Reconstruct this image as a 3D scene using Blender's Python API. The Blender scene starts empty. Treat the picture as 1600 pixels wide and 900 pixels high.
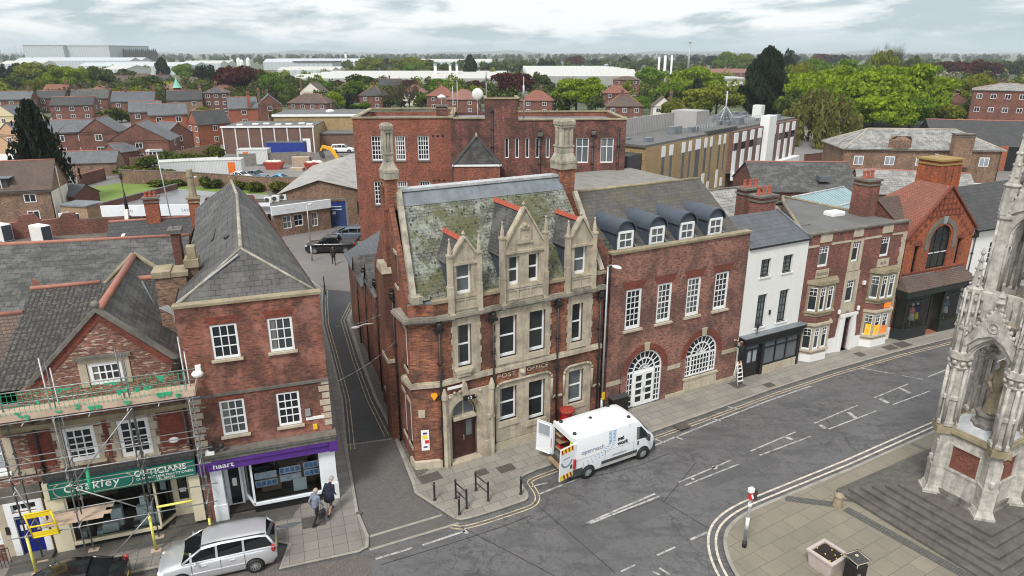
import bpy,math,random
import numpy as np
from mathutils import Vector,Matrix
from mathutils.geometry import tessellate_polygon
R=math.radians
random.seed(7)
S=bpy.context.scene
COL=S.collection
# ------------------------------------------------------------------ camera, sky, sun, exposure
FPX,PITCH,CAMH=1067.0,math.atan(367/1067.0),20.0
cam_d=bpy.data.cameras.new("camera")
cam=bpy.data.objects.new("camera",cam_d)
COL.objects.link(cam)
cam_d.sensor_width=36.0
cam_d.lens=36.0*FPX/1600.0
cam_d.clip_start,cam_d.clip_end=0.5,40000
cam.location=(0,0,CAMH)
cam.rotation_euler=(R(90)-PITCH,0,0)
S.camera=cam
SUN_EL,SUN_AZ=52,205
sd=bpy.data.lights.new("sun",'SUN')
sd.energy=1.5
sd.angle=R(14)
sd.color=(1.0,0.97,0.92)
sun=bpy.data.objects.new("sun",sd)
COL.objects.link(sun)
_d=Vector((math.sin(R(SUN_AZ))*math.cos(R(SUN_EL)),math.cos(R(SUN_AZ))*math.cos(R(SUN_EL)),math.sin(R(SUN_EL))))
sun.rotation_euler=_d.to_track_quat('Z','Y').to_euler()
W=bpy.data.worlds.new("World")
S.world=W
W.use_nodes=True
wt=W.node_tree
wt.nodes.clear()
class NT:
 """short-hand for building node trees"""
 def __init__(s,t):s.t=t
 def n(s,typ,inp=None,**kw):
  nd=s.t.nodes.new(typ)
  for k,v in kw.items():setattr(nd,k,v)
  for k,v in (inp or {}).items():s.set(nd.inputs[k],v)
  return nd
 def set(s,sock,v):
  if isinstance(v,bpy.types.NodeSocket):s.t.links.new(v,sock)
  else:
   if sock.type == 'RGBA' and len(v) == 3:v=(*v,1)
   sock.default_value=v
 def m(s,op,a,b=0.5,c=0.5):
  nd=s.t.nodes.new('ShaderNodeMath'); nd.operation=op
  for i,v in enumerate((a,b,c)):s.set(nd.inputs[i],v)
  return nd.outputs[0]
 def ramp(s,v,a,b,lo=0.0,hi=1.0):
  nd=s.n('ShaderNodeMapRange',{0:v,1:a,2:b,3:lo,4:hi}); return nd.outputs[0]
 def mix(s,f,a,b,mode='MIX'):
  nd=s.t.nodes.new('ShaderNodeMix'); nd.data_type='RGBA'; nd.blend_type=mode
  s.set(nd.inputs[0],f); s.set(nd.inputs[6],a); s.set(nd.inputs[7],b)
  return nd.outputs[2]
 def noise(s,vec,scale,detail=4,rough=0.55,dist=0.0):
  nd=s.n('ShaderNodeTexNoise',{'Scale':scale,'Detail':detail,'Roughness':rough,'Distortion':dist})
  if vec is not None:s.set(nd.inputs['Vector'],vec)
  return nd.outputs['Fac']
w=NT(wt)
wo=w.n('ShaderNodeOutputWorld')
bg=w.n('ShaderNodeBackground',{'Strength':0.058})
sky=w.n('ShaderNodeTexSky',sky_type='NISHITA')
sky.sun_disc=False
sky.sun_elevation=R(SUN_EL)
sky.sun_rotation=R(SUN_AZ)
sky.air_density,sky.dust_density=1.0,2.0
tcw=w.n('ShaderNodeTexCoord').outputs['Generated']
mpw=w.n('ShaderNodeMapping',{'Vector':tcw,'Scale':(7.5,7.5,34)}).outputs[0]
n1=w.noise(mpw,1.0,7,0.6,0.4)
mpw2=w.n('ShaderNodeMapping',{'Vector':tcw,'Scale':(2.6,2.6,17),'Location':(3,1,0.35)}).outputs[0]
n2=w.noise(mpw2,1.0,5,0.55,0.3)
zz=w.n('ShaderNodeSeparateXYZ',{0:tcw}).outputs[2]
cl=w.mix(w.ramp(n1,0.44,0.6),(4.5,5.4,5.8),(6.6,7.3,7.6))
cl=w.mix(w.ramp(w.m('ADD',w.m('ADD',w.m('MULTIPLY',n1,0.45),w.m('MULTIPLY',n2,0.65)),w.m('MULTIPLY',zz,1.3)),0.585,0.665),cl,(8.6,8.9,9.0))
cl=w.mix(w.ramp(zz,0.0,0.03,0.85,0.0),cl,(5.3,6.5,7.1))
cl=w.mix(0.1,cl,sky.outputs[0])
w.set(bg.inputs['Color'],cl)
wt.links.new(bg.outputs[0],wo.inputs[0])
S.view_settings.view_transform='Standard'
S.view_settings.look='None'
S.view_settings.exposure=1.1
S.view_settings.gamma=1.0
S.view_settings.use_curve_mapping=False
S.cycles.max_bounces=6
S.cycles.diffuse_bounces=3
S.cycles.transparent_max_bounces=12
S.cycles.use_denoising=True
S.cycles.filter_width=1.1
# ------------------------------------------------------------------ frames and measuring
def P(px,py,z=0.0):
 """world point at height z whose direction was measured in the photograph"""
 dx,dy=px-800,450-py
 c,s=math.cos(PITCH),math.sin(PITCH)
 r=Vector((dx,FPX*c+dy*s,-FPX*s+dy*c))
 return Vector((0,0,CAMH))+r*((z-CAMH)/r.z)
# ------------------------------------------------------------------ mesh builder
class MB:
 def __init__(s):
  s.v,s.f,s.m,s.sm=[],[],[],[]
  s.c=0; s.M=None
 def add(s,pts):
  i=len(s.v)
  if s.M is None:s.v += [tuple(p) for p in pts]
  else:s.v += [tuple(s.M@Vector(p)) for p in pts]
  return i
 def poly(s,idx,sm=False):s.f.append(tuple(idx)); s.m.append(s.c); s.sm.append(sm)
 def face(s,*pts):
  i=s.add(pts); s.poly(range(i,i+len(pts)))
 def box(s,x0,x1,y0,y1,z0,z1):
  i=s.add([(x0,y0,z0),(x1,y0,z0),(x1,y1,z0),(x0,y1,z0),(x0,y0,z1),(x1,y0,z1),(x1,y1,z1),(x0,y1,z1)])
  for q in ((0,3,2,1),(4,5,6,7),(0,1,5,4),(1,2,6,5),(2,3,7,6),(3,0,4,7)):s.poly([i+k for k in q])
  return s
 def rbox(s,x0,x1,y0,y1,z0,z1,b=0.03):
  """box with chamfered vertical and top edges"""
  def ring(o,z):return [(x0+o+b,y0+o,z),(x1-o-b,y0+o,z),(x1-o,y0+o+b,z),(x1-o,y1-o-b,z),(x1-o-b,y1-o,z),(x0+o+b,y1-o,z),(x0+o,y1-o-b,z),(x0+o,y0+o+b,z)]
  i=s.add(ring(0,z0)+ring(0,z1-b)+ring(b,z1))
  for l in (0,8):
   for k in range(8):s.poly((i+l+k,i+l+(k+1)%8,i+l+8+(k+1)%8,i+l+8+k))
  s.poly([i+16+k for k in range(8)]); s.poly([i+7-k for k in range(8)])
  return s
 def prism(s,pl,y0,y1):
  """polygon given in (x,z), extruded along y"""
  n=len(pl); i=s.add([(x,y0,z) for x,z in pl]+[(x,y1,z) for x,z in pl])
  s.poly([i+k for k in range(n)]); s.poly([i+n+n-1-k for k in range(n)])
  for k in range(n):s.poly((i+k,i+n+k,i+n+(k+1)%n,i+(k+1)%n))
  return s
 def slab(s,pl,z0,z1):
  """polygon given in (x,y), extruded along z; tessellated so it may be concave"""
  n=len(pl)
  i=s.add([(x,y,z1) for x,y in pl]+[(x,y,z0) for x,y in pl])
  for t in tessellate_polygon([[Vector((x,y,0)) for x,y in pl]]):s.poly([i+k for k in t])
  for k in range(n):s.poly((i+n+k,i+n+(k+1)%n,i+(k+1)%n,i+k))
  return s
 def sheet(s,pl,z):
  i=s.add([(x,y,z) for x,y in pl])
  for t in tessellate_polygon([[Vector((x,y,0)) for x,y in pl]]):s.poly([i+k for k in t])
  return s
 def plate(s,out,holes,y0,y1,edge=True):
  """wall in the xz plane with holes: front face at y0, reveals back to y1"""
  loops=[out]+list(holes)
  allp=[p for l in loops for p in l]
  i=s.add([(x,y0,z) for x,z in allp])
  for t in tessellate_polygon([[Vector((x,z,0)) for x,z in l] for l in loops]):s.poly([i+k for k in t])
  for j,l in enumerate(loops):
   if j == 0 and not edge:continue
   n=len(l); a=s.add([(x,y0,z) for x,z in l]+[(x,y1,z) for x,z in l])
   for k in range(n):s.poly((a+k,a+(k+1)%n,a+n+(k+1)%n,a+n+k))
  return s
 def cyl(s,p0,p1,r0,r1=None,n=8,cap=True,sm=True):
  r1=r0 if r1 is None else r1
  p0,p1=Vector(p0),Vector(p1)
  d=(p1-p0).normalized()
  a=d.orthogonal().normalized(); b=d.cross(a)
  ring=[(math.cos(2*math.pi*k/n),math.sin(2*math.pi*k/n)) for k in range(n)]
  i=s.add([p0+(a*c+b*t)*r0 for c,t in ring]+[p1+(a*c+b*t)*r1 for c,t in ring])
  for k in range(n):s.poly((i+k,i+(k+1)%n,i+n+(k+1)%n,i+n+k),sm)
  if cap:
   s.poly([i+n-1-k for k in range(n)]); s.poly([i+n+k for k in range(n)])
  return s
 def tube(s,pts,r,n=6):
  for a,b in zip(pts,pts[1:]):s.cyl(a,b,r,r,n)
  return s
 def lathe(s,prof,cx=0,cy=0,n=12,sm=False,rot=0.0):
  i=len(s.v)
  for r,z in prof:s.add([(cx+r*math.cos(2*math.pi*k/n+rot),cy+r*math.sin(2*math.pi*k/n+rot),z) for k in range(n)])
  for j in range(len(prof)-1):
   for k in range(n):s.poly((i+j*n+k,i+j*n+(k+1)%n,i+(j+1)*n+(k+1)%n,i+(j+1)*n+k),sm)
  s.poly([i+(len(prof)-1)*n+k for k in range(n)]); s.poly([i+n-1-k for k in range(n)])
  return s
 def ball(s,c,r,n=10,sq=(1,1,1)):
  i=len(s.v); m=n//2
  for j in range(m+1):
   t=math.pi*j/m
   s.add([(c[0]+r*sq[0]*math.sin(t)*math.cos(2*math.pi*k/n),c[1]+r*sq[1]*math.sin(t)*math.sin(2*math.pi*k/n),c[2]+r*sq[2]*math.cos(t)) for k in range(n)])
  for j in range(m):
   for k in range(n):s.poly((i+j*n+k,i+(j+1)*n+k,i+(j+1)*n+(k+1)%n,i+j*n+(k+1)%n),True)
  return s
 def grid(s,rows,sm=True,close=False):
  """rows of points -> quads"""
  n=len(rows[0]); i=len(s.v)
  for r in rows:s.add(r)
  for j in range(len(rows)-1):
   for k in range(n if close else n-1):s.poly((i+j*n+k,i+j*n+(k+1)%n,i+(j+1)*n+(k+1)%n,i+(j+1)*n+k),sm)
  return s
 def build(s,name,mats,parent=None,loc=None,rz=None,split=None):
  if split is not None:
   par=list(range(len(s.v)))
   def fd(a):
    while par[a] != a:par[a]=par[par[a]]; a=par[a]
    return a
   for f in s.f:
    for k in f[1:]:par[fd(k)]=fd(f[0])
   bb={}
   for i,v in enumerate(s.v):
    b=bb.setdefault(fd(i),[list(v),list(v)])
    for k in range(3):b[0][k]=min(b[0][k],v[k]); b[1][k]=max(b[1][k],v[k])
   gs=[[{r},b] for r,b in bb.items()]
   again=True
   while again:
    again=False
    for i in range(len(gs)):
     for j in range(len(gs)-1,i,-1):
      a,b=gs[i][1],gs[j][1]
      if all(a[0][k] <= b[1][k]+split and b[0][k] <= a[1][k]+split for k in range(3)):
       gs[i][0]|=gs[j][0]; gs[i][1]=[[min(a[0][k],b[0][k]) for k in range(3)],[max(a[1][k],b[1][k]) for k in range(3)]]
       gs.pop(j); again=True
   out=[]
   for rs,_ in gs:
    q=MB(); mp={}
    for f,m,sm in zip(s.f,s.m,s.sm):
     if fd(f[0]) in rs:
      for k in f:
       if k not in mp:mp[k]=len(q.v); q.v.append(s.v[k])
      q.f.append(tuple(mp[k] for k in f)); q.m.append(m); q.sm.append(sm)
    if q.f:out.append(q.build(name,mats,parent,loc,rz))
   return out[0]
  me=bpy.data.meshes.new(name)
  me.from_pydata(s.v,[],s.f)
  if not isinstance(mats,(list,tuple)):mats=[mats]
  for m in mats:me.materials.append(M[m] if isinstance(m,str) else m)
  if len(mats) > 1:me.polygons.foreach_set('material_index',s.m)
  me.polygons.foreach_set('use_smooth',s.sm)
  me.update()
  o=bpy.data.objects.new(name,me)
  COL.objects.link(o)
  if parent is not None:o.parent=parent
  if loc is not None:o.location=loc
  if rz is not None:o.rotation_euler=(0,0,rz)
  return o
def tag(o,label=None,cat=None,group=None,kind=None):
 if label:o['label']=label
 if cat:o['category']=cat
 if group:o['group']=group
 if kind:o['kind']=kind
 return o
def thing(name,label,cat,loc=(0,0,0),rz=0.0,group=None):
 o=bpy.data.objects.new(name,None)
 o.empty_display_size=0.3
 COL.objects.link(o)
 o.location=loc; o.rotation_euler=(0,0,rz)
 return tag(o,label,cat,group)
def struct(o):o['kind']='structure'; return o
def notch(x0,x1,z0,z1,h):
 """wall outline with an opening cut up from its foot"""
 return [(x0,z0),(h[0][0],z0)]+h[:1:-1]+[(h[1][0],z0),(x1,z0),(x1,z1),(x0,z1)]
def rect(x0,x1,z0,z1):return [(x0,z0),(x1,z0),(x1,z1),(x0,z1)]
def arch(x0,x1,z0,zs,rise=None,n=14):
 """opening with a round (or flattened) head"""
 c,h=(x0+x1)/2,(x1-x0)/2
 rise=h if rise is None else rise
 return [(x0,z0),(x1,z0)]+[(c+h*math.cos(math.pi*k/n),zs+rise*math.sin(math.pi*k/n)) for k in range(n+1)]
def gothic(x0,x1,z0,zs,rise,n=7):
 """opening with a pointed head"""
 c,h=(x0+x1)/2,(x1-x0)/2
 rt=[(c+h*math.cos(t),zs+rise*math.sin(t)**0.85) for t in [math.pi/2*k/n for k in range(n+1)]]
 rt=[(c+h*(1-(k/n)**1.8),zs+rise*(k/n)) for k in range(n+1)]
 return [(x0,z0),(x1,z0)]+rt+[(2*c-x,z) for x,z in rt[-2::-1]]
def text(name,body,size,parent,loc,rot=(R(90),0,0),mat='white_paint',align='LEFT',sx=1.0,ex=0.006,shear=0.0,spacing=1.0,off=0.0):
 cu=bpy.data.curves.new(name,'FONT')
 cu.body=body; cu.size=size; cu.extrude=ex; cu.align_x=align; cu.shear=shear; cu.space_character=spacing; cu.offset=off
 cu.resolution_u=3
 cu.materials.append(M[mat])
 c=bpy.data.objects.new('tmp',cu); COL.objects.link(c)
 me=bpy.data.meshes.new_from_object(c.evaluated_get(bpy.context.evaluated_depsgraph_get()))
 bpy.data.objects.remove(c)
 o=bpy.data.objects.new(name,me)
 COL.objects.link(o)
 o.parent=parent; o.location=loc; o.rotation_euler=rot; o.scale=(sx,1,1)
 return o
# ------------------------------------------------------------------ materials
M={}
def newmat(name):
 m=bpy.data.materials.new(name); m.use_nodes=True
 t=NT(m.node_tree)
 b=m.node_tree.nodes['Principled BSDF']
 M[name]=m
 return m,t,b
def objco(t):return t.n('ShaderNodeTexCoord').outputs['Object']
def wallco(t,vs=1.0):
 """u along the wall or along the contour of a roof slope, v up"""
 tc=t.n('ShaderNodeTexCoord')
 p=t.n('ShaderNodeSeparateXYZ',{0:tc.outputs['Object']}).outputs
 n=t.n('ShaderNodeSeparateXYZ',{0:tc.outputs['Normal']}).outputs
 a,b=t.m('ABSOLUTE',n[0]),t.m('ABSOLUTE',n[1])
 u=t.m('DIVIDE',t.m('ADD',t.m('MULTIPLY',p[0],b),t.m('MULTIPLY',p[1],a)),t.m('ADD',t.m('ADD',a,b),0.001))
 return t.n('ShaderNodeCombineXYZ',{0:u,1:t.m('MULTIPLY',p[2],vs),2:0.0}).outputs[0],tc.outputs['Object'],p
def bump(t,b,h,s=0.3,d=0.02):
 bp=t.n('ShaderNodeBump',{'Strength':s,'Distance':d,'Height':h})
 t.set(b.inputs['Normal'],bp.outputs[0])
def plain(name,col,rough=0.6,var=0.12,scale=1.5,metal=0.0,spec=None,emit=None,estr=0.0,coat=0.0):
 """a painted or cast surface with a little dirt and unevenness"""
 m,t,b=newmat(name)
 co=objco(t)
 f=t.noise(co,scale,5,0.6)
 lo=tuple(c*(1-var) for c in col); hi=tuple(min(1,c*(1+var)) for c in col)
 t.set(b.inputs['Base Color'],t.mix(t.ramp(f,0.3,0.7),lo,hi))
 b.inputs['Roughness'].default_value=rough; b.inputs['Metallic'].default_value=metal
 if spec is not None:b.inputs['Specular IOR Level'].default_value=spec
 if coat:b.inputs['Coat Weight'].default_value=coat; b.inputs['Coat Roughness'].default_value=0.08
 if emit:b.inputs['Emission Color'].default_value=(*emit,1); b.inputs['Emission Strength'].default_value=estr
 return m
def brick(name,c1,c2,mortar,dark=(0.05,0.03,0.025),dk=0.5,bloom=0.0,bcol=(0.5,0.38,0.33),pale=0.0,streak=0.4,bs=1.0):
 m,t,b=newmat(name)
 uv,co,p=wallco(t)
 bk=t.n('ShaderNodeTexBrick',{'Vector':uv,'Color1':c1,'Color2':c2,'Mortar':mortar,'Scale':1.0,'Mortar Size':0.006*bs,'Bias':0.0,'Brick Width':0.225*bs,'Row Height':0.075*bs})
 mp=t.n('ShaderNodeMapping',{'Vector':uv,'Scale':(4.4/bs,13.3/bs,1)}).outputs[0]
 wn=t.noise(mp,0.9,2,0.7)
 c=t.mix(t.ramp(wn,0.5,0.62),bk.outputs['Color'],t.mix(0.75,bk.outputs['Color'],dark))
 if pale:c=t.mix(t.m('MULTIPLY',t.ramp(t.noise(mp,0.8,1),0.56,0.66),pale),c,bcol)
 big=t.noise(co,0.45,8,0.68,0.3)
 c=t.mix(t.ramp(big,0.45,0.57,0,dk),c,dark)
 sv=t.n('ShaderNodeMapping',{'Vector':co,'Scale':(2.2,2.2,0.18)}).outputs[0]
 c=t.mix(t.ramp(t.noise(sv,1.0,5,.65),0.48,0.68,0,streak),c,dark)
 if bloom:c=t.mix(t.ramp(t.noise(co,0.7,8,0.7),0.5,0.59,0,bloom),c,bcol)
 t.set(b.inputs['Base Color'],c)
 b.inputs['Roughness'].default_value=0.9
 bump(t,b,t.m('SUBTRACT',1.0,bk.outputs['Fac']),0.5,0.012)
 return m
def slate(name,c1,c2,w=0.3,h=0.2,line=(0.02,0.02,0.02),moss=0.0,mcol=(0.05,0.06,0.015),lich=0.0,lcol=(0.35,0.36,0.3),holes=0.0,dk=0.35,ms=0.012,vs=1.3,rough=0.75,dcol=(0.03,0.03,0.03),mf=0):
 m,t,b=newmat(name)
 uv,co,p=wallco(t,vs)
 wob=t.n('ShaderNodeVectorMath',{0:uv,1:t.n('ShaderNodeVectorMath',{0:t.n('ShaderNodeTexNoise',{'Vector':co,'Scale':1.5}).outputs['Color'],1:(0.05,0.04,0)},operation='MULTIPLY').outputs[0]},operation='ADD').outputs[0]
 bk=t.n('ShaderNodeTexBrick',{'Vector':wob,'Color1':c1,'Color2':c2,'Mortar':line,'Scale':1.0,'Mortar Size':ms,'Mortar Smooth':0.3,'Brick Width':w,'Row Height':h})
 c=bk.outputs['Color']
 big=t.noise(co,0.5,8,0.7)
 c=t.mix(t.ramp(big,0.45,0.59,0,dk),c,dcol)
 fine=t.noise(co,7.0,4,0.7)
 c=t.mix(t.ramp(fine,0.35,0.7,0.25,0.0),c,(0.02,0.02,0.02))
 if lich:c=t.mix(t.ramp(t.noise(co,1.1,9,0.72),0.48,0.57,0,lich),c,lcol)
 if mf:
  ms_=t.noise(co,2.6,10,0.78,.3)
  c=t.mix(t.m('MULTIPLY',t.ramp(t.m('ADD',t.m('MULTIPLY',t.noise(co,.6,3),.6),t.m('MULTIPLY',ms_,.6)),.59,.68),moss),c,mcol)
  c=t.mix(t.ramp(t.noise(co,5.5,5,.75),.53,.6,0,.7),c,(.035,.038,.02))
 elif moss:c=t.mix(t.ramp(t.m('ADD',t.noise(co,0.75,8,0.7),t.m('MULTIPLY',t.m('SUBTRACT',t.noise(co,4.0,3),0.5),0.25)),0.5,0.58,0,moss),c,mcol)
 if holes:
  v=t.n('ShaderNodeTexVoronoi',{'Vector':t.n('ShaderNodeMapping',{'Vector':uv,'Scale':(3.2,2.4,1)}).outputs[0],'Scale':1.0,'Randomness':1.0})
  c=t.mix(t.m('MULTIPLY',t.ramp(v.outputs['Distance'],0.16,0.24,1.0,0.0),holes),c,(0.02,0.022,0.012))
 t.set(b.inputs['Base Color'],c)
 b.inputs['Roughness'].default_value=rough
 bump(t,b,t.m('ADD',t.m('SUBTRACT',1.0,bk.outputs['Fac']),t.m('MULTIPLY',fine,0.4)),0.5,0.02)
 return m
def stone(name,col,dirt=(0.09,0.085,0.07),dk=0.5,rough=0.85,sc=0.9,streak=0.35,green=0.0):
 m,t,b=newmat(name)
 co=objco(t)
 f=t.noise(co,sc,8,0.68,0.2)
 c=t.mix(t.ramp(f,0.42,0.64,0,dk),col,dirt)
 sv=t.n('ShaderNodeMapping',{'Vector':co,'Scale':(3,3,0.3)}).outputs[0]
 c=t.mix(t.ramp(t.noise(sv,1.2,5,0.65),0.47,0.66,0,streak),c,dirt)
 fi=t.noise(co,9,5,0.7)
 c=t.mix(t.ramp(fi,0.3,0.75,0.22,0),c,dirt)
 if green:c=t.mix(t.ramp(t.noise(co,1.7,6,0.7),0.52,0.68,0,green),c,(0.17,0.15,0.05))
 t.set(b.inputs['Base Color'],c)
 b.inputs['Roughness'].default_value=rough
 bump(t,b,fi,0.25,0.02)
 return m
def paving(name,ang,w,h,c1,c2,line,dk=0.35,dirt=(0.09,0.085,0.075),off=0.5,ms=0.012,rough=0.85,moss=0.0):
 m,t,b=newmat(name)
 co=objco(t)
 uv=t.n('ShaderNodeMapping',{'Vector':co,'Rotation':(0,0,R(-ang))}).outputs[0]
 bk=t.n('ShaderNodeTexBrick',{'Vector':uv,'Color1':c1,'Color2':c2,'Mortar':line,'Scale':1.0,'Mortar Size':ms,'Mortar Smooth':0.2,'Brick Width':w,'Row Height':h},offset=off)
 f=t.noise(co,0.55,7,0.66,0.3)
 c=t.mix(t.ramp(f,0.42,0.72,0,dk),bk.outputs['Color'],dirt)
 g=t.noise(co,14,4,0.7)
 c=t.mix(t.ramp(g,0.3,0.7,0.25,0),c,dirt)
 sp=t.n('ShaderNodeTexVoronoi',{'Vector':co,'Scale':2.2})
 c=t.mix(t.ramp(sp.outputs['Distance'],0.035,0.06,0.5,0.0),c,(0.04,0.04,0.04))
 if moss:c=t.mix(t.ramp(t.noise(co,0.9,7,0.7),0.55,0.7,0,moss),c,(0.06,0.065,0.03))
 t.set(b.inputs['Base Color'],c)
 t.set(b.inputs['Roughness'],t.ramp(f,0.4,0.65,rough,rough-0.25))
 bump(t,b,t.m('SUBTRACT',g,bk.outputs['Fac']),0.3,0.01)
 return m
def asphalt(name,base,dark,crack=1.0,blot=1.0,rough=0.85):
 m,t,b=newmat(name)
 co=objco(t)
 g=t.noise(co,30,3,0.8)
 f=t.noise(co,0.22,5,0.6)
 c=t.mix(t.ramp(f,0.35,0.7),base,tuple(k*0.72 for k in base))
 c=t.mix(t.ramp(g,0.3,0.7,0.45,0.0),c,dark)
 med=t.noise(co,1.6,9,0.78,0.9)
 msk=t.ramp(t.noise(co,0.3,3,0.5),0.36,0.6)
 c=t.mix(t.m('MULTIPLY',t.m('MULTIPLY',t.ramp(med,0.515,0.555),msk),0.72*blot),c,dark)
 med2=t.noise(co,3.6,8,0.8,1.2)
 c=t.mix(t.m('MULTIPLY',t.ramp(med2,0.53,0.58),0.55*blot),c,dark)
 lay=t.n('ShaderNodeMapping',{'Vector':co,'Rotation':(0,0,R(-29)),'Scale':(0.35,1.3,1)}).outputs[0]
 c=t.mix(t.ramp(t.noise(lay,1.0,5,0.65),0.5,0.62,0,0.5*blot),c,dark)
 wv=t.n('ShaderNodeVectorMath',{0:co,1:t.n('ShaderNodeVectorMath',{0:t.n('ShaderNodeTexNoise',{'Vector':co,'Scale':0.9,'Detail':6.0}).outputs['Color'],1:(1.3,1.3,0)},operation='MULTIPLY').outputs[0]},operation='ADD').outputs[0]
 for sc,wd in ((0.1,0.0032),(0.3,0.007)):
  v=t.n('ShaderNodeTexVoronoi',{'Vector':wv,'Scale':sc},feature='DISTANCE_TO_EDGE')
  k=t.m('MULTIPLY',t.ramp(v.outputs['Distance'],wd*0.3,wd,0.38*crack,0),t.ramp(msk,0.1,0.5) if sc < 0.2 else t.ramp(msk,0.55,0.9))
  c=t.mix(k,c,(0.016,0.016,0.017))
 t.set(b.inputs['Base Color'],c)
 b.inputs['Roughness'].default_value=rough
 bump(t,b,g,0.35,0.01)
 return m
def glassmat(name,col,rough=0.06):
 m,t,b=newmat(name)
 co=objco(t)
 f=t.noise(co,0.6,3)
 c=t.mix(f,tuple(k*0.5 for k in col),tuple(k*1.5 for k in col))
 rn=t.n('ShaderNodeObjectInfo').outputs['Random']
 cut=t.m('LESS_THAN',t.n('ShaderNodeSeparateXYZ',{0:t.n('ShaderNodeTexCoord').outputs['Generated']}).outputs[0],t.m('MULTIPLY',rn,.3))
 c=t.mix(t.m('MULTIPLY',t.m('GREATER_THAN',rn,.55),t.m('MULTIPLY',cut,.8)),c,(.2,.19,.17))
 c=t.mix(t.m('MULTIPLY',t.m('POWER',rn,3.0),.35),c,(.16,.18,.19))  # random grey lift per pane, window reflection painted into the base colour
 t.set(b.inputs['Base Color'],c)
 b.inputs['Roughness'].default_value=rough
 b.inputs['IOR'].default_value=1.5
 return m
def leafmat(name,c1,c2,trans=0.25):
 m=bpy.data.materials.new(name); m.use_nodes=True
 t=NT(m.node_tree); m.node_tree.nodes.clear()
 M[name]=m
 out=t.n('ShaderNodeOutputMaterial')
 r=t.n('ShaderNodeNewGeometry').outputs['Random Per Island']
 oi=t.n('ShaderNodeObjectInfo').outputs['Random']
 co=objco(t)
 c=t.mix(t.ramp(t.m('ADD',t.m('MULTIPLY',r,0.55),t.m('MULTIPLY',t.noise(co,0.5,3),0.6)),0.25,0.9),c1,c2)
 c=t.mix(t.m('MULTIPLY',oi,0.25),c,tuple(k*0.55 for k in c1))
 d=t.n('ShaderNodeBsdfDiffuse',{'Color':c})
 tr=t.n('ShaderNodeBsdfTranslucent',{'Color':c})
 mx=t.n('ShaderNodeMixShader',{0:trans,1:d.outputs[0],2:tr.outputs[0]})
 t.t.links.new(mx.outputs[0],out.inputs[0])
 return m
def thinglass(name,tint=(0.9,0.95,0.95),refl=1.0):
 m=bpy.data.materials.new(name); m.use_nodes=True
 t=NT(m.node_tree); m.node_tree.nodes.clear(); M[name]=m
 out=t.n('ShaderNodeOutputMaterial')
 fr=t.n('ShaderNodeFresnel',{'IOR':1.5}).outputs[0]
 tr=t.n('ShaderNodeBsdfTransparent',{'Color':tint})
 gl=t.n('ShaderNodeBsdfGlossy',{'Color':(1,1,1),'Roughness':0.03})
 mx=t.n('ShaderNodeMixShader',{0:t.m('MULTIPLY',fr,refl),1:tr.outputs[0],2:gl.outputs[0]})
 t.t.links.new(mx.outputs[0],out.inputs[0])
def stripes(name,c1,c2,period,axis=0,duty=0.5,rough=0.7,var=0.25,brk=0):
 """standing seams, corrugations, boards"""
 m,t,b=newmat(name)
 co=objco(t)
 p=t.n('ShaderNodeSeparateXYZ',{0:co}).outputs[axis]
 fr=t.m('FRACT',t.m('DIVIDE',p,period))
 k=t.m('LESS_THAN',fr,duty)
 f=t.noise(co,0.8,6,0.65)
 c=t.mix(k,c1,c2)
 if brk:
  z_=t.m('FRACT',t.m('MULTIPLY',t.n('ShaderNodeSeparateXYZ',{0:co}).outputs[2],9.0))
  c=t.mix(t.m('MULTIPLY',t.m('LESS_THAN',z_,.3),.7),c,c1)
  c=t.mix(t.ramp(t.noise(co,4,6,.75),.44,.58,.0,.85),c,c1)
  c=t.mix(t.ramp(t.noise(co,6,5,.75),.55,.62,0,.5),c,(.2,.19,.165))
 c=t.mix(t.ramp(f,0.4,0.75,0,var),c,(0.08,0.08,0.07) if not brk else (.03,.03,.027))
 t.set(b.inputs['Base Color'],c); b.inputs['Roughness'].default_value=rough
 return m
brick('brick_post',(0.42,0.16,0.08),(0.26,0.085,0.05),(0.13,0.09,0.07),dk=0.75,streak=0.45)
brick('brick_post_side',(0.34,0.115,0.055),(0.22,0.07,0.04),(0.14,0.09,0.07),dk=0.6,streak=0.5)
brick('brick_hotel',(0.4,0.165,0.11),(0.24,0.095,0.07),(0.29,0.215,0.18),dark=(0.05,0.033,0.032),dk=0.6,pale=0.45,bcol=(0.4,0.22,0.16),streak=0.3)
brick('brick_corner',(0.34,0.12,0.072),(0.23,0.075,0.05),(0.18,0.115,0.095),dk=0.7,bloom=0.45,bcol=(0.42,0.2,0.16),streak=0.35)
brick('brick_gable',(0.34,0.13,0.085),(0.17,0.07,0.05),(0.3,0.24,0.2),dk=0.35,pale=0.85,bcol=(0.58,0.46,0.36),streak=0.2)
brick('brick_red_panel',(0.26,0.055,0.03),(0.2,0.042,0.026),(0.14,0.06,0.045),dk=0.3,streak=0.2)
brick('brick_inn',(0.32,0.11,0.08),(0.2,0.07,0.055),(0.19,0.125,0.11),dk=0.4,pale=0.2,bcol=(0.36,0.16,0.13),streak=0.25)
brick('brick_terracotta',(0.46,0.125,0.045),(0.38,0.095,0.035),(0.28,0.09,0.04),dk=0.3,streak=0.3)
brick('brick_exchange',(0.4,0.13,0.075),(0.26,0.08,0.052),(0.2,0.1,0.075),dk=0.35,streak=0.25)
brick('brick_exchange_dark',(0.3,0.09,0.066),(0.13,0.05,0.045),(0.17,0.12,0.1),dk=0.7,streak=0.55,pale=0.45,bcol=(0.42,0.2,0.16))
brick('brick_house',(0.27,0.1,0.067),(0.18,0.066,0.048),(0.19,0.13,0.11),dk=0.4,streak=0.15)
brick('brick_house_orange',(0.43,0.125,0.06),(0.35,0.095,0.045),(0.24,0.12,0.08),dk=0.2,streak=0.12)
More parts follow.
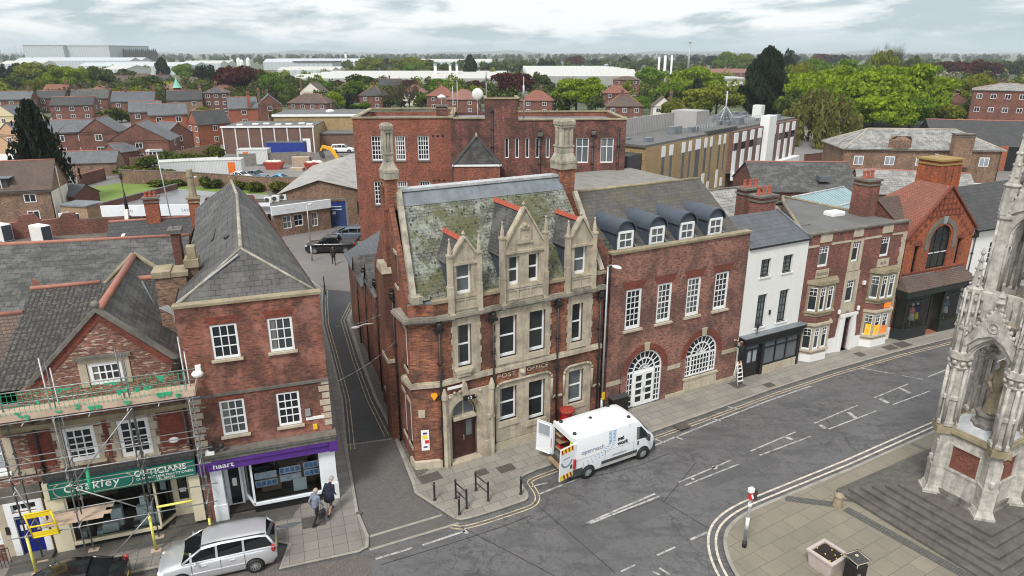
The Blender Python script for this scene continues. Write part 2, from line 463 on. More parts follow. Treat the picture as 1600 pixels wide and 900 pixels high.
brick('brick_house_dark',(0.22,0.08,0.06),(0.15,0.06,0.045),(0.14,0.09,0.08),dk=0.3,streak=0.2)
brick('brick_buff',(0.5,0.36,0.18),(0.43,0.29,0.135),(0.3,0.23,0.14),dk=0.15,streak=0.12)
brick('brick_old',(0.33,0.2,0.13),(0.22,0.12,0.08),(0.28,0.21,0.16),dk=0.35,pale=0.5,bcol=(0.45,0.33,0.22),streak=0.25)
brick('brick_brown_panel',(0.24,0.135,0.105),(0.19,0.105,0.085),(0.14,0.09,0.07),dk=0.2,streak=0.1)
slate('slate_post',(0.25,0.255,0.225),(0.16,0.165,0.14),0.27,0.18,(0.05,0.055,0.032),moss=0.8,mcol=(0.095,0.1,0.03),lich=0.6,lcol=(0.36,0.38,0.33),holes=0.9,dk=0.45,ms=0.016,mf=1)
slate('slate_corner',(0.098,0.094,0.089),(0.068,0.066,0.063),0.34,0.24,(0.03,0.03,0.03),lich=0.3,lcol=(0.18,0.176,0.165),dk=0.3,ms=0.014)
slate('slate_grey',(0.1,0.097,0.092),(0.066,0.065,0.063),0.3,0.2,(0.03,0.03,0.03),lich=0.35,lcol=(0.19,0.188,0.175),dk=0.4,ms=0.016)
slate('slate_hotel',(0.12,0.112,0.1),(0.084,0.08,0.075),0.3,0.2,(0.055,0.055,0.05),moss=0.3,mcol=(0.11,0.085,0.03),dk=0.3,ms=0.012)
slate('slate_mossy',(0.11,0.11,0.085),(0.075,0.08,0.06),0.3,0.22,(0.02,0.022,0.012),moss=0.85,mcol=(0.075,0.085,0.022),dk=0.4,ms=0.03)
slate('slate_blue',(0.125,0.135,0.15),(0.098,0.108,0.122),0.3,0.2,(0.07,0.075,0.08),dk=0.2,ms=0.01)
slate('slate_house',(0.165,0.172,0.185),(0.125,0.132,0.145),0.35,0.25,(0.09,0.095,0.1),dk=0.2,ms=0.012)
slate('slate_dark',(0.075,0.073,0.075),(0.05,0.05,0.052),0.33,0.25,(0.025,0.025,0.025),dk=0.3,ms=0.014)
slate('slate_pale',(0.34,0.33,0.31),(0.24,0.235,0.225),0.25,0.2,(0.12,0.12,0.11),lich=0.5,lcol=(0.4,0.39,0.36),dk=0.3,ms=0.02)
slate('tile_pantile',(0.075,0.07,0.063),(0.05,0.047,0.043),0.2,0.3,(0.02,0.02,0.02),lich=0.45,lcol=(0.2,0.195,0.175),dk=0.5,ms=0.035)
slate('tile_red',(0.36,0.125,0.075),(0.27,0.09,0.06),0.17,0.11,(0.1,0.04,0.03),dk=0.35,dcol=(0.12,0.07,0.055),ms=0.012)
slate('tile_brown',(0.17,0.115,0.085),(0.125,0.082,0.062),0.17,0.11,(0.045,0.032,0.027),dk=0.35,ms=0.012)
slate('tile_pink',(0.33,0.155,0.115),(0.25,0.115,0.09),0.25,0.2,(0.12,0.06,0.05),dk=0.3,dcol=(0.13,0.08,0.065),ms=0.012)
stripes('sheet_asbestos',(0.36,0.345,0.325),(0.25,0.24,0.225),1.1,1,0.08,0.85,0.55)
stripes('sheet_brown',(0.24,0.225,0.205),(0.18,0.17,0.155),1.1,0,0.08,0.9,0.5)
stripes('pantile_rib',(0.024,0.022,0.02),(0.105,0.099,0.088),0.19,0,0.6,0.9,0.75,brk=1)
stripes('sheet_white',(0.5,0.5,0.47),(0.43,0.43,0.41),2.5,0,0.1,0.6,0.1)
stripes('sheet_grey',(0.48,0.52,0.54),(0.4,0.44,0.46),5.0,0,0.3,0.6,0.1)
stripes('ribbed_grey',(0.4,0.39,0.38),(0.27,0.265,0.26),0.45,0,0.35,0.8,0.2)
stripes('ribbed_container',(0.62,0.64,0.64),(0.48,0.5,0.5),0.25,0,0.4,0.55,0.1)
stripes('rooflight_blue',(0.17,0.29,0.32),(0.42,0.52,0.53),0.42,0,0.22,0.35,0.35)
stripes('shutter_blue',(0.02,0.045,0.16),(0.028,0.06,0.2),0.12,2,0.3,0.5,0.15)
stone('stone_post',(0.52,0.45,0.345),(0.17,0.145,0.11),0.6,green=0.12,sc=1.4,streak=0.5)
stone('stone_shaft',(0.44,0.4,0.325),(0.13,0.12,0.095),0.65,green=0.15,sc=1.6,streak=0.6)
stone('stone_cornice',(0.3,0.27,0.22),(0.075,0.07,0.058),0.75,green=0.25)
stone('stone_cream',(0.52,0.455,0.35),(0.24,0.2,0.14),0.4)
stone('stone_coping',(0.36,0.3,0.2),(0.13,0.11,0.07),0.6,green=0.45)
stone('stone_dark',(0.19,0.175,0.15),(0.05,0.048,0.042),0.6)
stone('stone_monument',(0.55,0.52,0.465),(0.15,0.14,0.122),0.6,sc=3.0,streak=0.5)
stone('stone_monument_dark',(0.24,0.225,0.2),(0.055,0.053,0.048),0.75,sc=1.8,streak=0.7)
stone('stone_statue',(0.36,0.3,0.2),(0.1,0.085,0.055),0.6,sc=2.5)
stone('stone_steps',(0.13,0.12,0.105),(0.045,0.042,0.038),0.6,sc=1.6)
stone('stone_plaque',(0.2,0.072,0.045),(0.1,0.038,0.026),0.5,sc=2.0,streak=0.1)
stone('render_white',(0.76,0.76,0.74),(0.6,0.58,0.54),0.2,rough=0.7,streak=0.12)
stone('render_cream',(0.72,0.68,0.6),(0.55,0.5,0.42),0.25,rough=0.75,streak=0.15)
stone('render_yellow',(0.62,0.54,0.33),(0.5,0.42,0.26),0.2,streak=0.1)
stone('render_tan',(0.5,0.32,0.19),(0.42,0.27,0.17),0.2,streak=0.1)
stone('felt_roof',(0.15,0.15,0.147),(0.075,0.075,0.072),0.55,sc=0.5,streak=0.3)
stone('felt_roof_brown',(0.16,0.14,0.12),(0.085,0.07,0.058),0.6,sc=0.5)
stone('felt_wet',(0.24,0.24,0.25),(0.1,0.1,0.105),0.7,sc=0.25,rough=0.35)
stone('lead',(0.2,0.225,0.25),(0.11,0.12,0.13),0.6,rough=0.5,sc=1.2,streak=0.5)
stone('lead_white',(0.5,0.51,0.52),(0.24,0.25,0.26),0.6,rough=0.6,sc=1.5)
stone('ridge_tile',(0.4,0.17,0.12),(0.22,0.1,0.075),0.5,sc=2.5)
stone('ridge_red',(0.42,0.085,0.05),(0.25,0.06,0.04),0.4,sc=2.5)
stone('pot_red',(0.42,0.1,0.06),(0.24,0.07,0.05),0.4,sc=2.5)
stone('lichen_yellow',(0.32,0.23,0.06),(0.2,0.11,0.055),0.4,sc=3)
plain('white_paint',(0.78,0.79,0.79),0.45,0.06)
plain('white_shop',(0.74,0.77,0.8),0.5,0.06)
plain('cream_paint',(0.7,0.63,0.46),0.55,0.08)
plain('black_paint',(0.012,0.012,0.013),0.4,0.3)
plain('black_iron',(0.018,0.017,0.017),0.5,0.3,4)
plain('slate_blue_sheet',(0.052,0.066,0.088),0.5,0.2)
plain('shop_black_green',(0.015,0.02,0.019),0.45,0.3)
plain('purple_paint',(0.078,0.022,0.2),0.45,0.1)
plain('green_sign',(0.008,0.135,0.1),0.45,0.12)
plain('blue_door',(0.006,0.012,0.19),0.35,0.15)
plain('door_brown',(0.045,0.015,0.011),0.45,0.3,3)
plain('red_paint',(0.5,0.012,0.012),0.35,0.12)
plain('pillar_red',(0.55,0.01,0.012),0.3,0.1)
plain('post_red_top',(0.3,0.035,0.022),0.6,0.3,4)
plain('grey_metal',(0.33,0.35,0.36),0.45,0.12,3,0.3)
plain('galv_pole',(0.4,0.43,0.45),0.45,0.15,3,0.4)
plain('scaffold_steel',(0.34,0.345,0.345),0.45,0.35,3,0.6)
plain('scaffold_dark',(0.11,0.11,0.11),0.5,0.4,4,0.4)
plain('scaffold_board',(0.5,0.38,0.29),0.85,0.2,2)
plain('yellow_guard',(0.75,0.55,0.015),0.5,0.1)
plain('yellow_pad',(0.8,0.72,0.15),0.6,0.1)
plain('net_green',(0.03,0.36,0.18),0.6,0.2,3)
plain('sign_yellow',(0.8,0.5,0.02),0.45,0.1)
plain('alarm_orange',(0.85,0.36,0.02),0.4,0.08)
plain('sign_white',(0.8,0.8,0.78),0.45,0.05)
plain('sign_red',(0.6,0.02,0.025),0.45,0.08)
plain('timber',(0.3,0.2,0.12),0.8,0.25,2)
plain('timber_grey',(0.2,0.185,0.165),0.85,0.25,2)
plain('planter_pink',(0.46,0.39,0.36),0.7,0.1,3)
plain('soil',(0.022,0.014,0.011),0.95,0.5,9)
plain('rubber',(0.014,0.014,0.015),0.7,0.3,5)
plain('car_silver',(0.66,0.67,0.7),0.3,0.03,1,0.55,coat=0.6)
plain('car_black',(0.008,0.008,0.01),0.25,0.1,1,0.0,coat=0.8)
plain('car_white',(0.8,0.81,0.82),0.3,0.03,1,coat=0.5)
plain('car_blue_grey',(0.1,0.13,0.17),0.3,0.05,1,coat=0.6)
plain('car_blue',(0.03,0.3,0.55),0.4,0.1,1,coat=0.3)
plain('car_red',(0.3,0.02,0.02),0.3,0.05,1,coat=0.6)
stone('van_white',(0.78,0.8,0.82),(0.66,0.66,0.64),0.12,rough=0.35,streak=0.06,sc=0.7)
stone('van_dirt',(0.5,0.49,0.46),(0.3,0.29,0.27),0.5,rough=0.6,sc=2)
plain('van_trim',(0.05,0.052,0.055),0.6,0.2)
plain('van_interior',(0.12,0.12,0.12),0.8,0.3)
plain('livery_blue',(0.06,0.27,0.58),0.4,0.08)
plain('livery_dark',(0.03,0.035,0.06),0.4,0.05)
plain('livery_grey',(0.22,0.26,0.34),0.4,0.05)
plain('hazard_yellow',(0.8,0.62,0.05),0.4,0.06)
plain('lamp_red',(0.4,0.012,0.012),0.2,0.1,coat=0.7)
plain('lamp_clear',(0.7,0.72,0.74),0.15,0.08,coat=0.8)
plain('alloy',(0.55,0.56,0.57),0.35,0.1,4,0.8)
plain('workwear_blue',(0.01,0.02,0.13),0.8,0.2,6)
plain('hiviz',(0.75,0.85,0.05),0.7,0.1,6)
plain('glow_orange',(0.5,0.13,0.02),0.5,0.7,6,emit=(1.0,0.25,0.02),estr=0.25)
plain('glow_yellow',(0.55,0.3,0.03),0.5,0.7,6,emit=(1.0,0.45,0.03),estr=0.25)
plain('excavator_yellow',(0.75,0.37,0.015),0.45,0.15)
plain('orange_paint',(0.75,0.16,0.015),0.5,0.1)
plain('tarp_blue',(0.03,0.35,0.62),0.5,0.15,2)
plain('curtain_blue',(0.012,0.035,0.24),0.5,0.15,1)
plain('copper_green',(0.2,0.5,0.4),0.7,0.15)
plain('ac_white',(0.68,0.68,0.65),0.55,0.08,2)
plain('puddle',(0.13,0.14,0.15),0.06,0.1)
plain('photo_blue',(0.12,0.26,0.5),0.3,0.6,9)
plain('photo_card',(0.55,0.6,0.68),0.3,0.35,7)
plain('display_white',(0.75,0.84,0.86),0.5,0.08,3)
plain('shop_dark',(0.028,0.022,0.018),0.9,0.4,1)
plain('dress_pink',(0.7,0.22,0.2),0.8,0.2,5)
plain('dress_white',(0.6,0.6,0.6),0.8,0.2,5)
plain('dress_blue',(0.12,0.22,0.34),0.8,0.2,5)
plain('skin',(0.5,0.27,0.19),0.6,0.1,8)
plain('hair_grey',(0.36,0.33,0.3),0.8,0.2,20)
plain('hair_brown',(0.05,0.03,0.02),0.8,0.2,20)
plain('cloth_black',(0.012,0.012,0.014),0.9,0.3,8)
plain('cloth_navy',(0.013,0.017,0.034),0.9,0.3,8)
plain('cloth_greyblue',(0.17,0.2,0.26),0.9,0.2,8)
plain('cloth_olive',(0.09,0.08,0.05),0.9,0.2,8)
plain('bag_dark',(0.02,0.02,0.024),0.7,0.3,8)
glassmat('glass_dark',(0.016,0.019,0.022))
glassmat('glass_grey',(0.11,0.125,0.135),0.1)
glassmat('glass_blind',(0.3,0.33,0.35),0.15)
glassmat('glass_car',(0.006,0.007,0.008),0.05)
M['glass_car'].node_tree.nodes['Principled BSDF'].inputs['Specular IOR Level'].default_value=.25
thinglass('shop_glass')
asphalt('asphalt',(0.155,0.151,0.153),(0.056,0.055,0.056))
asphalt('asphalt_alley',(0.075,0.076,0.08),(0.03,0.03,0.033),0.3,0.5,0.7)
asphalt('asphalt_patch',(0.125,0.122,0.125),(0.05,0.05,0.052),0.2,0.5)
asphalt('yard',(0.27,0.25,0.235),(0.13,0.12,0.115),0.2,0.8)
asphalt('back_road',(0.215,0.2,0.19),(0.13,0.125,0.12),0.25,0.3)
paving('pave_north',29,0.9,0.6,(0.31,0.285,0.245),(0.25,0.232,0.2),(0.08,0.075,0.065),0.35)
paving('pave_left',19,0.6,0.6,(0.27,0.245,0.22),(0.215,0.198,0.18),(0.075,0.068,0.06),0.45,off=0.0)
paving('pave_island',31,1.1,0.75,(0.255,0.228,0.172),(0.215,0.193,0.148),(0.1,0.09,0.07),0.45,(0.12,0.11,0.09))
paving('pave_wet',19,1.6,0.7,(0.125,0.118,0.105),(0.095,0.09,0.082),(0.04,0.04,0.036),0.5,(0.05,0.048,0.045),rough=0.6)
paving('pavers_mouth',25,0.2,0.1,(0.148,0.138,0.13),(0.115,0.108,0.103),(0.06,0.056,0.053),0.35,(0.075,0.072,0.068),ms=0.008)
paving('pavers_bay',65,0.2,0.1,(0.17,0.14,0.125),(0.12,0.1,0.092),(0.06,0.052,0.047),0.3,ms=0.01)
paving('setts',31,0.11,0.11,(0.16,0.15,0.135),(0.1,0.095,0.088),(0.035,0.034,0.03),0.3,ms=0.014)
paving('cobbles',20,0.16,0.13,(0.2,0.18,0.155),(0.12,0.11,0.098),(0.05,0.047,0.04),0.3,ms=0.02,moss=0.4)
stone('kerb',(0.34,0.32,0.28),(0.14,0.13,0.115),0.5,sc=1.5,streak=0.0)
stone('kerb_dark',(0.16,0.15,0.135),(0.07,0.066,0.06),0.5,sc=1.5,streak=0.0)
def worn_paint(name,col,under,amt=0.55):
 m,t,b=newmat(name)
 co=objco(t)
 f=t.noise(co,3.0,8,0.75)
 g=t.noise(co,25.0,3,0.7)
 c=t.mix(t.ramp(t.m('ADD',f,t.m('MULTIPLY',g,0.25)),0.58,0.7,0,amt),col,under)
 t.set(b.inputs['Base Color'],c); b.inputs['Roughness'].default_value=0.7
worn_paint('line_white',(0.45,0.44,0.42),(0.16,0.155,0.155),.85)
worn_paint('line_yellow',(0.58,0.475,0.29),(0.22,0.19,0.15),0.75)
worn_paint('line_yellow_alley',(0.5,0.39,0.22),(0.12,0.11,0.1),0.8)
worn_paint('line_cream',(0.62,0.56,0.46),(0.25,0.23,0.2),0.6)
stone('iron_cover',(0.1,0.085,0.075),(0.05,0.045,0.04),0.5,sc=4)
def lawn(name,a,b_,sc=0.25):
 m,t,b=newmat(name)
 co=objco(t)
 f=t.noise(co,sc,5,0.6); g=t.noise(co,6,4,0.7)
 c=t.mix(f,a,b_)
 c=t.mix(t.ramp(g,0.35,0.7,0.3,0),c,tuple(k*0.5 for k in a))
 t.set(b.inputs['Base Color'],c); b.inputs['Roughness'].default_value=0.95
lawn('lawn',(0.125,0.2,0.03),(0.19,0.27,0.045),0.12)
def country(name):
 m,t,b=newmat(name)
 co=objco(t)
 v=t.n('ShaderNodeTexVoronoi',{'Vector':co,'Scale':0.004}).outputs['Color']
 hue=t.n('ShaderNodeSeparateXYZ',{0:v}).outputs[0]
 c=t.mix(hue,(0.06,0.085,0.035),(0.15,0.17,0.07))
 c=t.mix(t.ramp(t.noise(co,0.02,6,0.7),0.45,0.6),c,(0.05,0.065,0.03))
 c=t.mix(t.ramp(t.noise(co,0.06,6,0.7),0.52,0.6),c,(0.14,0.13,0.12))
 t.set(b.inputs['Base Color'],c); b.inputs['Roughness'].default_value=0.95
country('country')
leafmat('leaf_lime',(0.11,0.18,0.012),(0.36,0.46,0.035),0.35)
leafmat('leaf_green',(0.075,0.14,0.016),(0.21,0.32,0.035),0.3)
leafmat('leaf_olive',(0.12,0.145,0.02),(0.28,0.3,0.045),0.3)
leafmat('leaf_mid',(0.045,0.07,0.018),(0.13,0.165,0.04),0.2)
leafmat('leaf_dark',(0.014,0.022,0.013),(0.035,0.05,0.024),0.1)
leafmat('leaf_conifer',(0.012,0.018,0.014),(0.032,0.042,0.028),0.08)
leafmat('leaf_copper',(0.055,0.016,0.018),(0.12,0.032,0.03),0.15)
leafmat('leaf_bare',(0.085,0.07,0.045),(0.17,0.15,0.075),0.15)
leafmat('leaf_willow',(0.1,0.105,0.03),(0.2,0.2,0.06),0.25)
leafmat('leaf_blossom',(0.12,0.14,0.05),(0.5,0.46,0.38),0.2)
leafmat('leaf_far',(0.045,0.06,0.035),(0.115,0.13,0.06),0.1)
leafmat('leaf_hedge',(0.07,0.085,0.02),(0.16,0.17,0.035),0.15)
plain('bark',(0.07,0.055,0.042),0.95,0.4,3)
# ------------------------------------------------------------------ ground, streets, pavements
def sheet(name,pl,z,mat,kind='structure'):
 o=MB().sheet(pl,z).build(name,mat); o['kind']=kind; return o
def offset_line(pts,d):
 out=[]
 for i,p in enumerate(pts):
  a=Vector(pts[max(i-1,0)]); b=Vector(pts[min(i+1,len(pts)-1)])
  t=(b-a).normalized()
  out.append((p[0]-t.y*d,p[1]+t.x*d))
 return out
def smooth(pts,it=2):
 for _ in range(it):
  q=[pts[0]]
  for a,b in zip(pts,pts[1:]):
   q += [(a[0]*.75+b[0]*.25,a[1]*.75+b[1]*.25),(a[0]*.25+b[0]*.75,a[1]*.25+b[1]*.75)]
  pts=q+[pts[-1]]
 return pts
def strip(mb,pts,w,z):
 l,r=offset_line(pts,w/2),offset_line(pts,-w/2)
 for i in range(len(pts)-1):mb.face((*r[i],z),(*r[i+1],z),(*l[i+1],z),(*l[i],z))
def kerb(mb,pts,w=0.15,z=0.115,side=1):
 """kerb stones along a line; the inner edge lies on the pavement side"""
 a,b=pts,offset_line(pts,w*side)
 for i in range(len(pts)-1):
  mb.face((*a[i],-.01),(*a[i+1],-.01),(*a[i+1],z),(*a[i],z))
  mb.face((*a[i],z),(*a[i+1],z),(*b[i+1],z),(*b[i],z))
  mb.face((*b[i],z),(*b[i+1],z),(*b[i+1],-.01),(*b[i],-.01))
g=MB()
rr=[0,120,400,1500,6000,30000]
rows=[[(r*math.cos(2*math.pi*k/48),r*math.sin(2*math.pi*k/48),-0.05) for k in range(48)] for r in rr[1:]]
g.grid(rows,False,True); g.poly(range(48))
struct(g.build('ground','country'))
sheet('back_land',[(-140,58),(-60,50),(60,50),(150,60),(170,130),(160,230),(-170,230)],-0.03,'back_road')
sheet('road',[(-75,-40),(110,-40),(110,90),(55,66),(-10,62),(-30,40),(-75,35)],0.0,'asphalt')
NK=[(-4.65,27.69),(-2.61,25.8),(-2.16,25.65),(0.55,27.05),(0.8,27.3),(0.78,27.75),(0.45,28.5),(0.42,28.85),(0.75,29.3),(2.08,30.1),(7.6,33.15),(11.2,35.28),(16.0,38.2),(21.28,41.14),(27.06,44.0),(32.5,46.5),(45,52),(62,59)]
AR=[(-13.3,54.39),(-13.12,50.35),(-10.64,43.15),(-8.39,37.15),(-6.62,33.1),(-4.92,28.55)]
NK=NK[:2]+smooth(NK[1:10],2)+NK[10:]
NP=AR+NK+[(62,75),(40,70),(18,62),(-11,60)]
struct(MB().slab(NP,-.01,0.1).build('north_pavement','pave_north'))
kb=MB(); kerb(kb,AR[2:]+NK,0.14,0.106); struct(kb.build('north_kerb','kerb'))
cb=[(-13.0,53.5),(-12.82,50.3),(-10.4,43.2),(-8.2,37.2),(-6.45,33.2),(-4.7,28.9),(-4.2,29.6),(-5.4,33.3),(-7.2,37.4),(-9.4,43.4),(-11.8,50.3),(-12.2,53.5)]
sheet('cobbled_strip',cb,0.105,'cobbles')
AL=[(-9.5,22.6),(-6.45,23.62),(-6.12,23.95),(-6.24,24.65),(-7.08,26.4),(-8.75,31.6),(-10.29,37.15),(-12.42,43.15),(-14.64,49.34),(-15.92,54.0),(-16.8,57.5),(-19.5,61.5)]
bay=[(-75,3),(-20.0,20.75),(-14.6,22.65),(-10.05,24.2),(-9.6,24.1),(-9.5,22.6)]
struct(MB().slab(bay[:-1]+AL+[(-24,60),(-30,45),(-75,40)],-.01,0.1).build('left_pavement','pave_left'))
kb=MB(); kerb(kb,bay+AL[1:],0.14,0.106); struct(kb.build('left_kerb','kerb'))
def ha(x,y):a=R(19); return (-11.75+x*math.cos(a)-y*math.sin(a),26.266+x*math.sin(a)+y*math.cos(a))
sheet('shopfront_paving',[ha(-9.5,-1.05),ha(-1.9,-.95),ha(1.6,-1.0),ha(1.7,-.6),ha(2.2,0.1),ha(-9.5,0.3)],0.104,'pave_wet')
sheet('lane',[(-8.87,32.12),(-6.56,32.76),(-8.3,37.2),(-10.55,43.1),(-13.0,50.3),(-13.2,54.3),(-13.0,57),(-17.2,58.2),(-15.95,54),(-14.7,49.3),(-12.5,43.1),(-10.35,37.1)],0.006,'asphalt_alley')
sheet('lane_mouth',[(-8.8,31.98),(-7.1,26.4),(-6.26,24.72),(-3.25,26.2),(-4.65,27.75),(-4.95,28.6),(-6.52,32.6)],0.005,'pavers_mouth')
sheet('lane_mouth_ramp',[(-6.23,24.6),(-6.02,23.95),(-2.5,25.62),(-3.18,26.08)],0.005,'pavers_mouth')
sheet('back_street',[(-30,84),(-19.5,61.8),(-16.9,57.8),(-13.0,56.8),(-13.0,60),(-13.5,70),(-15.5,84)],0.008,'back_road')
k2=MB(); strip(k2,[(-6.32,24.66),(-3.2,26.18)],0.14,0.012); strip(k2,[(-6.06,23.86),(-2.4,25.6)],0.14,0.012); strip(k2,[(-8.88,32.08),(-6.56,32.72)],0.14,0.012)
struct(k2.build('channel_kerbs','kerb'))
sheet('parking_bay',[(-9.5,22.5),(-6.3,23.55),(-5.95,23.2),(-4.6,19.5),(-20,14),(-45,5),(-45,12),(-20.0,20.6),(-14.6,22.5),(-10.1,24.05),(-9.72,23.95),(-9.62,22.5)],0.004,'pavers_bay')
IS=[(60,53.4),(40,42.6),(23.46,33.43),(17.39,29.95),(12.1,27.1),(11.0,26.5),(10.04,25.8),(9.3,24.93),(8.94,23.7),(8.95,22.3),(9.4,20.5),(11,17)]
IS=IS[:4]+smooth(IS[4:],2)
struct(MB().slab(IS+[(60,12)],-.01,0.1).build('island_pavement','pave_island'))
kb=MB(); kerb(kb,IS,0.16,0.106); struct(kb.build('island_kerb','kerb'))
sb=MB()
strip(sb,[(12.9,27.3),(15.3,26.75)],0.45,0.105)
strip(sb,[(15.4,26.5),(18.3,22.2),(20.3,19.2)],0.5,0.105)
struct(sb.build('sett_band','setts'))
sb=MB()
for k in range(4):strip(sb,[(15.5+k*.16,26.95-k*.02+.12),(22.2+k*.1,30.85-k*.25)],0.12,0.106)
strip(sb,[(21.4,32.3),(22.4,30.9)],0.3,0.1055)
struct(sb.build('dark_paving_band','kerb_dark'))
pt_=MB()
for x,y,a,b,an in ((6.2,26.4,1.5,.5,29),(3.0,24.6,.6,1.1,29),(12.5,30.2,1.6,.4,29),(0.2,24.6,.8,.5,20),(18.5,37.4,2.2,.35,29),(10.2,29.2,.9,.6,31)):
 c,s=math.cos(R(an)),math.sin(R(an))
 pt_.face(*[(x+u*c-v*s,y+u*s+v*c,0.007) for u,v in ((-a,-b),(a*.96,-b),(a,b),(-a,b*.95))])
struct(pt_.build('road_patch','asphalt_patch'))
def lines(name,mat,segs,z=0.013):
 mb=MB()
 for pts,w in segs:strip(mb,pts,w*.88,z)
 return struct(mb.build(name,mat))
lines('white_markings','line_white',[([(7.4,31.85),(11.5,34.5),(15.6,37.05),(19,39.0)],.12),([(1.23,27.69),(3.6,29.2)],.12),([(0.95,28.35),(1.75,28.65)],.1),([(8.9,32.95),(9.35,32.65)],.12),([(11.4,35.0),(12.0,34.65)],.12),([(12.9,36.3),(13.5,36.0)],.12),([(7.75,32.75),(8.3,32.3)],.1),([(-5.7,23.3),(-4.28,23.97)],.13),([(-3.85,24.14),(-2.08,25.07)],.13),([(-2.22,25.2),(-1.95,24.9)],.2),([(3.38,25.62),(6.86,27.77)],.12),([(3.48,25.56),(7.02,27.57)],.12),([(8.2,28.69),(11.36,30.62)],.1),([(8.42,28.41),(11.66,30.27)],.1),([(12.69,31.49),(15.83,33.43)],.1),([(13.01,31.08),(16.47,32.96)],.1),([(15.05,32.95),(15.35,32.6)],.28),([(17.26,34.36),(20.75,36.48)],.1),([(17.78,33.71),(21.52,35.79)],.1),([(17.5,34.2),(17.66,33.8)],.28),([(19.8,35.65),(19.95,34.95)],.28),([(22.21,37.42),(25.32,39.28)],.1),([(22.91,36.56),(26.17,38.32)],.1),([(22.5,37.3),(22.75,36.75)],.28),([(24.5,38.7),(24.75,38.0)],.28),([(27.2,40.3),(30.3,42.1)],.1),([(27.7,39.5),(31.0,41.3)],.1),([(32.2,43.1),(36,45.2)],.1),([(32.7,42.3),(36.5,44.4)],.1),([(23.4,41.6),(25.2,40.7)],.1),([(25.6,40.45),(26.6,39.9)],.08),([(4.44,22.57),(5.07,22.94)],.1),([(6.11,23.53),(6.99,24.03)],.1),([(7.75,24.5),(8.6,24.98)],.13),([(5.74,22.57),(5.97,22.39)],.1),([(6.05,22.78),(6.4,22.39)],.1),([(10.2,30.0),(10.45,29.9)],.28),([(8.9,29.0),(9.05,28.95)],.2)])
yo=NK
def near(i0,i1,d):return offset_line(yo,d)[i0:i1]
lines('yellow_lines','line_yellow',[(offset_line(NK,-.32)[2:],.07),(offset_line(NK,-.52)[3:],.07)])
lines('island_edge_lines','line_cream',[(offset_line(IS,-.3),.12),(offset_line(IS,-.62),.12)])
lines('lane_yellow_lines','line_yellow_alley',[(offset_line(AL[5:-1],-.16),.06),(offset_line(AL[5:-1],-.36),.06),(offset_line([(-6.7,33.0)]+AR[::-1][2:],-.16+.36),.06) if 0 else (offset_line(AR[:5],-.2),.06),(offset_line(AR[:5],-.42),.06)])
seam=MB()
for pts in ([(-2.3,25.5),(2.0,22.2)],[(1.0,27.2),(4.3,22.5)],[(6.9,27.6),(9.0,25.2)],[(3.4,28.9),(6.3,30.0),(8.3,31.2)],[(-5.4,23.0),(-1.0,25.2),(0.8,26.2)],[(7.2,27.2),(9.6,30.4)],[(3.2,25.35),(7.2,27.5)]):
 p2=smooth([(x+random.uniform(-.12,.12),y+random.uniform(-.12,.12)) for x,y in pts],1)
 strip(seam,p2,0.03,0.009)
struct(seam.build('tar_seams','rubber'))
cv=MB()
for x,y,a,b,an in ((-4.05,28.95,.55,.35,29),(-1.5,27.2+2.2,.3,.25,29),(-0.3,29.75,.45,.3,29),(9.6,33.9,.4,.3,29),(14.3,39.0,.45,.4,29),(16.3,38.95,.35,.25,28),(28.2,45.3,.6,.4,25),(27.0,44.75,.5,.35,25),(24.3,43.6,.35,.3,25),(-7.0,26.2,.12,.1,19),(-8.9,25.6,.5,.4,19)):
 c,s=math.cos(R(an)),math.sin(R(an))
 cv.face(*[(x+u*c-v*s,y+u*s+v*c,0.112) for u,v in ((-a,-b),(a,-b),(a,b),(-a,b))])
struct(cv.build('iron_covers','iron_cover'))
pd=MB()
for x,y,a,b in ((-9.9,25.35,.5,.14),(-10.7,25.15,.35,.1)):
 pd.sheet([(x+a*math.cos(t)*(1+.2*math.sin(3*t))-.35*b*math.sin(t),y+.33*a*math.cos(t)+b*math.sin(t)) for t in [k*math.pi/10 for k in range(20)]],0.112)
struct(pd.build('water','puddle'))
# ------------------------------------------------------------------ building parts
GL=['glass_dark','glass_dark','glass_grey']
def sash(par,x0,x1,z0,z1,y,cols=1,rows=2,fw=.07,bw=.028,mat='white_paint',glass=None,meet=True,top=None,name='window',botw=None):
 """sash window set into a wall at depth y: frame with glazing bars > pane"""
 mb=MB()
 botw=fw*1.5 if botw is None else botw
 mb.box(x0,x0+fw,y,y+.08,z0,z1); mb.box(x1-fw,x1,y,y+.08,z0,z1)
 mb.box(x0+fw,x1-fw,y+.002,y+.08,z0,z0+botw); mb.box(x0+fw,x1-fw,y+.002,y+.08,z1-fw,z1)
 X0,X1,Z0,Z1=x0+fw,x1-fw,z0+botw,z1-fw
 for k in range(1,cols):xx=X0+(X1-X0)*k/cols; mb.box(xx-bw/2,xx+bw/2,y+.02,y+.055,Z0,Z1)
 zs=top if top else [k/rows for k in range(1,rows)]
 for f in zs:
  zz=Z0+(Z1-Z0)*f
  w2=bw*(1.7 if meet and abs(f-.5) < .01 else 1)
  mb.box(X0,X1,y+.018,y+.057,zz-w2/2,zz+w2/2)
 o=mb.build(name,mat,par)
 g=MB(); g.face((X0,y+.045,Z0),(X1,y+.045,Z0),(X1,y+.045,Z1),(X0,y+.045,Z1))
 g.build('pane',glass or random.choice(GL),o)
 return o
def sill(par,x0,x1,z,y0=-.1,y1=.12,h=.09,mat='stone_cream',win=None):
 return MB().box(x0,x1,y0,y1,z-h,z).build('sill',mat,win or par)
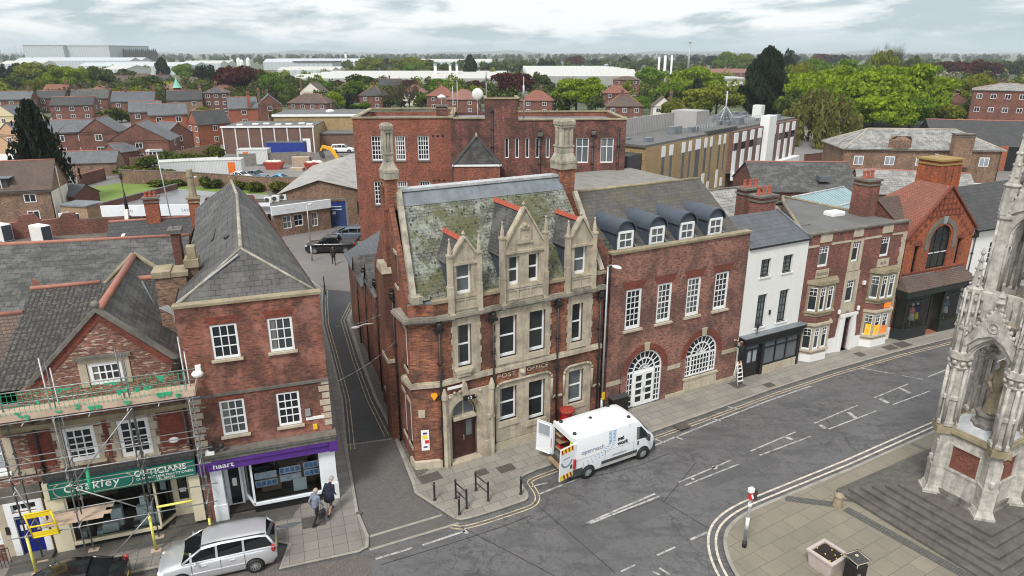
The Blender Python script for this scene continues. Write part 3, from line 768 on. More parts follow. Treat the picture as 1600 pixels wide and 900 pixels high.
def poly_window(par,out,y,bars,glass='glass_dark',mat='white_paint',fw=.07,name='window'):
 """shaped window: frame following the outline, bars given as 2D segments"""
 cx=sum(p[0] for p in out)/len(out); cz=sum(p[1] for p in out)/len(out)
 n=len(out); inn=[]
 for i in range(n):
  a,b,c=Vector(out[i-1]),Vector(out[i]),Vector(out[(i+1)%n])
  d1,d2=(b-a),(c-b)
  if d1.length < 1e-5:d1=d2
  if d2.length < 1e-5:d2=d1
  d1.normalize(); d2.normalize()
  nn=Vector((-(d1.y+d2.y),d1.x+d2.x)); nn=nn/max(nn.length_squared/2,.35)
  inn.append((b.x+nn.x*fw,b.y+nn.y*fw))
 mb=MB(); mb.plate(out,[inn],y,y+.07)
 for (a,b,w) in bars:
  d=Vector((b[0]-a[0],b[1]-a[1])).normalized()*(w/2); e=Vector((-d.y,d.x))
  q=[(a[0]+e.x,a[1]+e.y),(b[0]+e.x,b[1]+e.y),(b[0]-e.x,b[1]-e.y),(a[0]-e.x,a[1]-e.y)]
  mb.prism(q,y+.012,y+.05)
 o=mb.build(name,mat,par)
 g=MB(); i=g.add([(x,y+.04,z) for x,z in out])
 for t in tessellate_polygon([[Vector((x,z,0)) for x,z in out]]):g.poly([i+k for k in t])
 g.build('pane',glass,o)
 return o
def walls(par,plan,z0,z1,mat,name='wall',close=False):
 """vertical walls along a plan line [(x,y)...]"""
 mb=MB()
 pts=plan+([plan[0]] if close else [])
 for a,b in zip(pts,pts[1:]):mb.face((*a,z0),(*b,z0),(*b,z1),(*a,z1))
 return mb.build(name,mat,par)
def pipe(par,x,y,z0,z1,r=.05,head=True,name='drainpipe',mat='black_iron',brackets=True):
 mb=MB(); mb.cyl((x,y,z0),(x,y,z1),r,n=8)
 if brackets:
  z=z0+.5
  while z < z1-.4:mb.cyl((x,y,z),(x,y,z+.09),r*1.7,n=8); mb.box(x-r*2.6,x+r*2.6,y+r*.4,y+r*1.2,z+.02,z+.07); z += 1.75
 if head:mb.lathe([(r,z1-.05),(.12,z1+.1),(.17,z1+.18),(.17,z1+.42),(.13,z1+.46),(.15,z1+.55),(.15,z1+.6)],x,y,8); mb.box(x-.24,x+.24,y-.07,y+.12,z1+.02,z1+.14)
 return mb.build(name,mat,par)
def pots(par,spots,z,h=.55,r=.13,mat='pot_red'):
 for x,y in spots:
  MB().lathe([(r*1.1,z),(r*1.15,z+.08),(r*.9,z+.12),(r*.82,z+h-.12),(r,z+h-.08),(r,z+h),(r*.7,z+h),(r*.65,z+h-.2)],x,y,10).build('chimney_pot',mat,par)
def stack(par,x0,x1,y0,y1,z0,z1,mat,capmat='stone_dark',npots=3,potmat='pot_red',ph=.55,along='x'):
 mb=MB(); mb.box(x0,x1,y0,y1,z0,z1)
 c=mb.build('chimney',mat,par)
 cm=MB(); cm.box(x0-.07,x1+.07,y0-.07,y1+.07,z1-.3,z1-.18); cm.box(x0-.12,x1+.12,y0-.12,y1+.12,z1+.003,z1+.14)
 cm.build('chimney_cap',capmat,c)
 if npots:
  if along == 'x':sp=[(x0+(x1-x0)*(k+.5)/npots,(y0+y1)/2) for k in range(npots)]
  else:sp=[((x0+x1)/2,y0+(y1-y0)*(k+.5)/npots) for k in range(npots)]
  pots(c,sp,z1+.14,ph,potmat and.13,potmat)
 return c
def roof_gable(par,x0,x1,y0,y1,ze,zr,mat,axis='x',over=.25,ridge=None,thick=.08,name='roof',off=.5):
 """two slopes; axis = direction of the ridge"""
 mb=MB()
 if axis == 'x':
  ym=y0+(y1-y0)*off
  k=(zr-ze)/(ym-y0)
  ya,za=y0-over,ze-over*k
  k2=(zr-ze)/(y1-ym); yb,zb=y1+over,ze-over*k2
  a,b=x0-.12,x1+.12
  for t in (0,-thick):mb.face((a,ya,za+t),(b,ya,za+t),(b,ym,zr+t),(a,ym,zr+t)); mb.face((a,yb,zb+t),(b,yb,zb+t),(b,ym,zr+t),(a,ym,zr+t))
  for xx in (a,b):mb.face((xx,ya,za),(xx,ym,zr),(xx,ym,zr-thick),(xx,ya,za-thick)); mb.face((xx,yb,zb),(xx,ym,zr),(xx,ym,zr-thick),(xx,yb,zb-thick))
  mb.face((a,ya,za),(b,ya,za),(b,ya,za-thick),(a,ya,za-thick))
  rl=((a,ym,zr),(b,ym,zr))
 else:
  xm=x0+(x1-x0)*off
  k=(zr-ze)/(xm-x0)
  xa,za=x0-over,ze-over*k
  k2=(zr-ze)/(x1-xm); xb,zb=x1+over,ze-over*k2
  a,b=y0-.12,y1+.12
  for t in (0,-thick):mb.face((xa,a,za+t),(xa,b,za+t),(xm,b,zr+t),(xm,a,zr+t)); mb.face((xb,a,zb+t),(xb,b,zb+t),(xm,b,zr+t),(xm,a,zr+t))
  for yy in (a,b):mb.face((xa,yy,za),(xm,yy,zr),(xm,yy,zr-thick),(xa,yy,za-thick)); mb.face((xb,yy,zb),(xm,yy,zr),(xm,yy,zr-thick),(xb,yy,zb-thick))
  rl=((xm,a,zr),(xm,b,zr))
 o=mb.build(name,mat,par)
 if ridge:MB().cyl(rl[0],rl[1],.1,n=8).build('ridge',ridge,o)
 return o
def roof_hip(par,x0,x1,y0,y1,ze,zr,mat,over=.25,ridge=None,h=None,name='roof'):
 mb=MB()
 w,d=x1-x0,y1-y0
 h=min(w,d)/2 if h is None else h
 a=[(x0-over,y0-over,ze),(x1+over,y0-over,ze),(x1+over,y1+over,ze),(x0-over,y1+over,ze)]
 if w >= d:r=[(x0+h,(y0+y1)/2,zr),(x1-h,(y0+y1)/2,zr)]
 else:r=[((x0+x1)/2,y0+h,zr),((x0+x1)/2,y1-h,zr)]
 if w >= d:mb.face(a[0],a[1],r[1],r[0]); mb.face(a[1],a[2],r[1]); mb.face(a[2],a[3],r[0],r[1]); mb.face(a[3],a[0],r[0])
 else:mb.face(a[0],a[1],r[0]); mb.face(a[1],a[2],r[1],r[0]); mb.face(a[2],a[3],r[1]); mb.face(a[3],a[0],r[0],r[1])
 mb.face(*[(x,y,z-.12) for x,y,z in a])
 for k in range(4):p,q=a[k],a[(k+1)%4]; mb.face(p,q,(q[0],q[1],q[2]-.12),(p[0],p[1],p[2]-.12))
 o=mb.build(name,mat,par)
 if ridge:
  rm=MB(); rm.cyl(r[0],r[1],.09,n=6)
  for k,j in (((0,0),(1,1),(2,1),(3,0)) if w >= d else ((0,0),(1,0),(2,1),(3,1))):rm.cyl(a[k],r[j],.09,n=6)
  rm.build('ridge',ridge,o)
 return o
# ------------------------------------------------------------------ the old post office on the corner
po=thing('post_office','three storey red brick and stone post office with mossy slate roof on the lane corner','building',(-3.405,30.063,0),R(29))
def post_office(b):
 LX=lambda y:-1.45+.128*(y-.4)
 holes=[arch(.42,1.82,.012,2.75,.8),rect(.86,1.6,5.38,7.6),rect(3.16,4.15,5.36,7.57),rect(4.88,5.85,5.32,7.56),rect(3.16,4.15,1.72,3.64),rect(4.88,5.89,1.32,3.6),rect(7.5,8.2,5.3,7.5),rect(7.4,8.37,1.62,3.62)]
 MB().plate(rect(-.29,9.55,0,8.9),holes,0,.3).build('wall','brick_post',b)
 ch=MB(); ch.face((-1.45,.4,0),(-.29,0,0),(-.29,0,8.9),(-1.45,.4,8.9)); ch.build('corner_wall','brick_post',b)
 LR=R(-90)-math.atan(.128)
 def lw(o):o.location=(-1.45,.4,0); o.rotation_euler=(0,0,LR); return o
 wl=[rect(.35,.95,1.2,3.6),rect(1.5,2.1,1.2,3.6),rect(4.6,5.3,1.4,3.4),rect(6.3,7.0,1.4,3.4),rect(.5,1.1,5.4,7.5),rect(1.7,2.2,9.3,10.9),rect(5.0,5.7,5.4,7.4)]
 g=[(0,0),(7.6,0),(7.6,9),(3.3,13.6),(0,9.05)]
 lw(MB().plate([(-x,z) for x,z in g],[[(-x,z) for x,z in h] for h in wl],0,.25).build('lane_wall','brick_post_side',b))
 for h in wl:
  xs=[-p[0] for p in h]; zs=[p[1] for p in h]
  win=lw(sash(b,min(xs),max(xs),min(zs),max(zs),.1,1,2))
  s2=MB(); s2.box(min(xs)-.12,max(xs)+.12,-.06,.08,min(zs)-.16,min(zs)); s2.box(min(xs)-.12,max(xs)+.12,-.04,.06,max(zs),max(zs)+.18); s2.build('sill','stone_post',win,split=.02)
 bt=MB(); bt.box(-4.5,-3.2,-.45,.1,0,9.6); bt.box(-4.0,-3.3,-.18,.1,9.6,13.9); lw(bt.build('chimney_breast','brick_post_side',b))
 bo=MB(); bo.prism([(-4.55,9.55),(-3.15,9.55),(-3.38,10.0),(-4.32,10.0)],-.5,.08); bo.box(-4.56,-3.14,-.5,.09,4.65,4.85); lw(bo.build('stone_offset','stone_post',b))
 for x,z1 in ((-5.6,8.6),(-2.9,8.2)):lw(pipe(b,x,-.1,0,z1))
 tr=MB()
 for z0,z1,p in ((4.62,4.82,.13),(4.82,4.9,.07)):
  tr.box(-.29,9.5,-p,.02,z0,z1); tr.face((-1.45,.4-p,z1),(-.29,-p,z1),(-.29,0,z1),(-1.45,.4,z1)); tr.face((-1.45-p*.3,.4-p,z0),(-.29,-p,z0),(-.29,-p,z1),(-1.45-p*.3,.4-p,z1))
  tr.box(-1.45-p,-1.3,.4-p,1.5,z0,z1)
 tr.build('string_course','stone_post',b)
 co=MB()
 for z0,z1,p in ((7.98,8.1,.14),(8.1,8.24,.27),(8.24,8.3,.2)):
  co.box(-.29,9.55,-p,.02,z0,z1); co.face((-1.45-p*.5,.4-p,z0),(-.29,-p,z0),(-.29,-p,z1),(-1.45-p*.5,.4-p,z1)); co.face((-1.45-p*.5,.4-p,z1),(-.29,-p,z1),(-.29,.1,z1),(-1.45,.6,z1)); co.box(-1.5-p,-1.25,.4-p,1.9,z0+.002,z1+.002)
 co.build('cornice','stone_cornice',b)
 cp=MB(); cp.box(-.35,.5,-.08,.3,8.9,9.04); cp.box(2.05,3.25,-.08,.3,8.9,9.04); cp.box(5.9,7.05,-.08,.3,8.9,9.04); cp.box(8.85,9.6,-.08,.3,8.9,9.04)
 cp.build('coping','stone_coping',b,split=.05)
 bl=MB(); bl.box(-1.3,-.95,.38,.95,8.9,9.35); bl.build('parapet_block','brick_post',b)
 pl=MB(); pl.box(-.3,.04,-.1,.02,0,.5); pl.box(2.62,9.5,-.09,.02,0,.52); pl.face((-1.5,.3,0),(-.3,-.1,0),(-.3,-.1,.5),(-1.5,.3,.5)); pl.face((-1.5,.3,.5),(-.3,-.1,.5),(-.3,.02,.56),(-1.47,.42,.56)); pl.box(-1.5,-1.3,.3,1.0,0,.5)
 pl.build('plinth','stone_cream',b)
 def surr(x0,x1,z0,z1,hs,p=.06,round_=False,mat='stone_post',blocks=True):
  out=rect(x0,x1,z0,z1)
  if round_:
   r=.38
   out=[(x0,z0),(x1,z0),(x1,z1-r)]+[(x1-r+r*math.cos(t),z1-r+r*math.sin(t)) for t in (R(30),R(60))]+[(x1-r,z1),(x0+r,z1)]+[(x0+r-r*math.sin(t),z1-r+r*math.cos(t)) for t in (R(30),R(60))]+[(x0,z1-r)]
  mb=MB(); mb.plate(out,hs,-p,.13)
  if blocks and not round_:
   z=z0+.12; k=0
   while z < z1-.3:
    e=.09 if k%2 else.03
    mb.box(x0-e,x0+.02,-p+.004,.02,z,z+.3); mb.box(x1-.02,x1+e,-p+.004,.02,z,z+.3); z += .32; k += 1
  return mb.build('stone_surround',mat,b)
 surr(.62,2.05,4.92,7.98,[holes[1]]); surr(2.95,6.12,4.92,7.98,[holes[2],holes[3]]); surr(7.27,8.74,4.92,7.98,[holes[6]])
 surr(2.9,6.25,.56,3.98,[holes[4],holes[5]],round_=True); surr(7.1,8.88,.56,3.95,[holes[7]],round_=True)
 hd=MB()
 for x0,x1,zt in ((2.86,6.29,3.98),(7.06,8.92,3.95)):
  r=.4
  c=[(x0,2.4),(x0,zt-r)]+[(x0+r-r*math.cos(t),zt-r+r*math.sin(t)) for t in (R(30),R(60))]+[(x0+r,zt+.02),(x1-r,zt+.02)]+[(x1-r+r*math.sin(t),zt-r+r*math.cos(t)) for t in (R(30),R(60))]+[(x1,zt-r),(x1,2.4)]
  for p,q in zip(c,c[1:]):hd.cyl((p[0],-.1,p[1]),(q[0],-.1,q[1]),.07,n=6)
 hd.box(6.3,7.0,-.08,.02,2.3,2.42); hd.box(8.95,9.5,-.08,.02,2.3,2.42)
 hd.build('hood_mould','stone_post',b,split=.05)
 for k,h in enumerate(holes[1:]):
  x0,x1,z0,z1=h[0][0],h[1][0],h[0][1],h[2][1]
  w=sash(b,x0,x1,z0,z1,.13,1,2,.085,.05,glass=('glass_dark','glass_dark','glass_dark','glass_dark','glass_dark','glass_dark','glass_grey')[k],botw=.16)
  sb=MB(); sb.prism([(x0-.08,z0-.02),(x1+.08,z0-.02),(x1+.16,z0-.32),(x0-.16,z0-.32)],-.11,.1); sb.build('sill','stone_cream',w)
 lay=MB()
 lay.plate(notch(-.02,2.66,0,4.1,arch(.2,2.1,0,2.7,1.0)),[],-.22,-.12)
 lay.plate(arch(.15,2.15,0,2.7,1.04),[arch(.3,1.96,.01,2.72,.9)],-.12,.02)
 lay.plate(arch(.25,2.0,0,2.72,.94),[arch(.42,1.82,.012,2.74,.8)],-.02,.28)
 lay.box(-.02,.18,-.3,-.2,0,2.2); lay.box(2.15,2.66,-.3,-.2,0,1.0)
 lay.box(-.06,.12,-.34,-.2,2.2,2.4); lay.box(2.3,2.72,-.34,-.2,2.3,2.5)
 for x in (-.0,2.6):lay.lathe([(.13,0),(.13,3.9),(.18,3.95),(.16,4.15),(.05,4.5)],x,-.22,8)
 lay.prism([(.9,3.9),(1.3,3.9),(1.2,4.5),(1.1,4.75),(1.0,4.5)],-.28,-.05)
 for k in range(7):lay.ball((.25+.28*k,-.24,3.98+.22*math.sin(k*1.05)),.09,6)
 lay.box(.5,1.75,-.14,.25,2.52,2.66)
 p=lay.build('portal','stone_post',b)
 MB().box(.75,1.45,-.2,-.1,4.92,5.1).prism([(.75,5.1),(1.45,5.1),(1.6,5.32),(.6,5.32)],-.24,0).build('corbel','stone_post',b)
 dr=MB(); dr.box(.5,1.74,.14,.2,.22,2.52)
 for x in (.58,1.17):
  for z0,z1 in ((.4,1.05),(1.2,2.4)):
   dr.box(x,x+.49,.11,.145,z0,z0+.05); dr.box(x,x+.49,.11,.145,z1-.05,z1); dr.box(x,x+.05,.11,.145,z0+.05,z1-.05); dr.box(x+.44,x+.49,.11,.145,z0+.05,z1-.05)
 d=dr.build('door','door_brown',b)
 dg=MB(); dg.face((1.24,.105,1.4),(1.58,.105,1.4),(1.58,.105,2.3),(1.24,.105,2.3)); dg.build('pane','glass_grey',d)
 MB().tube([(1.1,.06,1.2),(1.1,.04,1.35),(1.1,.06,1.5)],.02).build('handle','grey_metal',d)
 poly_window(b,arch(.5,1.74,2.66,2.76,.74),.12,[((1.12,2.68),(1.12,3.5),.07)],glass='glass_grey',mat='stone_cream',fw=.04,name='transom_light')
 MB().box(.3,1.95,-.35,.3,0,.2).build('doorstep','stone_cream',b)
 sg=MB().box(.98,1.68,-.3,-.26,3.62,3.86).build('number_plate','black_paint',b)
 text('lettering','1-3',.19,sg,(1.33,-.305,3.67),align='CENTER',mat='sign_white')
 MB().box(.2,1.18,-.16,-.13,4.36,4.5).build('name_plate','sign_white',b)
 text('lettering','POST',.34,b,(3.0,-.035,4.24),(R(90),R(0),0),'stone_cream',sx=1.25,spacing=1.15,ex=.012)
 text('lettering','OFFICE',.34,b,(4.75,-.035,4.27),(R(90),R(0),0),'stone_cream',sx=1.12,spacing=1.1,ex=.012)
 MB().box(4.28,4.66,-.1,.02,3.98,4.6).ball((4.47,-.1,4.35),.16,8).build('carved_boss','stone_post',b)
 nb=MB(); c,s=math.cos(R(-19)),math.sin(R(-19))
 ob=nb.box(-.2,.2,-.02,0,0,1.15).build('notice_board','sign_white',b); ob.location=(-.95,.19,1.15); ob.rotation_euler=(0,0,R(-19))
 q=MB().box(-.02,.18,-.03,-.021,.4,.58).build('red_panel','sign_red',ob)
 q=MB().box(-.14,.1,-.03,-.021,.66,.86).build('yellow_panel','hazard_yellow',ob)
 q=MB().box(-.1,.1,-.03,-.021,.92,1.02).box(-.1,.1,-.03,-.021,.16,.24).build('emblem','purple_paint',ob)
 ab=MB().prism([(-.17,.1),(0,-.16),(.17,.1),(.12,.2),(-.12,.2)],-.1,0).build('alarm_box','alarm_orange',b); ab.location=(-.45,.02,4.1); ab.rotation_euler=(0,0,R(-19))
 st=MB().box(-.16,.16,-.03,0,0,.42).build('stone_tablet','stone_cream',b); st.location=(-1.05,.25,3.0); st.rotation_euler=(0,0,R(-19))
 def dormer(x0,x1,xa,za,zsh,hs,zp,ridge_len,ze):
  y=-.03
  out=[(x0,8.3),(x1,8.3),(x1,zsh),(xa,za),(x0,zsh)]
  f=MB(); f.plate(out,hs,y,.3)
  for a,c in (((x0,zsh),(xa,za)),((x1,zsh),(xa,za))):
   n=Vector((c[0]-a[0],c[1]-a[1])).normalized(); e=Vector((-n.y,n.x))*.09
   if e.y < 0:e=-e
   f.prism([a,c,(c[0]+e.x,c[1]+e.y),(a[0]+e.x,a[1]+e.y)],y-.1,.2)
  f.box(x0-.02,x1+.02,y-.08,y+.01,zsh-.22,zsh-.1)
  f.box(x0,x1,y-.06,y+.01,8.98,9.08)
  n=max(2,round((x1-x0)/.7))
  for k in range(n+1):xx=x0+.1+(x1-x0-.2)*k/n; f.box(xx-.05,xx+.05,y-.05,y,8.38,8.95)
  f.box(x0+.05,x1-.05,y-.04,y,8.38,8.46); f.box(x0+.05,x1-.05,y-.04,y,8.86,8.95)
  f.lathe([(.11,za-.1),(.13,za+.02),(.05,za+.1),(.1,za+.2),(.02,za+.34)],xa,.05,6)
  f.build('dormer_front','stone_post',b)
  pn=MB()
  for xx in (x0-.02,x1+.02):
   pn.box(xx-.13,xx+.13,y-.16,y+.1,8.3,9.6); pn.box(xx-.11,xx+.11,y-.13,y+.1,9.6,zp-.75); pn.box(xx-.14,xx+.14,y-.17,y+.12,9.55,9.65); pn.box(xx-.14,xx+.14,y-.17,y+.12,zp-.8,zp-.7)
   pn.lathe([(.11,zp-.7),(.1,zp-.45),(.03,zp-.05),(.06,zp),(.01,zp+.08)],xx,y-.02,6)
   for k in range(3):pn.ball((xx,y-.02,zp-.55+.16*k),.11-.02*k,6)
   pn.prism([(xx-.16,8.3),(xx+.16,8.3),(xx+.1,8.05),(xx-.1,8.05)],y-.22,y)
  pn.build('pinnacle','stone_post',b,split=.05)
  zr=za-.15
  roofy=lambda z:.3+(z-9.1)/1.38
  rt=MB(); yb=roofy(zr)+.15; ye=roofy(ze)+.1
  for xs,sg in ((x0+.06,1),(x1-.06,-1)):
   rt.face((xs-sg*.12,.2,ze),(xa,.2,zr),(xa,yb,zr),(xs-sg*.12,ye,ze))
  rt.build('dormer_roof','slate_grey',b)
  ck=MB()
  for xs in (x0+.06,x1-.06):ck.face((xs,.2,9.0),(xs,.2,ze+.08),(xs,ye,ze+.08),(xs,.3,9.0))
  ck.build('dormer_cheek','slate_blue_sheet',b)
  rd=MB(); k=.2
  while k < yb-.1:rd.prism([(xa-.13,zr-.04),(xa,zr+.16),(xa+.13,zr-.04)],k,min(k+.36,yb)); k += .38
  rd.build('ridge','ridge_red',b)
  for h in hs:
   a0,a1,z0,z1=h[0][0],h[1][0],h[0][1],max(p[1] for p in h)
   sash(b,a0,a1,z0,z1,.14,1,2,.07,.05,glass=random.choice(['glass_grey','glass_grey','glass_dark']),botw=.14)
 dormer(.58,2.05,1.33,11.9,10.85,[rect(.9,1.67,9.15,10.66)],11.9,0,10.65)
 dormer(3.35,5.76,4.56,12.95,11.0,[rect(3.69,4.3,9.16,10.62),rect(4.82,5.43,9.16,10.62)],12.4,0,10.65)
 dormer(7.14,8.72,7.94,12.1,10.85,[rect(7.54,8.3,9.12,10.6)],12.0,0,10.6)
 sh=MB(); sh.plate([(4.2,11.35),(4.92,11.35),(4.92,12.0),(4.56,12.25),(4.2,12.0)],[rect(4.3,4.82,11.45,11.95)],-.1,0); sh.ball((4.56,-.05,12.15),.14,8); sh.ball((4.36,-.05,12.05),.09,6); sh.ball((4.76,-.05,12.05),.09,6); sh.box(4.12,5.0,-.12,0,11.25,11.34)
 sh.build('carved_shield','stone_post',b)
 rf=MB()
 rf.face((-1.1,.28,9.05),(9.35,.28,9.05),(8.8,3.6,13.62),(-.4,3.6,13.62))
 rf.face((-.4,3.6,13.62),(8.8,3.6,13.62),(9.0,7.6,9.0),(-.55,7.6,9.0))
 rf.build('roof','slate_post',b)
 lb=MB(); k=-.5
 lb.face((-.62,3.1,12.95),(8.86,3.1,12.95),(8.8,3.56,13.58),(-.42,3.56,13.58))
 lb.build('lead_flashing','lead',b).location=(0,-.015,.012)
 lr=MB()
 while k < 8.7:
  lr.box(k,min(k+.66,8.8),3.5,4.12,13.66,13.72); lr.cyl((k+.67,3.48,13.71),(k+.67,4.14,13.71),.035,n=6); k += .68
 lr.box(-.5,8.8,3.46,4.16,13.6,13.655)
 lr.build('ridge','lead_white',b)
 def cope(p,q,w,t,nm='gable_coping'):
  p,q=Vector(p),Vector(q); up=Vector((0,-(q.z-p.z),q.y-p.y)).normalized()*t
  mb=MB(); i=mb.add([p+Vector((0,0,0)),p+Vector((w,0,0)),p+Vector((w,0,0))+up,p+up,q,q+Vector((w,0,0)),q+Vector((w,0,0))+up,q+up])
  for f in ((0,1,2,3),(4,5,6,7),(0,1,5,4),(1,2,6,5),(2,3,7,6),(3,0,4,7)):mb.poly([i+a for a in f])
  return mb.build(nm,'stone_shaft',b)
 cope((-1.35,.2,9.02),(-.62,3.6,13.7),.27,.22)
 cope((9.3,.2,9.0),(9.3,3.0,12.75),.26,.2)
 MB().slab([(-1.45,.4),(-.29,0.01),(-.29,.6),(-1.1,.9)],8.8,8.97).build('parapet_gutter','lead',b)
 kn=MB(); kn.box(-1.35,-.85,-.05,.5,9.04,9.4); kn.build('kneeler','stone_shaft',b)
 def stone_chimney(x0,x1,y0,y1,zb,zs,zt):
  m1=MB().box(x0,x1,y0,y1,zb,zs).build('chimney','brick_post',b)
  cx,cy=(x0+x1)/2,(y0+y1)/2; hx,hy=(x1-x0)/2,(y1-y0)/2
  m=MB()
  def blk(a,z0,z1,a2=None):
   a2=a if a2 is None else a2
   i=m.add([(cx+sx*(hx+q),cy+sy*(hy+q),z) for q,z in ((a,z0),(a2,z1)) for sx,sy in ((-1,-1),(1,-1),(1,1),(-1,1))])
   for f in ((0,1,5,4),(1,2,6,5),(2,3,7,6),(3,0,4,7),(4,5,6,7),(3,2,1,0)):m.poly([i+k for k in f])
  h=zt-zs
  blk(.08,zs,zs+h*.12); blk(.1,zs+h*.12,zs+h*.17); blk(.08,zs+h*.17,zs+h*.33,-.1); blk(-.08,zs+h*.33,zs+h*.45); blk(-.04,zs+h*.45,zs+h*.48)
  nx=3 if hx > hy else 2
  for ix in range(3):
   for iy in range(2):
    r=min(hx/3,hy/2)*.95
    m.lathe([(r,zs+h*.48),(r,zs+h*.84)],cx+(ix-1)*hx*.62,cy+(iy-.5)*hy*.9,8,rot=R(22.5))
  blk(-.16,zs+h*.48,zs+h*.84)
  blk(-.06,zs+h*.84,zs+h*.89); blk(-.02,zs+h*.89,zs+h*.96); blk(-.02,zs+h*.96,zs+h,-.1)
  m.build('chimney_shaft','stone_shaft',m1)
 stone_chimney(-1.12,-.6,3.3,3.95,12.8,14.3,16.9)
 stone_chimney(8.75,9.68,3.3,4.2,11.8,14.0,16.65)
 for x,z1 in ((-.12,7.5),(2.77,7.5),(6.58,7.55),(9.3,7.5)):pipe(b,x,-.12,.05,z1,.055)
 wc=MB(); wc.box(2.66,2.9,-.14,-.02,2.55,2.7); wc.build('cable_box','sign_white',b)
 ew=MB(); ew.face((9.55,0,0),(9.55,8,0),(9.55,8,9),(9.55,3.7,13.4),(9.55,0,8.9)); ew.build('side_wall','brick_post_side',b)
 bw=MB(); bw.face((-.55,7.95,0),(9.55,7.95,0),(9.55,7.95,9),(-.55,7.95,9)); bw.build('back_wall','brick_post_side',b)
post_office(po)
an=thing('lane_wing','low red brick wing with lean-to grey roofs along the lane behind the post office','building',(-7.75,37.6,0),R(-69))
def rear_wing(b):
 hs=[rect(-2.2,-1.6,1.2,3.2),rect(-4.4,-3.8,1.2,3.2),rect(-7.2,-6.5,1.2,3.2),rect(-9.8,-9.1,1.2,3.2),rect(-3.4,-2.8,4.2,5.6)]
 MB().plate([(-13.5,0),(0,0),(0,6.6),(-5.2,6.6),(-5.2,5.6),(-13.5,5.6)],hs,0,.2).build('wall','brick_post_side',b)
 for h in hs:
  xs=[p[0] for p in h]; zs=[p[1] for p in h]
  sash(b,min(xs),max(xs),min(zs),max(zs),.1,1,2)
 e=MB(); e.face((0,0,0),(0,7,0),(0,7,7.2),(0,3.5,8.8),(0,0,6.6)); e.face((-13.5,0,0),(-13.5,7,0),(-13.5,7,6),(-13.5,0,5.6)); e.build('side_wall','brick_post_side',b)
 r=MB(); r.face((.1,-.3,6.5),(-5.2,-.3,6.5),(-5.2,3.5,8.8),(.1,3.5,8.8)); r.face((.1,7,6.6),(-5.2,7,6.6),(-5.2,3.5,8.8),(.1,3.5,8.8))
 r.face((-5.2,-.3,5.5),(-13.6,-.3,5.5),(-13.6,3.2,7.4),(-5.2,3.2,7.4)); r.face((-5.2,6.5,5.6),(-13.6,6.5,5.6),(-13.6,3.2,7.4),(-5.2,3.2,7.4))
 r.build('roof','slate_blue',b)
 g2=MB(); g2.face((-5.2,0,5.4),(-5.2,7,5.4),(-5.2,7,6.6),(-5.2,3.5,8.8),(-5.2,0,6.6)); g2.build('gable','brick_post_side',b)
 dm=MB()
 for x in (-2.6,-7.9):dm.face((x-.8,-.28,6.6 if x >-5 else 5.6),(x+.8,-.28,6.6 if x >-5 else 5.6),(x,-.28,7.8 if x >-5 else 6.8)); dm.face((x-1,-.35,6.5 if x >-5 else 5.5),(x,-.35,7.9 if x >-5 else 6.9),(x,2.2,7.9 if x >-5 else 6.9)); dm.face((x+1,-.35,6.5 if x >-5 else 5.5),(x,-.35,7.9 if x >-5 else 6.9),(x,2.2,7.9 if x >-5 else 6.9))
 dm.build('gablet','slate_grey',b,split=.02)
 for x,z in ((-.6,6.9),(-5.0,6.3),(-8.6,5.4)):pipe(b,x,-.12,0,z)
 lm=MB(); lm.tube([(-3.0,0,3.7),(-3.0,-.5,3.75),(-3.0,-1.0,3.65)],.035); lm.ball((-3.0,-1.15,3.6),.16,8,(1,2,.6)); lm.build('wall_lamp','ac_white',b)
rear_wing(an)
# ------------------------------------------------------------------ the brick hotel front with arched windows
ho=thing('brick_office','dark red brick building with white arched openings and four barrel dormers beside the post office','building',(5.3525,35.0623,0),R(28.3))
def fan_bars(cx,zs,hw,z0,nlow,door=False):
 bars=[]
 ri=hw*.6
 n=10
 for r in (ri,):
  pts=[(cx+r*math.cos(math.pi*k/12),zs+r*math.sin(math.pi*k/12)) for k in range(13)]
  bars += [(a,b_,.09) for a,b_ in zip(pts,pts[1:])]
 for k in range(1,n):t=math.pi*k/n; bars.append(((cx+(ri)*math.cos(t),zs+ri*math.sin(t)),(cx+(hw-.05)*math.cos(t),zs+(hw-.05)*math.sin(t)),.045))
 r2=hw*.3
 pts=[(cx+r2*math.cos(math.pi*k/8),zs+r2*math.sin(math.pi*k/8)) for k in range(9)]
 bars += [(a,b_,.04) for a,b_ in zip(pts,pts[1:])]
 for k in range(1,7):t=math.pi*k/7; bars.append(((cx+.12*math.cos(t),zs+.12*math.sin(t)),(cx+ri*math.cos(t),zs+ri*math.sin(t)),.04))
 bars.append(((cx-hw,zs),(cx+hw,zs),.13))
 xi=hw*.6
 for s in (-1,1):bars.append(((cx+s*xi,z0),(cx+s*xi,zs),.12))
 for s in (-1,1):
  bars.append(((cx+s*(xi+hw)/2,z0),(cx+s*(xi+hw)/2,zs),.045))
 m=max(3,round((zs-z0)/.36))
 for k in range(1,m):
  z=z0+(zs-z0)*k/m
  for s in (-1,1):bars.append(((cx+s*xi,z),(cx+s*(hw-.03),z),.045))
  if not door:bars.append(((cx-xi,z),(cx+xi,z),.045))
 if not door:
  for k in range(1,6):x=cx-xi+2*xi*k/6; bars.append(((x,z0),(x,zs),.045))
 return bars
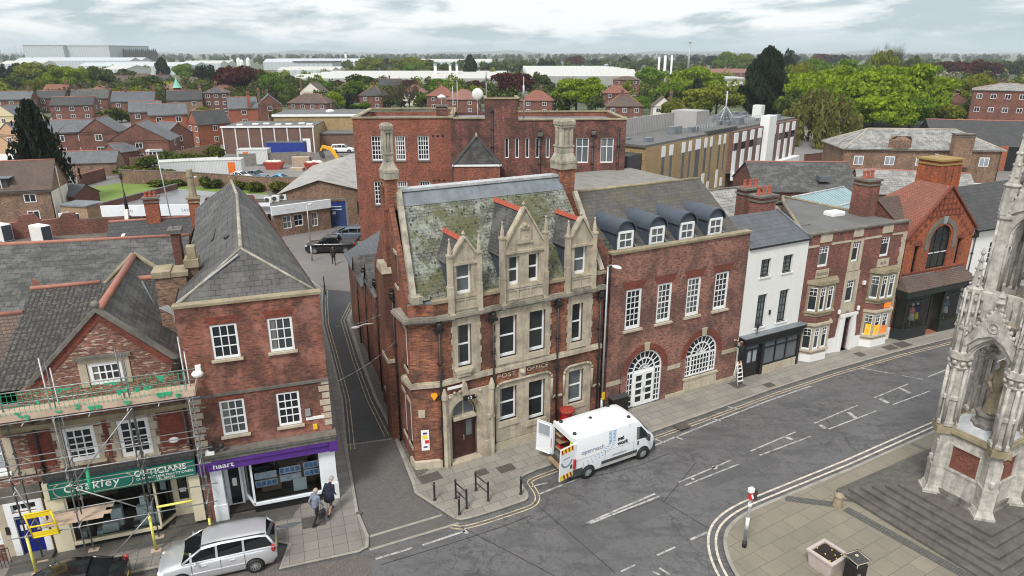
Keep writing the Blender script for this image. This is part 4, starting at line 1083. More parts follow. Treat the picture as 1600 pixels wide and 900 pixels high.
def brick_office(b):
 ws=[(1.1,2.2),(3.33,4.4),(5.54,6.6),(7.72,8.84)]
 a1,a2=arch(1.5,4.1,.1,2.35),arch(5.93,8.47,1.1,2.45)
 MB().plate(rect(0,10.22,0,9.8),[rect(x0,x1,5.2,7.6) for x0,x1 in ws]+[a1,a2],0,.25).build('wall','brick_hotel',b)
 for x0,x1 in ws:
  w=sash(b,x0,x1,5.2,7.6,.05,3,6,.13,.035,glass='glass_dark',botw=.2)
  sill(b,x0-.12,x1+.12,5.2,-.12,.1,.12,'stone_cream',w)
  l=MB(); l.prism([(x0-.1,7.62),(x1+.1,7.62),(x1+.3,8.1),(x0-.3,8.1)],-.012,.05); l.build('flat_arch','brick_red_panel',b)
 for cx,hw,zs in ((2.8,1.3,2.35),(7.2,1.27,2.45)):
  ar=MB(); o=[(cx+(hw+.42)*math.cos(math.pi*k/18),zs+(hw+.42)*math.sin(math.pi*k/18)) for k in range(19)]; i=[(cx+(hw+.01)*math.cos(math.pi*k/18),zs+(hw+.01)*math.sin(math.pi*k/18)) for k in range(19)]
  for k in range(18):ar.prism([i[k],o[k],o[k+1],i[k+1]],-.014,.05)
  ar.build('brick_arch','brick_red_panel',b)
  MB().prism([(cx-.13,zs+hw-.02),(cx+.13,zs+hw-.02),(cx+.19,zs+hw+.5),(cx-.19,zs+hw+.5)],-.09,.1).build('keystone','stone_cream',b)
 poly_window(b,a1,.08,fan_bars(2.8,2.35,1.3,.12,5,True),fw=.1,glass='glass_dark')
 d=MB()
 for x0 in (2.07,2.81):
  d.box(x0,x0+.72,.03,.09,.12,.34); d.box(x0,x0+.72,.03,.09,2.1,2.28); d.box(x0,x0+.13,.03,.09,.34,2.1); d.box(x0+.59,x0+.72,.03,.09,.34,2.1)
  for k in range(1,4):d.box(x0+.13,x0+.59,.035,.085,.34+1.76*k/4-.045,.34+1.76*k/4+.045)
 dd=d.build('double_door','white_paint',b)
 MB().cyl((2.76,0,1.0),(2.76,0,1.3),.02).cyl((2.84,0,1.0),(2.84,0,1.3),.02).build('handle','grey_metal',dd)
 poly_window(b,a2,.08,fan_bars(7.2,2.45,1.27,1.1,4),fw=.1,glass='glass_dark')
 MB().box(5.8,8.6,-.14,.1,.98,1.1).build('sill','stone_cream',b)
 st=MB(); st.box(5.9,8.55,-.07,.02,.15,.98)
 for k in range(6):st.box(5.92+k*.44,5.92+k*.44+.42,-.09,-.06,.2,.55); st.box(5.72+k*.44+.2,5.72+k*.44+.6,-.088,-.06,.57,.95)
 st.build('stone_apron','stone_cream',b)
 bd=MB(); bd.box(0,1.08,-.03,.02,1.93,2.2); bd.box(4.52,5.5,-.03,.02,1.97,2.24); bd.box(8.9,10.2,-.03,.02,2.05,2.32); bd.build('stone_band','stone_cream',b,split=.05)
 MB().box(4.5,10.2,-.06,.02,0,.3).box(0,1.2,-.06,.02,0,.3).build('plinth','stone_cream',b,split=.05)
 MB().box(-.05,10.27,-.1,.35,9.8,9.93).build('coping','stone_coping',b)
 bp=MB(); bp.face((0,.35,9.0),(10.2,.35,9.0),(10.2,.35,9.8),(0,.35,9.8)); bp.build('parapet_back','brick_hotel',b)
 sw=MB(); sw.face((10.22,0,0),(10.22,9.5,0),(10.22,9.5,9),(10.22,4.8,12.2),(10.22,.4,9.3),(10.22,0,9.8)); sw.face((0,0,0),(0,9.5,0),(0,9.5,9),(0,4.8,12.2),(0,0,9.8)); sw.face((0,9.5,0),(10.22,9.5,0),(10.22,9.5,9),(0,9.5,9)); sw.build('side_wall','brick_hotel',b)
 r=MB(); r.face((0,.4,9.3),(10.3,.4,9.3),(10.3,4.8,12.32),(0,4.8,12.32)); r.face((0,9.6,8.9),(10.3,9.6,8.9),(10.3,4.8,12.32),(0,4.8,12.32)); r.build('roof','slate_hotel',b)
 mr=MB(); mr.face((.05,.42,9.33),(1.35,.42,9.33),(1.35,1.7,10.22),(.05,1.7,10.22)); mr.build('mossy_slope','slate_mossy',b)
 MB().cyl((0,4.8,12.33),(10.3,4.8,12.33),.1,n=8).build('ridge','stone_coping',b)
 for k in range(4):
  cx=1.47+2.21*k; hw=.62
  dm=MB()
  arc=[(cx+hw*math.cos(math.pi*j/12),10.68+hw*math.sin(math.pi*j/12)) for j in range(13)]
  dm.plate([(cx-hw,9.55),(cx+hw,9.55)]+arc,[],.86,.9)
  for s in (-1,1):dm.face((cx+s*hw,.88,9.5),(cx+s*hw,.88,10.68),(cx+s*hw,2.6,10.68),(cx+s*hw,2.4,10.6))
  df=dm.build('dormer','slate_blue_sheet',b)
  rr=MB(); a2_=[(cx+(hw+.09)*math.cos(math.pi*j/12),10.66+(hw+.09)*math.sin(math.pi*j/12)) for j in range(13)]
  rr.grid([[(x,.72,z) for x,z in a2_],[(x,3.8,z) for x,z in a2_]],True)
  i2=[(cx+(hw+.02)*math.cos(math.pi*j/12),10.66+(hw+.02)*math.sin(math.pi*j/12)) for j in range(13)]
  for j in range(12):rr.face((a2_[j][0],.72,a2_[j][1]),(a2_[j+1][0],.72,a2_[j+1][1]),(i2[j+1][0],.72,i2[j+1][1]),(i2[j][0],.72,i2[j][1]))
  rr.build('barrel_roof','slate_blue_sheet',df)
  sash(b,cx-.52,cx+.52,9.68,10.76,.78,2,3,.12,.045,glass='glass_grey',top=[.5])
 rl=MB()
 for k in range(4):
  x=2.3+2.21*k; rl.cyl((x,.5,9.48),(x,1.9,10.42),.05,n=6)
 rl.build('roof_flashing','lead',b,split=.02)
 MB().tube([(1.0,-.03,.4),(1.0,-.03,2.9)],.02).build('cable','black_iron',b)
brick_office(ho)
# ------------------------------------------------------------------ white rendered house with a black shopfront
wh=thing('white_house','narrow white rendered house with black windows over a black shopfront','building',(14.42,39.95,0),R(28))
def white_house(b):
 hs=[rect(1.14,1.99,6.76,7.92),rect(3.08,3.97,6.76,7.92),rect(1.22,2.04,3.36,5.57),rect(3.18,4.02,3.36,5.57)]
 MB().plate(rect(-.05,5.25,0,8.85),hs,-.03,.25).build('wall','render_white',b)
 for k,h in enumerate(hs):
  w=sash(b,h[0][0],h[1][0],h[0][1],h[2][1],.12,2 if k < 2 else 3,4,.05,.022,'black_paint','glass_grey')
  sill(b,h[0][0]-.08,h[1][0]+.08,h[0][1],-.1,.1,.09,'render_white',w)
 s=MB()
 s.box(-.05,5.55,-.55,-.03,2.75,2.98); s.box(.1,5.45,-.42,-.035,2.35,2.75); s.box(.1,.35,-.4,-.035,.1,2.35); s.box(5.1,5.35,-.4,-.035,.1,2.35); s.box(1.75,2.0,-.4,-.035,.1,2.35)
 for x in (3.05,4.05):s.box(x-.04,x+.04,-.36,-.28,.75,2.35)
 s.box(2.0,5.1,-.36,-.28,1.9,1.97); s.box(2.0,5.1,-.38,-.26,.68,.76)
 s.box(.35,.48,-.3,-.2,.1,2.35); s.box(1.62,1.75,-.3,-.2,.1,2.35); s.box(.48,1.62,-.3,-.2,1.95,2.02)
 f=s.build('shopfront','black_paint',b)
 gp=MB(); gp.face((2.0,-.3,.76),(5.1,-.3,.76),(5.1,-.3,2.35),(2.0,-.3,2.35)); gp.face((.48,-.22,2.02),(1.62,-.22,2.02),(1.62,-.22,2.35),(.48,-.22,2.35)); gp.build('pane','glass_grey',f)
 MB().box(2.0,5.1,-.4,-.035,.1,.68).build('stall_riser','stone_cream',f)
 d=MB(); d.box(.48,1.62,-.27,-.2,.12,1.1); d.box(.48,.62,-.27,-.2,1.1,1.95); d.box(1.48,1.62,-.27,-.2,1.1,1.95); d.box(1.0,1.1,-.27,-.2,1.1,1.95)
 dr=d.build('door','black_paint',f)
 q=MB(); q.face((.62,-.23,1.1),(1.48,-.23,1.1),(1.48,-.23,1.95),(.62,-.23,1.95)); q.build('pane','glass_blind',dr)
 MB().box(-.06,5.6,-.6,.0,2.985,3.03).build('lead_canopy','lead',f)
 MB().cyl((1.2,-.3,3.03),(1.2,-.3,3.5),.03).lathe([(.06,3.45),(.1,3.5),(.1,3.75),(.05,3.85)],1.2,-.3,8).build('lantern','black_iron',b)
 MB().box(2.35,2.45,-.12,-.03,4.1,4.4).build('wall_light','black_iron',b)
 r=MB(); r.face((-.1,-.15,8.82),(5.35,-.15,8.82),(5.35,2.85,10.1),(-.1,2.85,10.1)); r.face((-.1,6.5,8.6),(5.35,6.5,8.6),(5.35,2.85,10.1),(-.1,2.85,10.1)); r.build('roof','slate_blue',b)
 MB().cyl((5.3,-.15,8.86),(5.3,2.85,10.15),.07,n=6).build('verge_lead','lead',b)
 MB().box(-.05,5.25,-.16,-.03,8.7,8.8).build('gutter','black_iron',b)
 w=MB(); w.face((5.25,0,0),(5.25,6.4,0),(5.25,6.4,8.7),(5.25,2.85,10.0),(5.25,0,8.8)); w.face((-.05,6.4,0),(5.25,6.4,0),(5.25,6.4,8.6),(-.05,6.4,8.6)); w.build('side_wall','brick_house_dark',b)
 stack(b,4.0,5.5,3.2,4.1,8.6,10.9,'brick_inn',npots=3)
 stack(b,4.7,6.3,5.2,6.0,8.4,11.0,'brick_inn',npots=3)
white_house(wh)
# ------------------------------------------------------------------ red brick inn with stone bays
inn=thing('brick_inn','red brick inn with stone bay windows, white doorway and flat grey roof','building',(19.06,42.41,0),R(25))
def brick_inn(b):
 hs=[rect(1.08,2.0,6.66,8.06),rect(4.16,4.86,6.62,8.09),rect(6.98,7.85,6.66,8.06),rect(4.2,4.98,3.68,5.33),rect(4.42,5.16,.1,2.6)]
 MB().plate(rect(0,9.45,0,8.95),hs,0,.25).build('wall','brick_inn',b)
 for k,h in enumerate(hs[:4]):
  w=sash(b,h[0][0],h[1][0],h[0][1],h[2][1],.06,1,2,.08,.03,glass='glass_dark',top=[.68],botw=.14)
  zt,z1=h[0][1]+(h[2][1]-h[0][1])*.66,h[2][1]-.08
  m=MB()
  for j in (1,2):x=h[0][0]+.08+(h[1][0]-h[0][0]-.16)*j/3; m.box(x-.014,x+.014,.075,.11,zt,z1)
  m.box(h[0][0]+.08,h[1][0]-.08,.075,.11,(zt+z1)/2+.05,(zt+z1)/2+.08); m.build('glazing_bars','white_paint',w)
 def surr(x0,x1,z0,z1,hole,p=.035):MB().plate(rect(x0,x1,z0,z1),[hole],-p,.1).build('stone_surround','stone_cream',b)
 surr(3.95,5.15,6.0,8.2,hs[1]); surr(3.93,5.3,3.15,5.95,hs[3])
 pq=MB()
 for x0,x1,z0,z1 in ((1.0,2.06,8.36,8.9),(4.05,4.95,8.4,8.92),(6.86,7.88,8.36,8.9),(1.04,2.2,5.92,6.48),(6.88,8.04,5.92,6.5)):pq.box(x0,x1,-.045,.02,z0,z1)
 pq.box(0,.98,-.03,.02,8.1,8.24); pq.box(2.1,3.93,-.03,.02,8.1,8.24); pq.box(5.2,6.88,-.03,.02,8.1,8.24); pq.box(7.95,9.4,-.03,.02,8.1,8.24)
 pq.box(4.0,5.3,-.05,.02,2.95,3.15)
 z=.6
 k=0
 while z < 8.1:pq.box(9.05 if k%2 else 8.95,9.45,-.03,.02,z,z+.34); z += .345; k += 1
 pq.build('stone_dressings','stone_cream',b,split=.001)
 text('lettering','ELGOODS',.3,b,(1.62,-.055,6.09),mat='stone_dark',align='CENTER',sx=.75)
 text('lettering','ALES',.32,b,(7.46,-.055,6.09),mat='stone_dark',align='CENTER',sx=.9)
 text('lettering','ALES',.17,b,(4.62,-.06,2.98),mat='stone_dark',align='CENTER')
 for bx in (0,1):
  x0=.5 if bx == 0 else 6.4
  x1=3.0 if bx == 0 else 9.0
  cx=(x0+x1)/2
  for z0,z1,gl in ((3.72,5.42,'glass_dark'),(.95,2.55,'glass_dark')):
   fr=MB(); y=-.55; a=.55
   pl=[(x0,0),(x0+a,y),(x1-a,y),(x1,0)]
   fr.slab(pl,z0-.34,z0); fr.slab([(p[0]+(-.1 if p[0] < cx else.1),p[1]-.1*(p[1] < 0)) for p in pl],z0-.1,z0+.003); fr.slab([(p[0]+(-.12 if p[0] < cx else.12),p[1]-.12*(p[1] < 0)) for p in pl],z1+.2,z1+.34); fr.slab(pl,z1,z1+.2)
   for (px_,py_) in ((x0+.06,-.06),(x0+a,y+.04),(cx,y+.04),(x1-a,y+.04),(x1-.06,-.06)):fr.lathe([(.11,z0),(.11,z1)],px_,py_+.05,4,rot=R(45))
   ob=fr.build('bay','stone_cream' if z0 < 2 else 'stone_coping',b)
   for (ax,ay),(cx_,cy_) in (((x0+.05,-.02),(x0+a-.04,y+.02)),((x0+a+.05,y),(cx-.05,y)),((cx+.05,y),(x1-a-.05,y)),((x1-a+.04,y+.02),(x1-.05,-.02))):
    L=math.hypot(cx_-ax,cy_-ay); an_=math.atan2(cy_-ay,cx_-ax)
    wv=sash(b,.05,L-.05,z0+.02,z1-.02,.03,1,2,.07,.026,glass=gl,top=[.64],botw=.12)
    wv.location=(ax,ay,0); wv.rotation_euler=(0,0,an_)
    m=MB(); m.box(.1,L-.1,.045,.08,z0+(z1-z0)*.81,z0+(z1-z0)*.81+.025)
    for j in range(1,4 if L > .7 else 2):x=.12+(L-.24)*j/(4 if L > .7 else 2); m.box(x-.012,x+.012,.046,.079,z0+(z1-z0)*.67,z1-.09)
    m.build('glazing_bars','white_paint',wv)
   if z0 < 2:
    pw=MB(); pw.slab([(p[0]+(-.03 if p[0] < cx else.03),p[1]-.03*(p[1] < 0)) for p in pl],.1,z0-.34); pw.build('bay_plinth','render_white',b)
   else:
    tp=MB(); tp.slab([(x0-.12,0),(x0+a-.06,y-.12),(x1-a+.06,y-.12),(x1+.12,0)],z1+.34,z1+.45); tp.build('bay_cornice','stone_coping',b)
  br=MB(); br.slab([(x0+.05,0),(x0+.6,-.5),(x1-.6,-.5),(x1-.05,0)],2.9,3.38); br.build('bay_apron','brick_inn',b)
 gw=MB(); gw.face((7.0,-.525,1.0),(7.65,-.525,1.0),(7.65,-.525,1.75),(7.0,-.525,1.75)); gw.face((6.6,-.17,1.0),(6.85,-.44,1.0),(6.85,-.44,1.85),(6.6,-.17,1.85)); gw.build('lit_poster','glow_yellow',b,split=.02)
 g2=MB(); g2.face((7.8,-.53,1.0),(8.35,-.53,1.0),(8.35,-.53,1.6),(7.8,-.53,1.6)); g2.build('lit_poster','glow_orange',b)
 g3=MB(); g3.box(7.75,8.4,-.53,-.5,2.95,3.32); g3.build('lit_sign','glow_orange',b)
 dw=MB(); dw.plate([(3.85,0),(5.75,0),(5.75,1.3),(5.6,2.4),(5.6,2.88),(3.95,2.88),(3.95,2.3),(3.85,1.2)],[hs[4]],-.12,.05); dw.box(3.9,5.65,-.18,-.11,2.7,2.9); dw.box(4.15,4.4,-.2,-.11,.1,2.68); dw.box(5.18,5.42,-.2,-.11,.1,2.68); dw.build('door_surround','render_white',b)
 MB().box(4.42,5.16,.18,.24,.1,2.6).build('door','black_paint',b)
 MB().box(3.05,3.86,-.06,0,0,1.2).box(5.76,6.4,-.06,0,0,.95).box(9.0,9.5,-.07,0,0,1.0).box(0,.5,-.06,0,0,.9).build('painted_plinth','render_white',b,split=.05)
 MB().box(5.75,5.95,-.14,0,4.85,5.1).build('alarm_box','sign_white',b)
 for x in (3.72,5.6):MB().lathe([(.05,3.0),(.1,3.06),(.1,3.28),(.04,3.34)],x,-.14,8).box(x-.02,x+.02,-.14,0,3.02,3.05).build('lantern','sign_white',b)
 MB().box(-.05,9.5,-.12,.3,8.95,9.06).build('coping','stone_dark',b)
 r=MB(); r.slab([(-.02,.3),(9.42,.3),(9.0,3.9),(8.4,10.5),(6.5,8.5)],8.4,8.82); r.build('roof','felt_roof',b)
 e=MB(); e.tube([(-.02,.35,8.86),(6.5,8.5,8.88),(8.4,10.5,8.88),(9.0,3.9,8.86)],.12,6); e.build('roof_edge','stone_coping',b)
 hb=MB(); hb.rbox(6.2,7.5,3.6,4.5,8.82,9.1,.06); hb.build('roof_hatch','sign_white',b)
 pk=MB(); pk.box(2.0,2.9,2.55,2.65,8.83,8.9); pk.build('roof_plank','timber_grey',b)
 w=MB(); w.face((0,.2,0),(6.5,8.5,0),(6.5,8.5,8.7),(0,.2,8.7)); w.face((6.5,8.5,0),(8.4,10.5,0),(8.4,10.5,8.6),(6.5,8.5,8.6)); w.face((9.45,0,0),(8.4,10.5,0),(8.4,10.5,8.6),(9.45,0,8.9)); w.build('side_wall','brick_house_dark',b)
 stack(b,8.15,9.35,2.6,3.9,8.5,11.35,'brick_inn',npots=3)
brick_inn(inn)
# ------------------------------------------------------------------ orange gabled building with an arched window
gb=thing('gabled_shop','orange terracotta gabled building with a big arched window over a dark shopfront','building',(27.76,46.47,0),R(24))
def gabled_shop(b):
 hs=[arch(2.55,4.75,5.05,7.2),rect(1.0,1.44,4.98,7.0),rect(5.6,6.03,5.1,7.1)]
 MB().plate([(0,0),(7.25,0),(7.25,7.85),(3.63,11.0),(0,7.75)],hs,0,.3).build('wall','brick_terracotta',b)
 bars=[((2.55,6.3),(4.75,6.3),.09),((3.28,5.05),(3.28,8.1),.07),((4.02,5.05),(4.02,8.1),.07),((2.55,7.05),(4.75,7.05),.05),((2.7,7.6),(4.6,7.6),.04)]
 poly_window(b,hs[0],.14,bars,glass='glass_dark',mat='black_paint',fw=.06)
 wl=MB()
 for k in range(3):x0=2.62+.73*k; wl.box(x0+.05,x0+.62,.12,.16,6.2,6.26)
 wl.build('white_rail','white_paint',b)
 for h in hs[1:]:sash(b,h[0][0],h[1][0],h[0][1],h[2][1],.14,1,2,.05,.05,'black_paint','glass_dark')
 ar=MB(); cx,zs=3.65,7.2
 for k in range(18):
  t0,t1=math.pi*k/18,math.pi*(k+1)/18
  ar.prism([(cx+1.28*math.cos(t0),zs+1.28*math.sin(t0)),(cx+1.66*math.cos(t0),zs+1.66*math.sin(t0)),(cx+1.66*math.cos(t1),zs+1.66*math.sin(t1)),(cx+1.28*math.cos(t1),zs+1.28*math.sin(t1))],-.04,.02)
 ar.box(1.99,2.37,-.04,.02,6.6,7.2); ar.box(4.93,5.31,-.04,.02,6.5,7.2); ar.build('black_brick_arch','stone_dark',b)
 MB().prism([(3.5,8.42),(3.8,8.42),(3.88,8.95),(3.42,8.95)],-.08,.02).build('keystone','grey_metal',b)
 dc=MB()
 for r_ in range(4):
  z=9.05+.42*r_; hw=(11.0-z)*1.12-.35
  dc.box(3.63-hw-.1,3.63+hw+.1,-.05,0,z-.05,z+.03)
  n=max(1,int(hw*2/.4))
  for k in range(n+1):x=3.63-hw+2*hw*k/max(n,1); dc.box(x-.05,x+.05,-.05,0,z+.03,z+.37)
 for s in (-1,1):
  for k in range(5):dc.box(3.63+s*(1.5+.42*k)-.12,3.63+s*(1.5+.42*k)+.12,-.06,0,8.95-.36*k-.2,8.95-.36*k)
 dc.build('terracotta_panel','brick_red_panel',b,split=.05)
 pr=MB(); pr.prism([(.85,7.05),(1.6,7.05),(1.6,7.2),(1.22,7.5),(.85,7.2)],-.12,0); pr.prism([(5.45,7.15),(6.2,7.15),(6.2,7.3),(5.82,7.6),(5.45,7.3)],-.12,0); pr.build('hood_mould','brick_red_panel',b,split=.05)
 bc=MB()
 for s,x in ((-1,0),(1,7.25)):
  z0=7.75 if s < 0 else 7.85
  bc.prism([(x-s*-.25 if 0 else x+s*.2,z0-.25),(3.63,11.06),(3.63,11.22),(x+s*.2,z0-.07)],-.15,.05)
 bc.build('bargeboard','brick_red_panel',b)
 r=MB(); r.face((-.2,-.1,7.62),(3.63,-.1,11.12),(3.9,2.75,11.12),(-.2,6.2,7.62)); r.face((7.45,-.1,7.72),(3.63,-.1,11.12),(3.9,2.75,11.12),(7.45,6.2,7.72)); r.face((-.2,6.2,7.62),(7.45,6.2,7.72),(3.9,2.75,11.12)); r.build('roof','tile_red',b)
 r2=MB(); r2.face((.1,.8,8.4),(3.4,.8,8.4),(3.4,3.1,10.0),(.1,3.1,10.0)); r2.face((.1,5.6,8.3),(3.4,5.6,8.3),(3.4,3.1,10.0),(.1,3.1,10.0)); r2.face((-.2,-.1,7.6),(-.2,4.2,9.3),(.3,-.1,7.62)); r2.build('rear_roof','tile_brown',b)
 w2=MB(); w2.face((.2,.9,7),(.2,5.5,7),(.2,5.5,8.4),(.2,3.1,9.95),(.2,.9,8.4)); w2.build('rear_gable','brick_house',b)
 ws=MB(); ws.face((0,0,0),(0,6,0),(0,6,7.7),(0,0,7.7)); ws.face((7.25,0,0),(7.25,6,0),(7.25,6,7.8),(7.25,0,7.8)); ws.face((0,6,0),(7.25,6,0),(7.25,6,7.7),(0,6,7.7)); ws.build('side_wall','brick_house',b)
 c=stack(b,4.4,6.7,1.6,3.4,8.5,12.55,'brick_terracotta','lichen_yellow',0)
 cr=MB()
 for x in (4.4,5.1,5.8,6.5):cr.box(x,x+.2,1.52,1.6,9.5,12.2)
 cr.build('chimney_rib','brick_terracotta',c)
 pots(c,[(5.0,2.5)],12.68,.3,.12,'stone_cream')
 cn=MB(); cn.face((.15,-.02,4.75),(6.9,-.02,4.75),(7.3,-1.05,4.05),(-.25,-1.05,4.0)); cn.face((.15,-.02,4.75),(-.25,-1.05,4.0),(-.25,-.02,4.0)); cn.face((6.9,-.02,4.75),(7.3,-1.05,4.05),(7.3,-.02,4.05)); cn.build('tiled_canopy','tile_brown',b)
 MB().box(.15,3.6,-.04,.0,4.74,4.82).box(5.4,6.9,-.04,.0,4.76,4.84).build('lead_flashing','lead',b)
 MB().box(.15,6.9,-.06,.0,4.95,5.05).build('string_course','brick_red_panel',b)
 s=MB(); s.slab([(-.2,-1.0),(7.25,-1.0),(7.25,0),(-.2,0)],3.55,3.98)
 s.slab([(.1,0),(.45,-.7),(3.0,-.7),(3.0,-.0)],.1,.95); s.slab([(4.4,0),(4.4,-.7),(7.1,-.7),(7.1,0)],.1,.95)
 for x,y in ((.45,-.7),(3.0,-.7),(4.4,-.7),(7.1,-.7),(.1,-.05),(3.0,-.05)):s.box(x-.05,x+.05,y,y+.1,.95,3.55)
 for z in (.35,.6):s.box(.45,3.0,-.73,-.7,z,z+.12); s.box(4.4,7.1,-.73,-.7,z,z+.12)
 s.box(.45,3.0,-.7,-.6,3.0,3.1); s.box(4.4,7.1,-.7,-.6,3.0,3.1)
 s.box(3.05,4.35,.35,.42,.1,3.5)
 f=s.build('shopfront','shop_black_green',b)
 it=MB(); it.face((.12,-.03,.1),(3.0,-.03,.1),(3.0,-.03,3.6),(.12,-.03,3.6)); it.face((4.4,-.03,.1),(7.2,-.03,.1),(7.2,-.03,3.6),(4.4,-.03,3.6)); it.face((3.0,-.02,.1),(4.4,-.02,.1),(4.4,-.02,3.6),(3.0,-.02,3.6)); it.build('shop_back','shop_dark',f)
 gp=MB(); gp.face((.45,-.66,.95),(3.0,-.66,.95),(3.0,-.66,3.55),(.45,-.66,3.55)); gp.face((4.4,-.66,.95),(7.1,-.66,.95),(7.1,-.66,3.55),(4.4,-.66,3.55)); gp.face((.1,0,.95),(.45,-.66,.95),(.45,-.66,3.55),(.1,0,3.55)); gp.face((4.42,-.66,.95),(4.42,0,.95),(4.42,0,3.55),(4.42,-.66,3.55)); gp.build('shop_window','shop_glass',f)
 MB().box(3.0,4.4,-.7,.35,.1,.115).build('entrance_tiles','tile_red',f)
gabled_shop(gb)
def mannequin(label,loc,rz,cols):
 t=thing('mannequin',label,'mannequin',loc,rz)
 MB().lathe([(.05,0),(.13,.02),(.03,.06),(.03,.5)],0,0,8).build('stand','grey_metal',t)
 MB().lathe([(.24,.5),(.2,.75),(.15,1.02)],0,0,10,True).build('skirt',cols[0],t)
 MB().lathe([(.15,1.02),(.17,1.2),(.2,1.36),(.12,1.46),(.05,1.5),(.05,1.58)],0,0,10,True).cyl((.19,0,1.38),(.3,-.08,1.0),.05,.04).cyl((-.19,0,1.38),(-.3,-.08,1.0),.05,.04).build('top',cols[1],t)
 MB().ball((0,0,1.67),.1,8,(1,1,1.2)).build('head','sign_white',t)
a24=R(24)
def gbw(x,y,z):return (27.76+x*math.cos(a24)-y*math.sin(a24),46.47+x*math.sin(a24)+y*math.cos(a24),z)
mannequin('shop mannequin in a pink top standing in the left dark shop window',gbw(1.55,-.33,.95),a24,('dress_white','dress_pink'))
mannequin('shop mannequin in blue clothes standing in the right dark shop window',gbw(5.3,-.33,.95),a24,('dress_white','dress_blue'))
mannequin('shop mannequin in a green and yellow outfit beside the pink one',gbw(2.1,-.3,.95),a24,('hazard_yellow','workwear_blue'))
# ------------------------------------------------------------------ cream house beyond it
cr=thing('cream_house','white rendered house with a long dark slate roof behind the stone monument','building',(34.39,49.42,0),R(23))
def cream_house(b):
 hs=[rect(2.2,3.1,4.6,6.4),rect(6.0,6.9,4.6,6.4),rect(10,10.9,4.6,6.4),rect(14,14.9,4.6,6.4),rect(2.2,3.1,1.2,2.8),rect(8.0,9.0,.1,2.5)]
 MB().plate(rect(0,18,0,7.7),hs,0,.2).build('wall','render_white',b)
 for h in hs[:5]:sash(b,h[0][0],h[1][0],h[0][1],h[2][1],.1,2,4)
 MB().box(8,9,.1,.16,.1,2.5).build('door','black_paint',b)
 MB().box(0,18,-.1,0,3.6,3.75).build('string_course','render_white',b)
 r=MB(); r.face((-.1,-.3,7.6),(18.2,-.3,7.6),(18.2,4.2,10.2),(-.1,3.4,10.0)); r.face((-.1,8,7.6),(18.2,8,7.6),(18.2,4.2,10.2),(-.1,3.4,10.0)); r.build('roof','slate_dark',b)
 MB().box(-.1,18,-.42,-.3,7.5,7.62).build('gutter','black_iron',b)
 w=MB(); w.face((0,0,0),(0,8,0),(0,8,7.6),(0,3.4,9.9),(0,0,7.6)); w.face((18,0,0),(18,8,0),(18,8,7.6),(18,4.2,10),(18,0,7.6)); w.face((0,8,0),(18,8,0),(18,8,7.6),(0,8,7.6)); w.build('side_wall','render_cream',b)
 MB().box(1.5,18,-.9,0,3.2,3.4).build('shop_canopy','slate_dark',b)
 pipe(b,.15,-.12,0,7.0)
 MB().prism([(12.6,9.6),(13.4,9.6),(13.2,10.4),(12.8,10.4)],3.2,3.9).build('gablet','lead_white',b)
cream_house(cr)
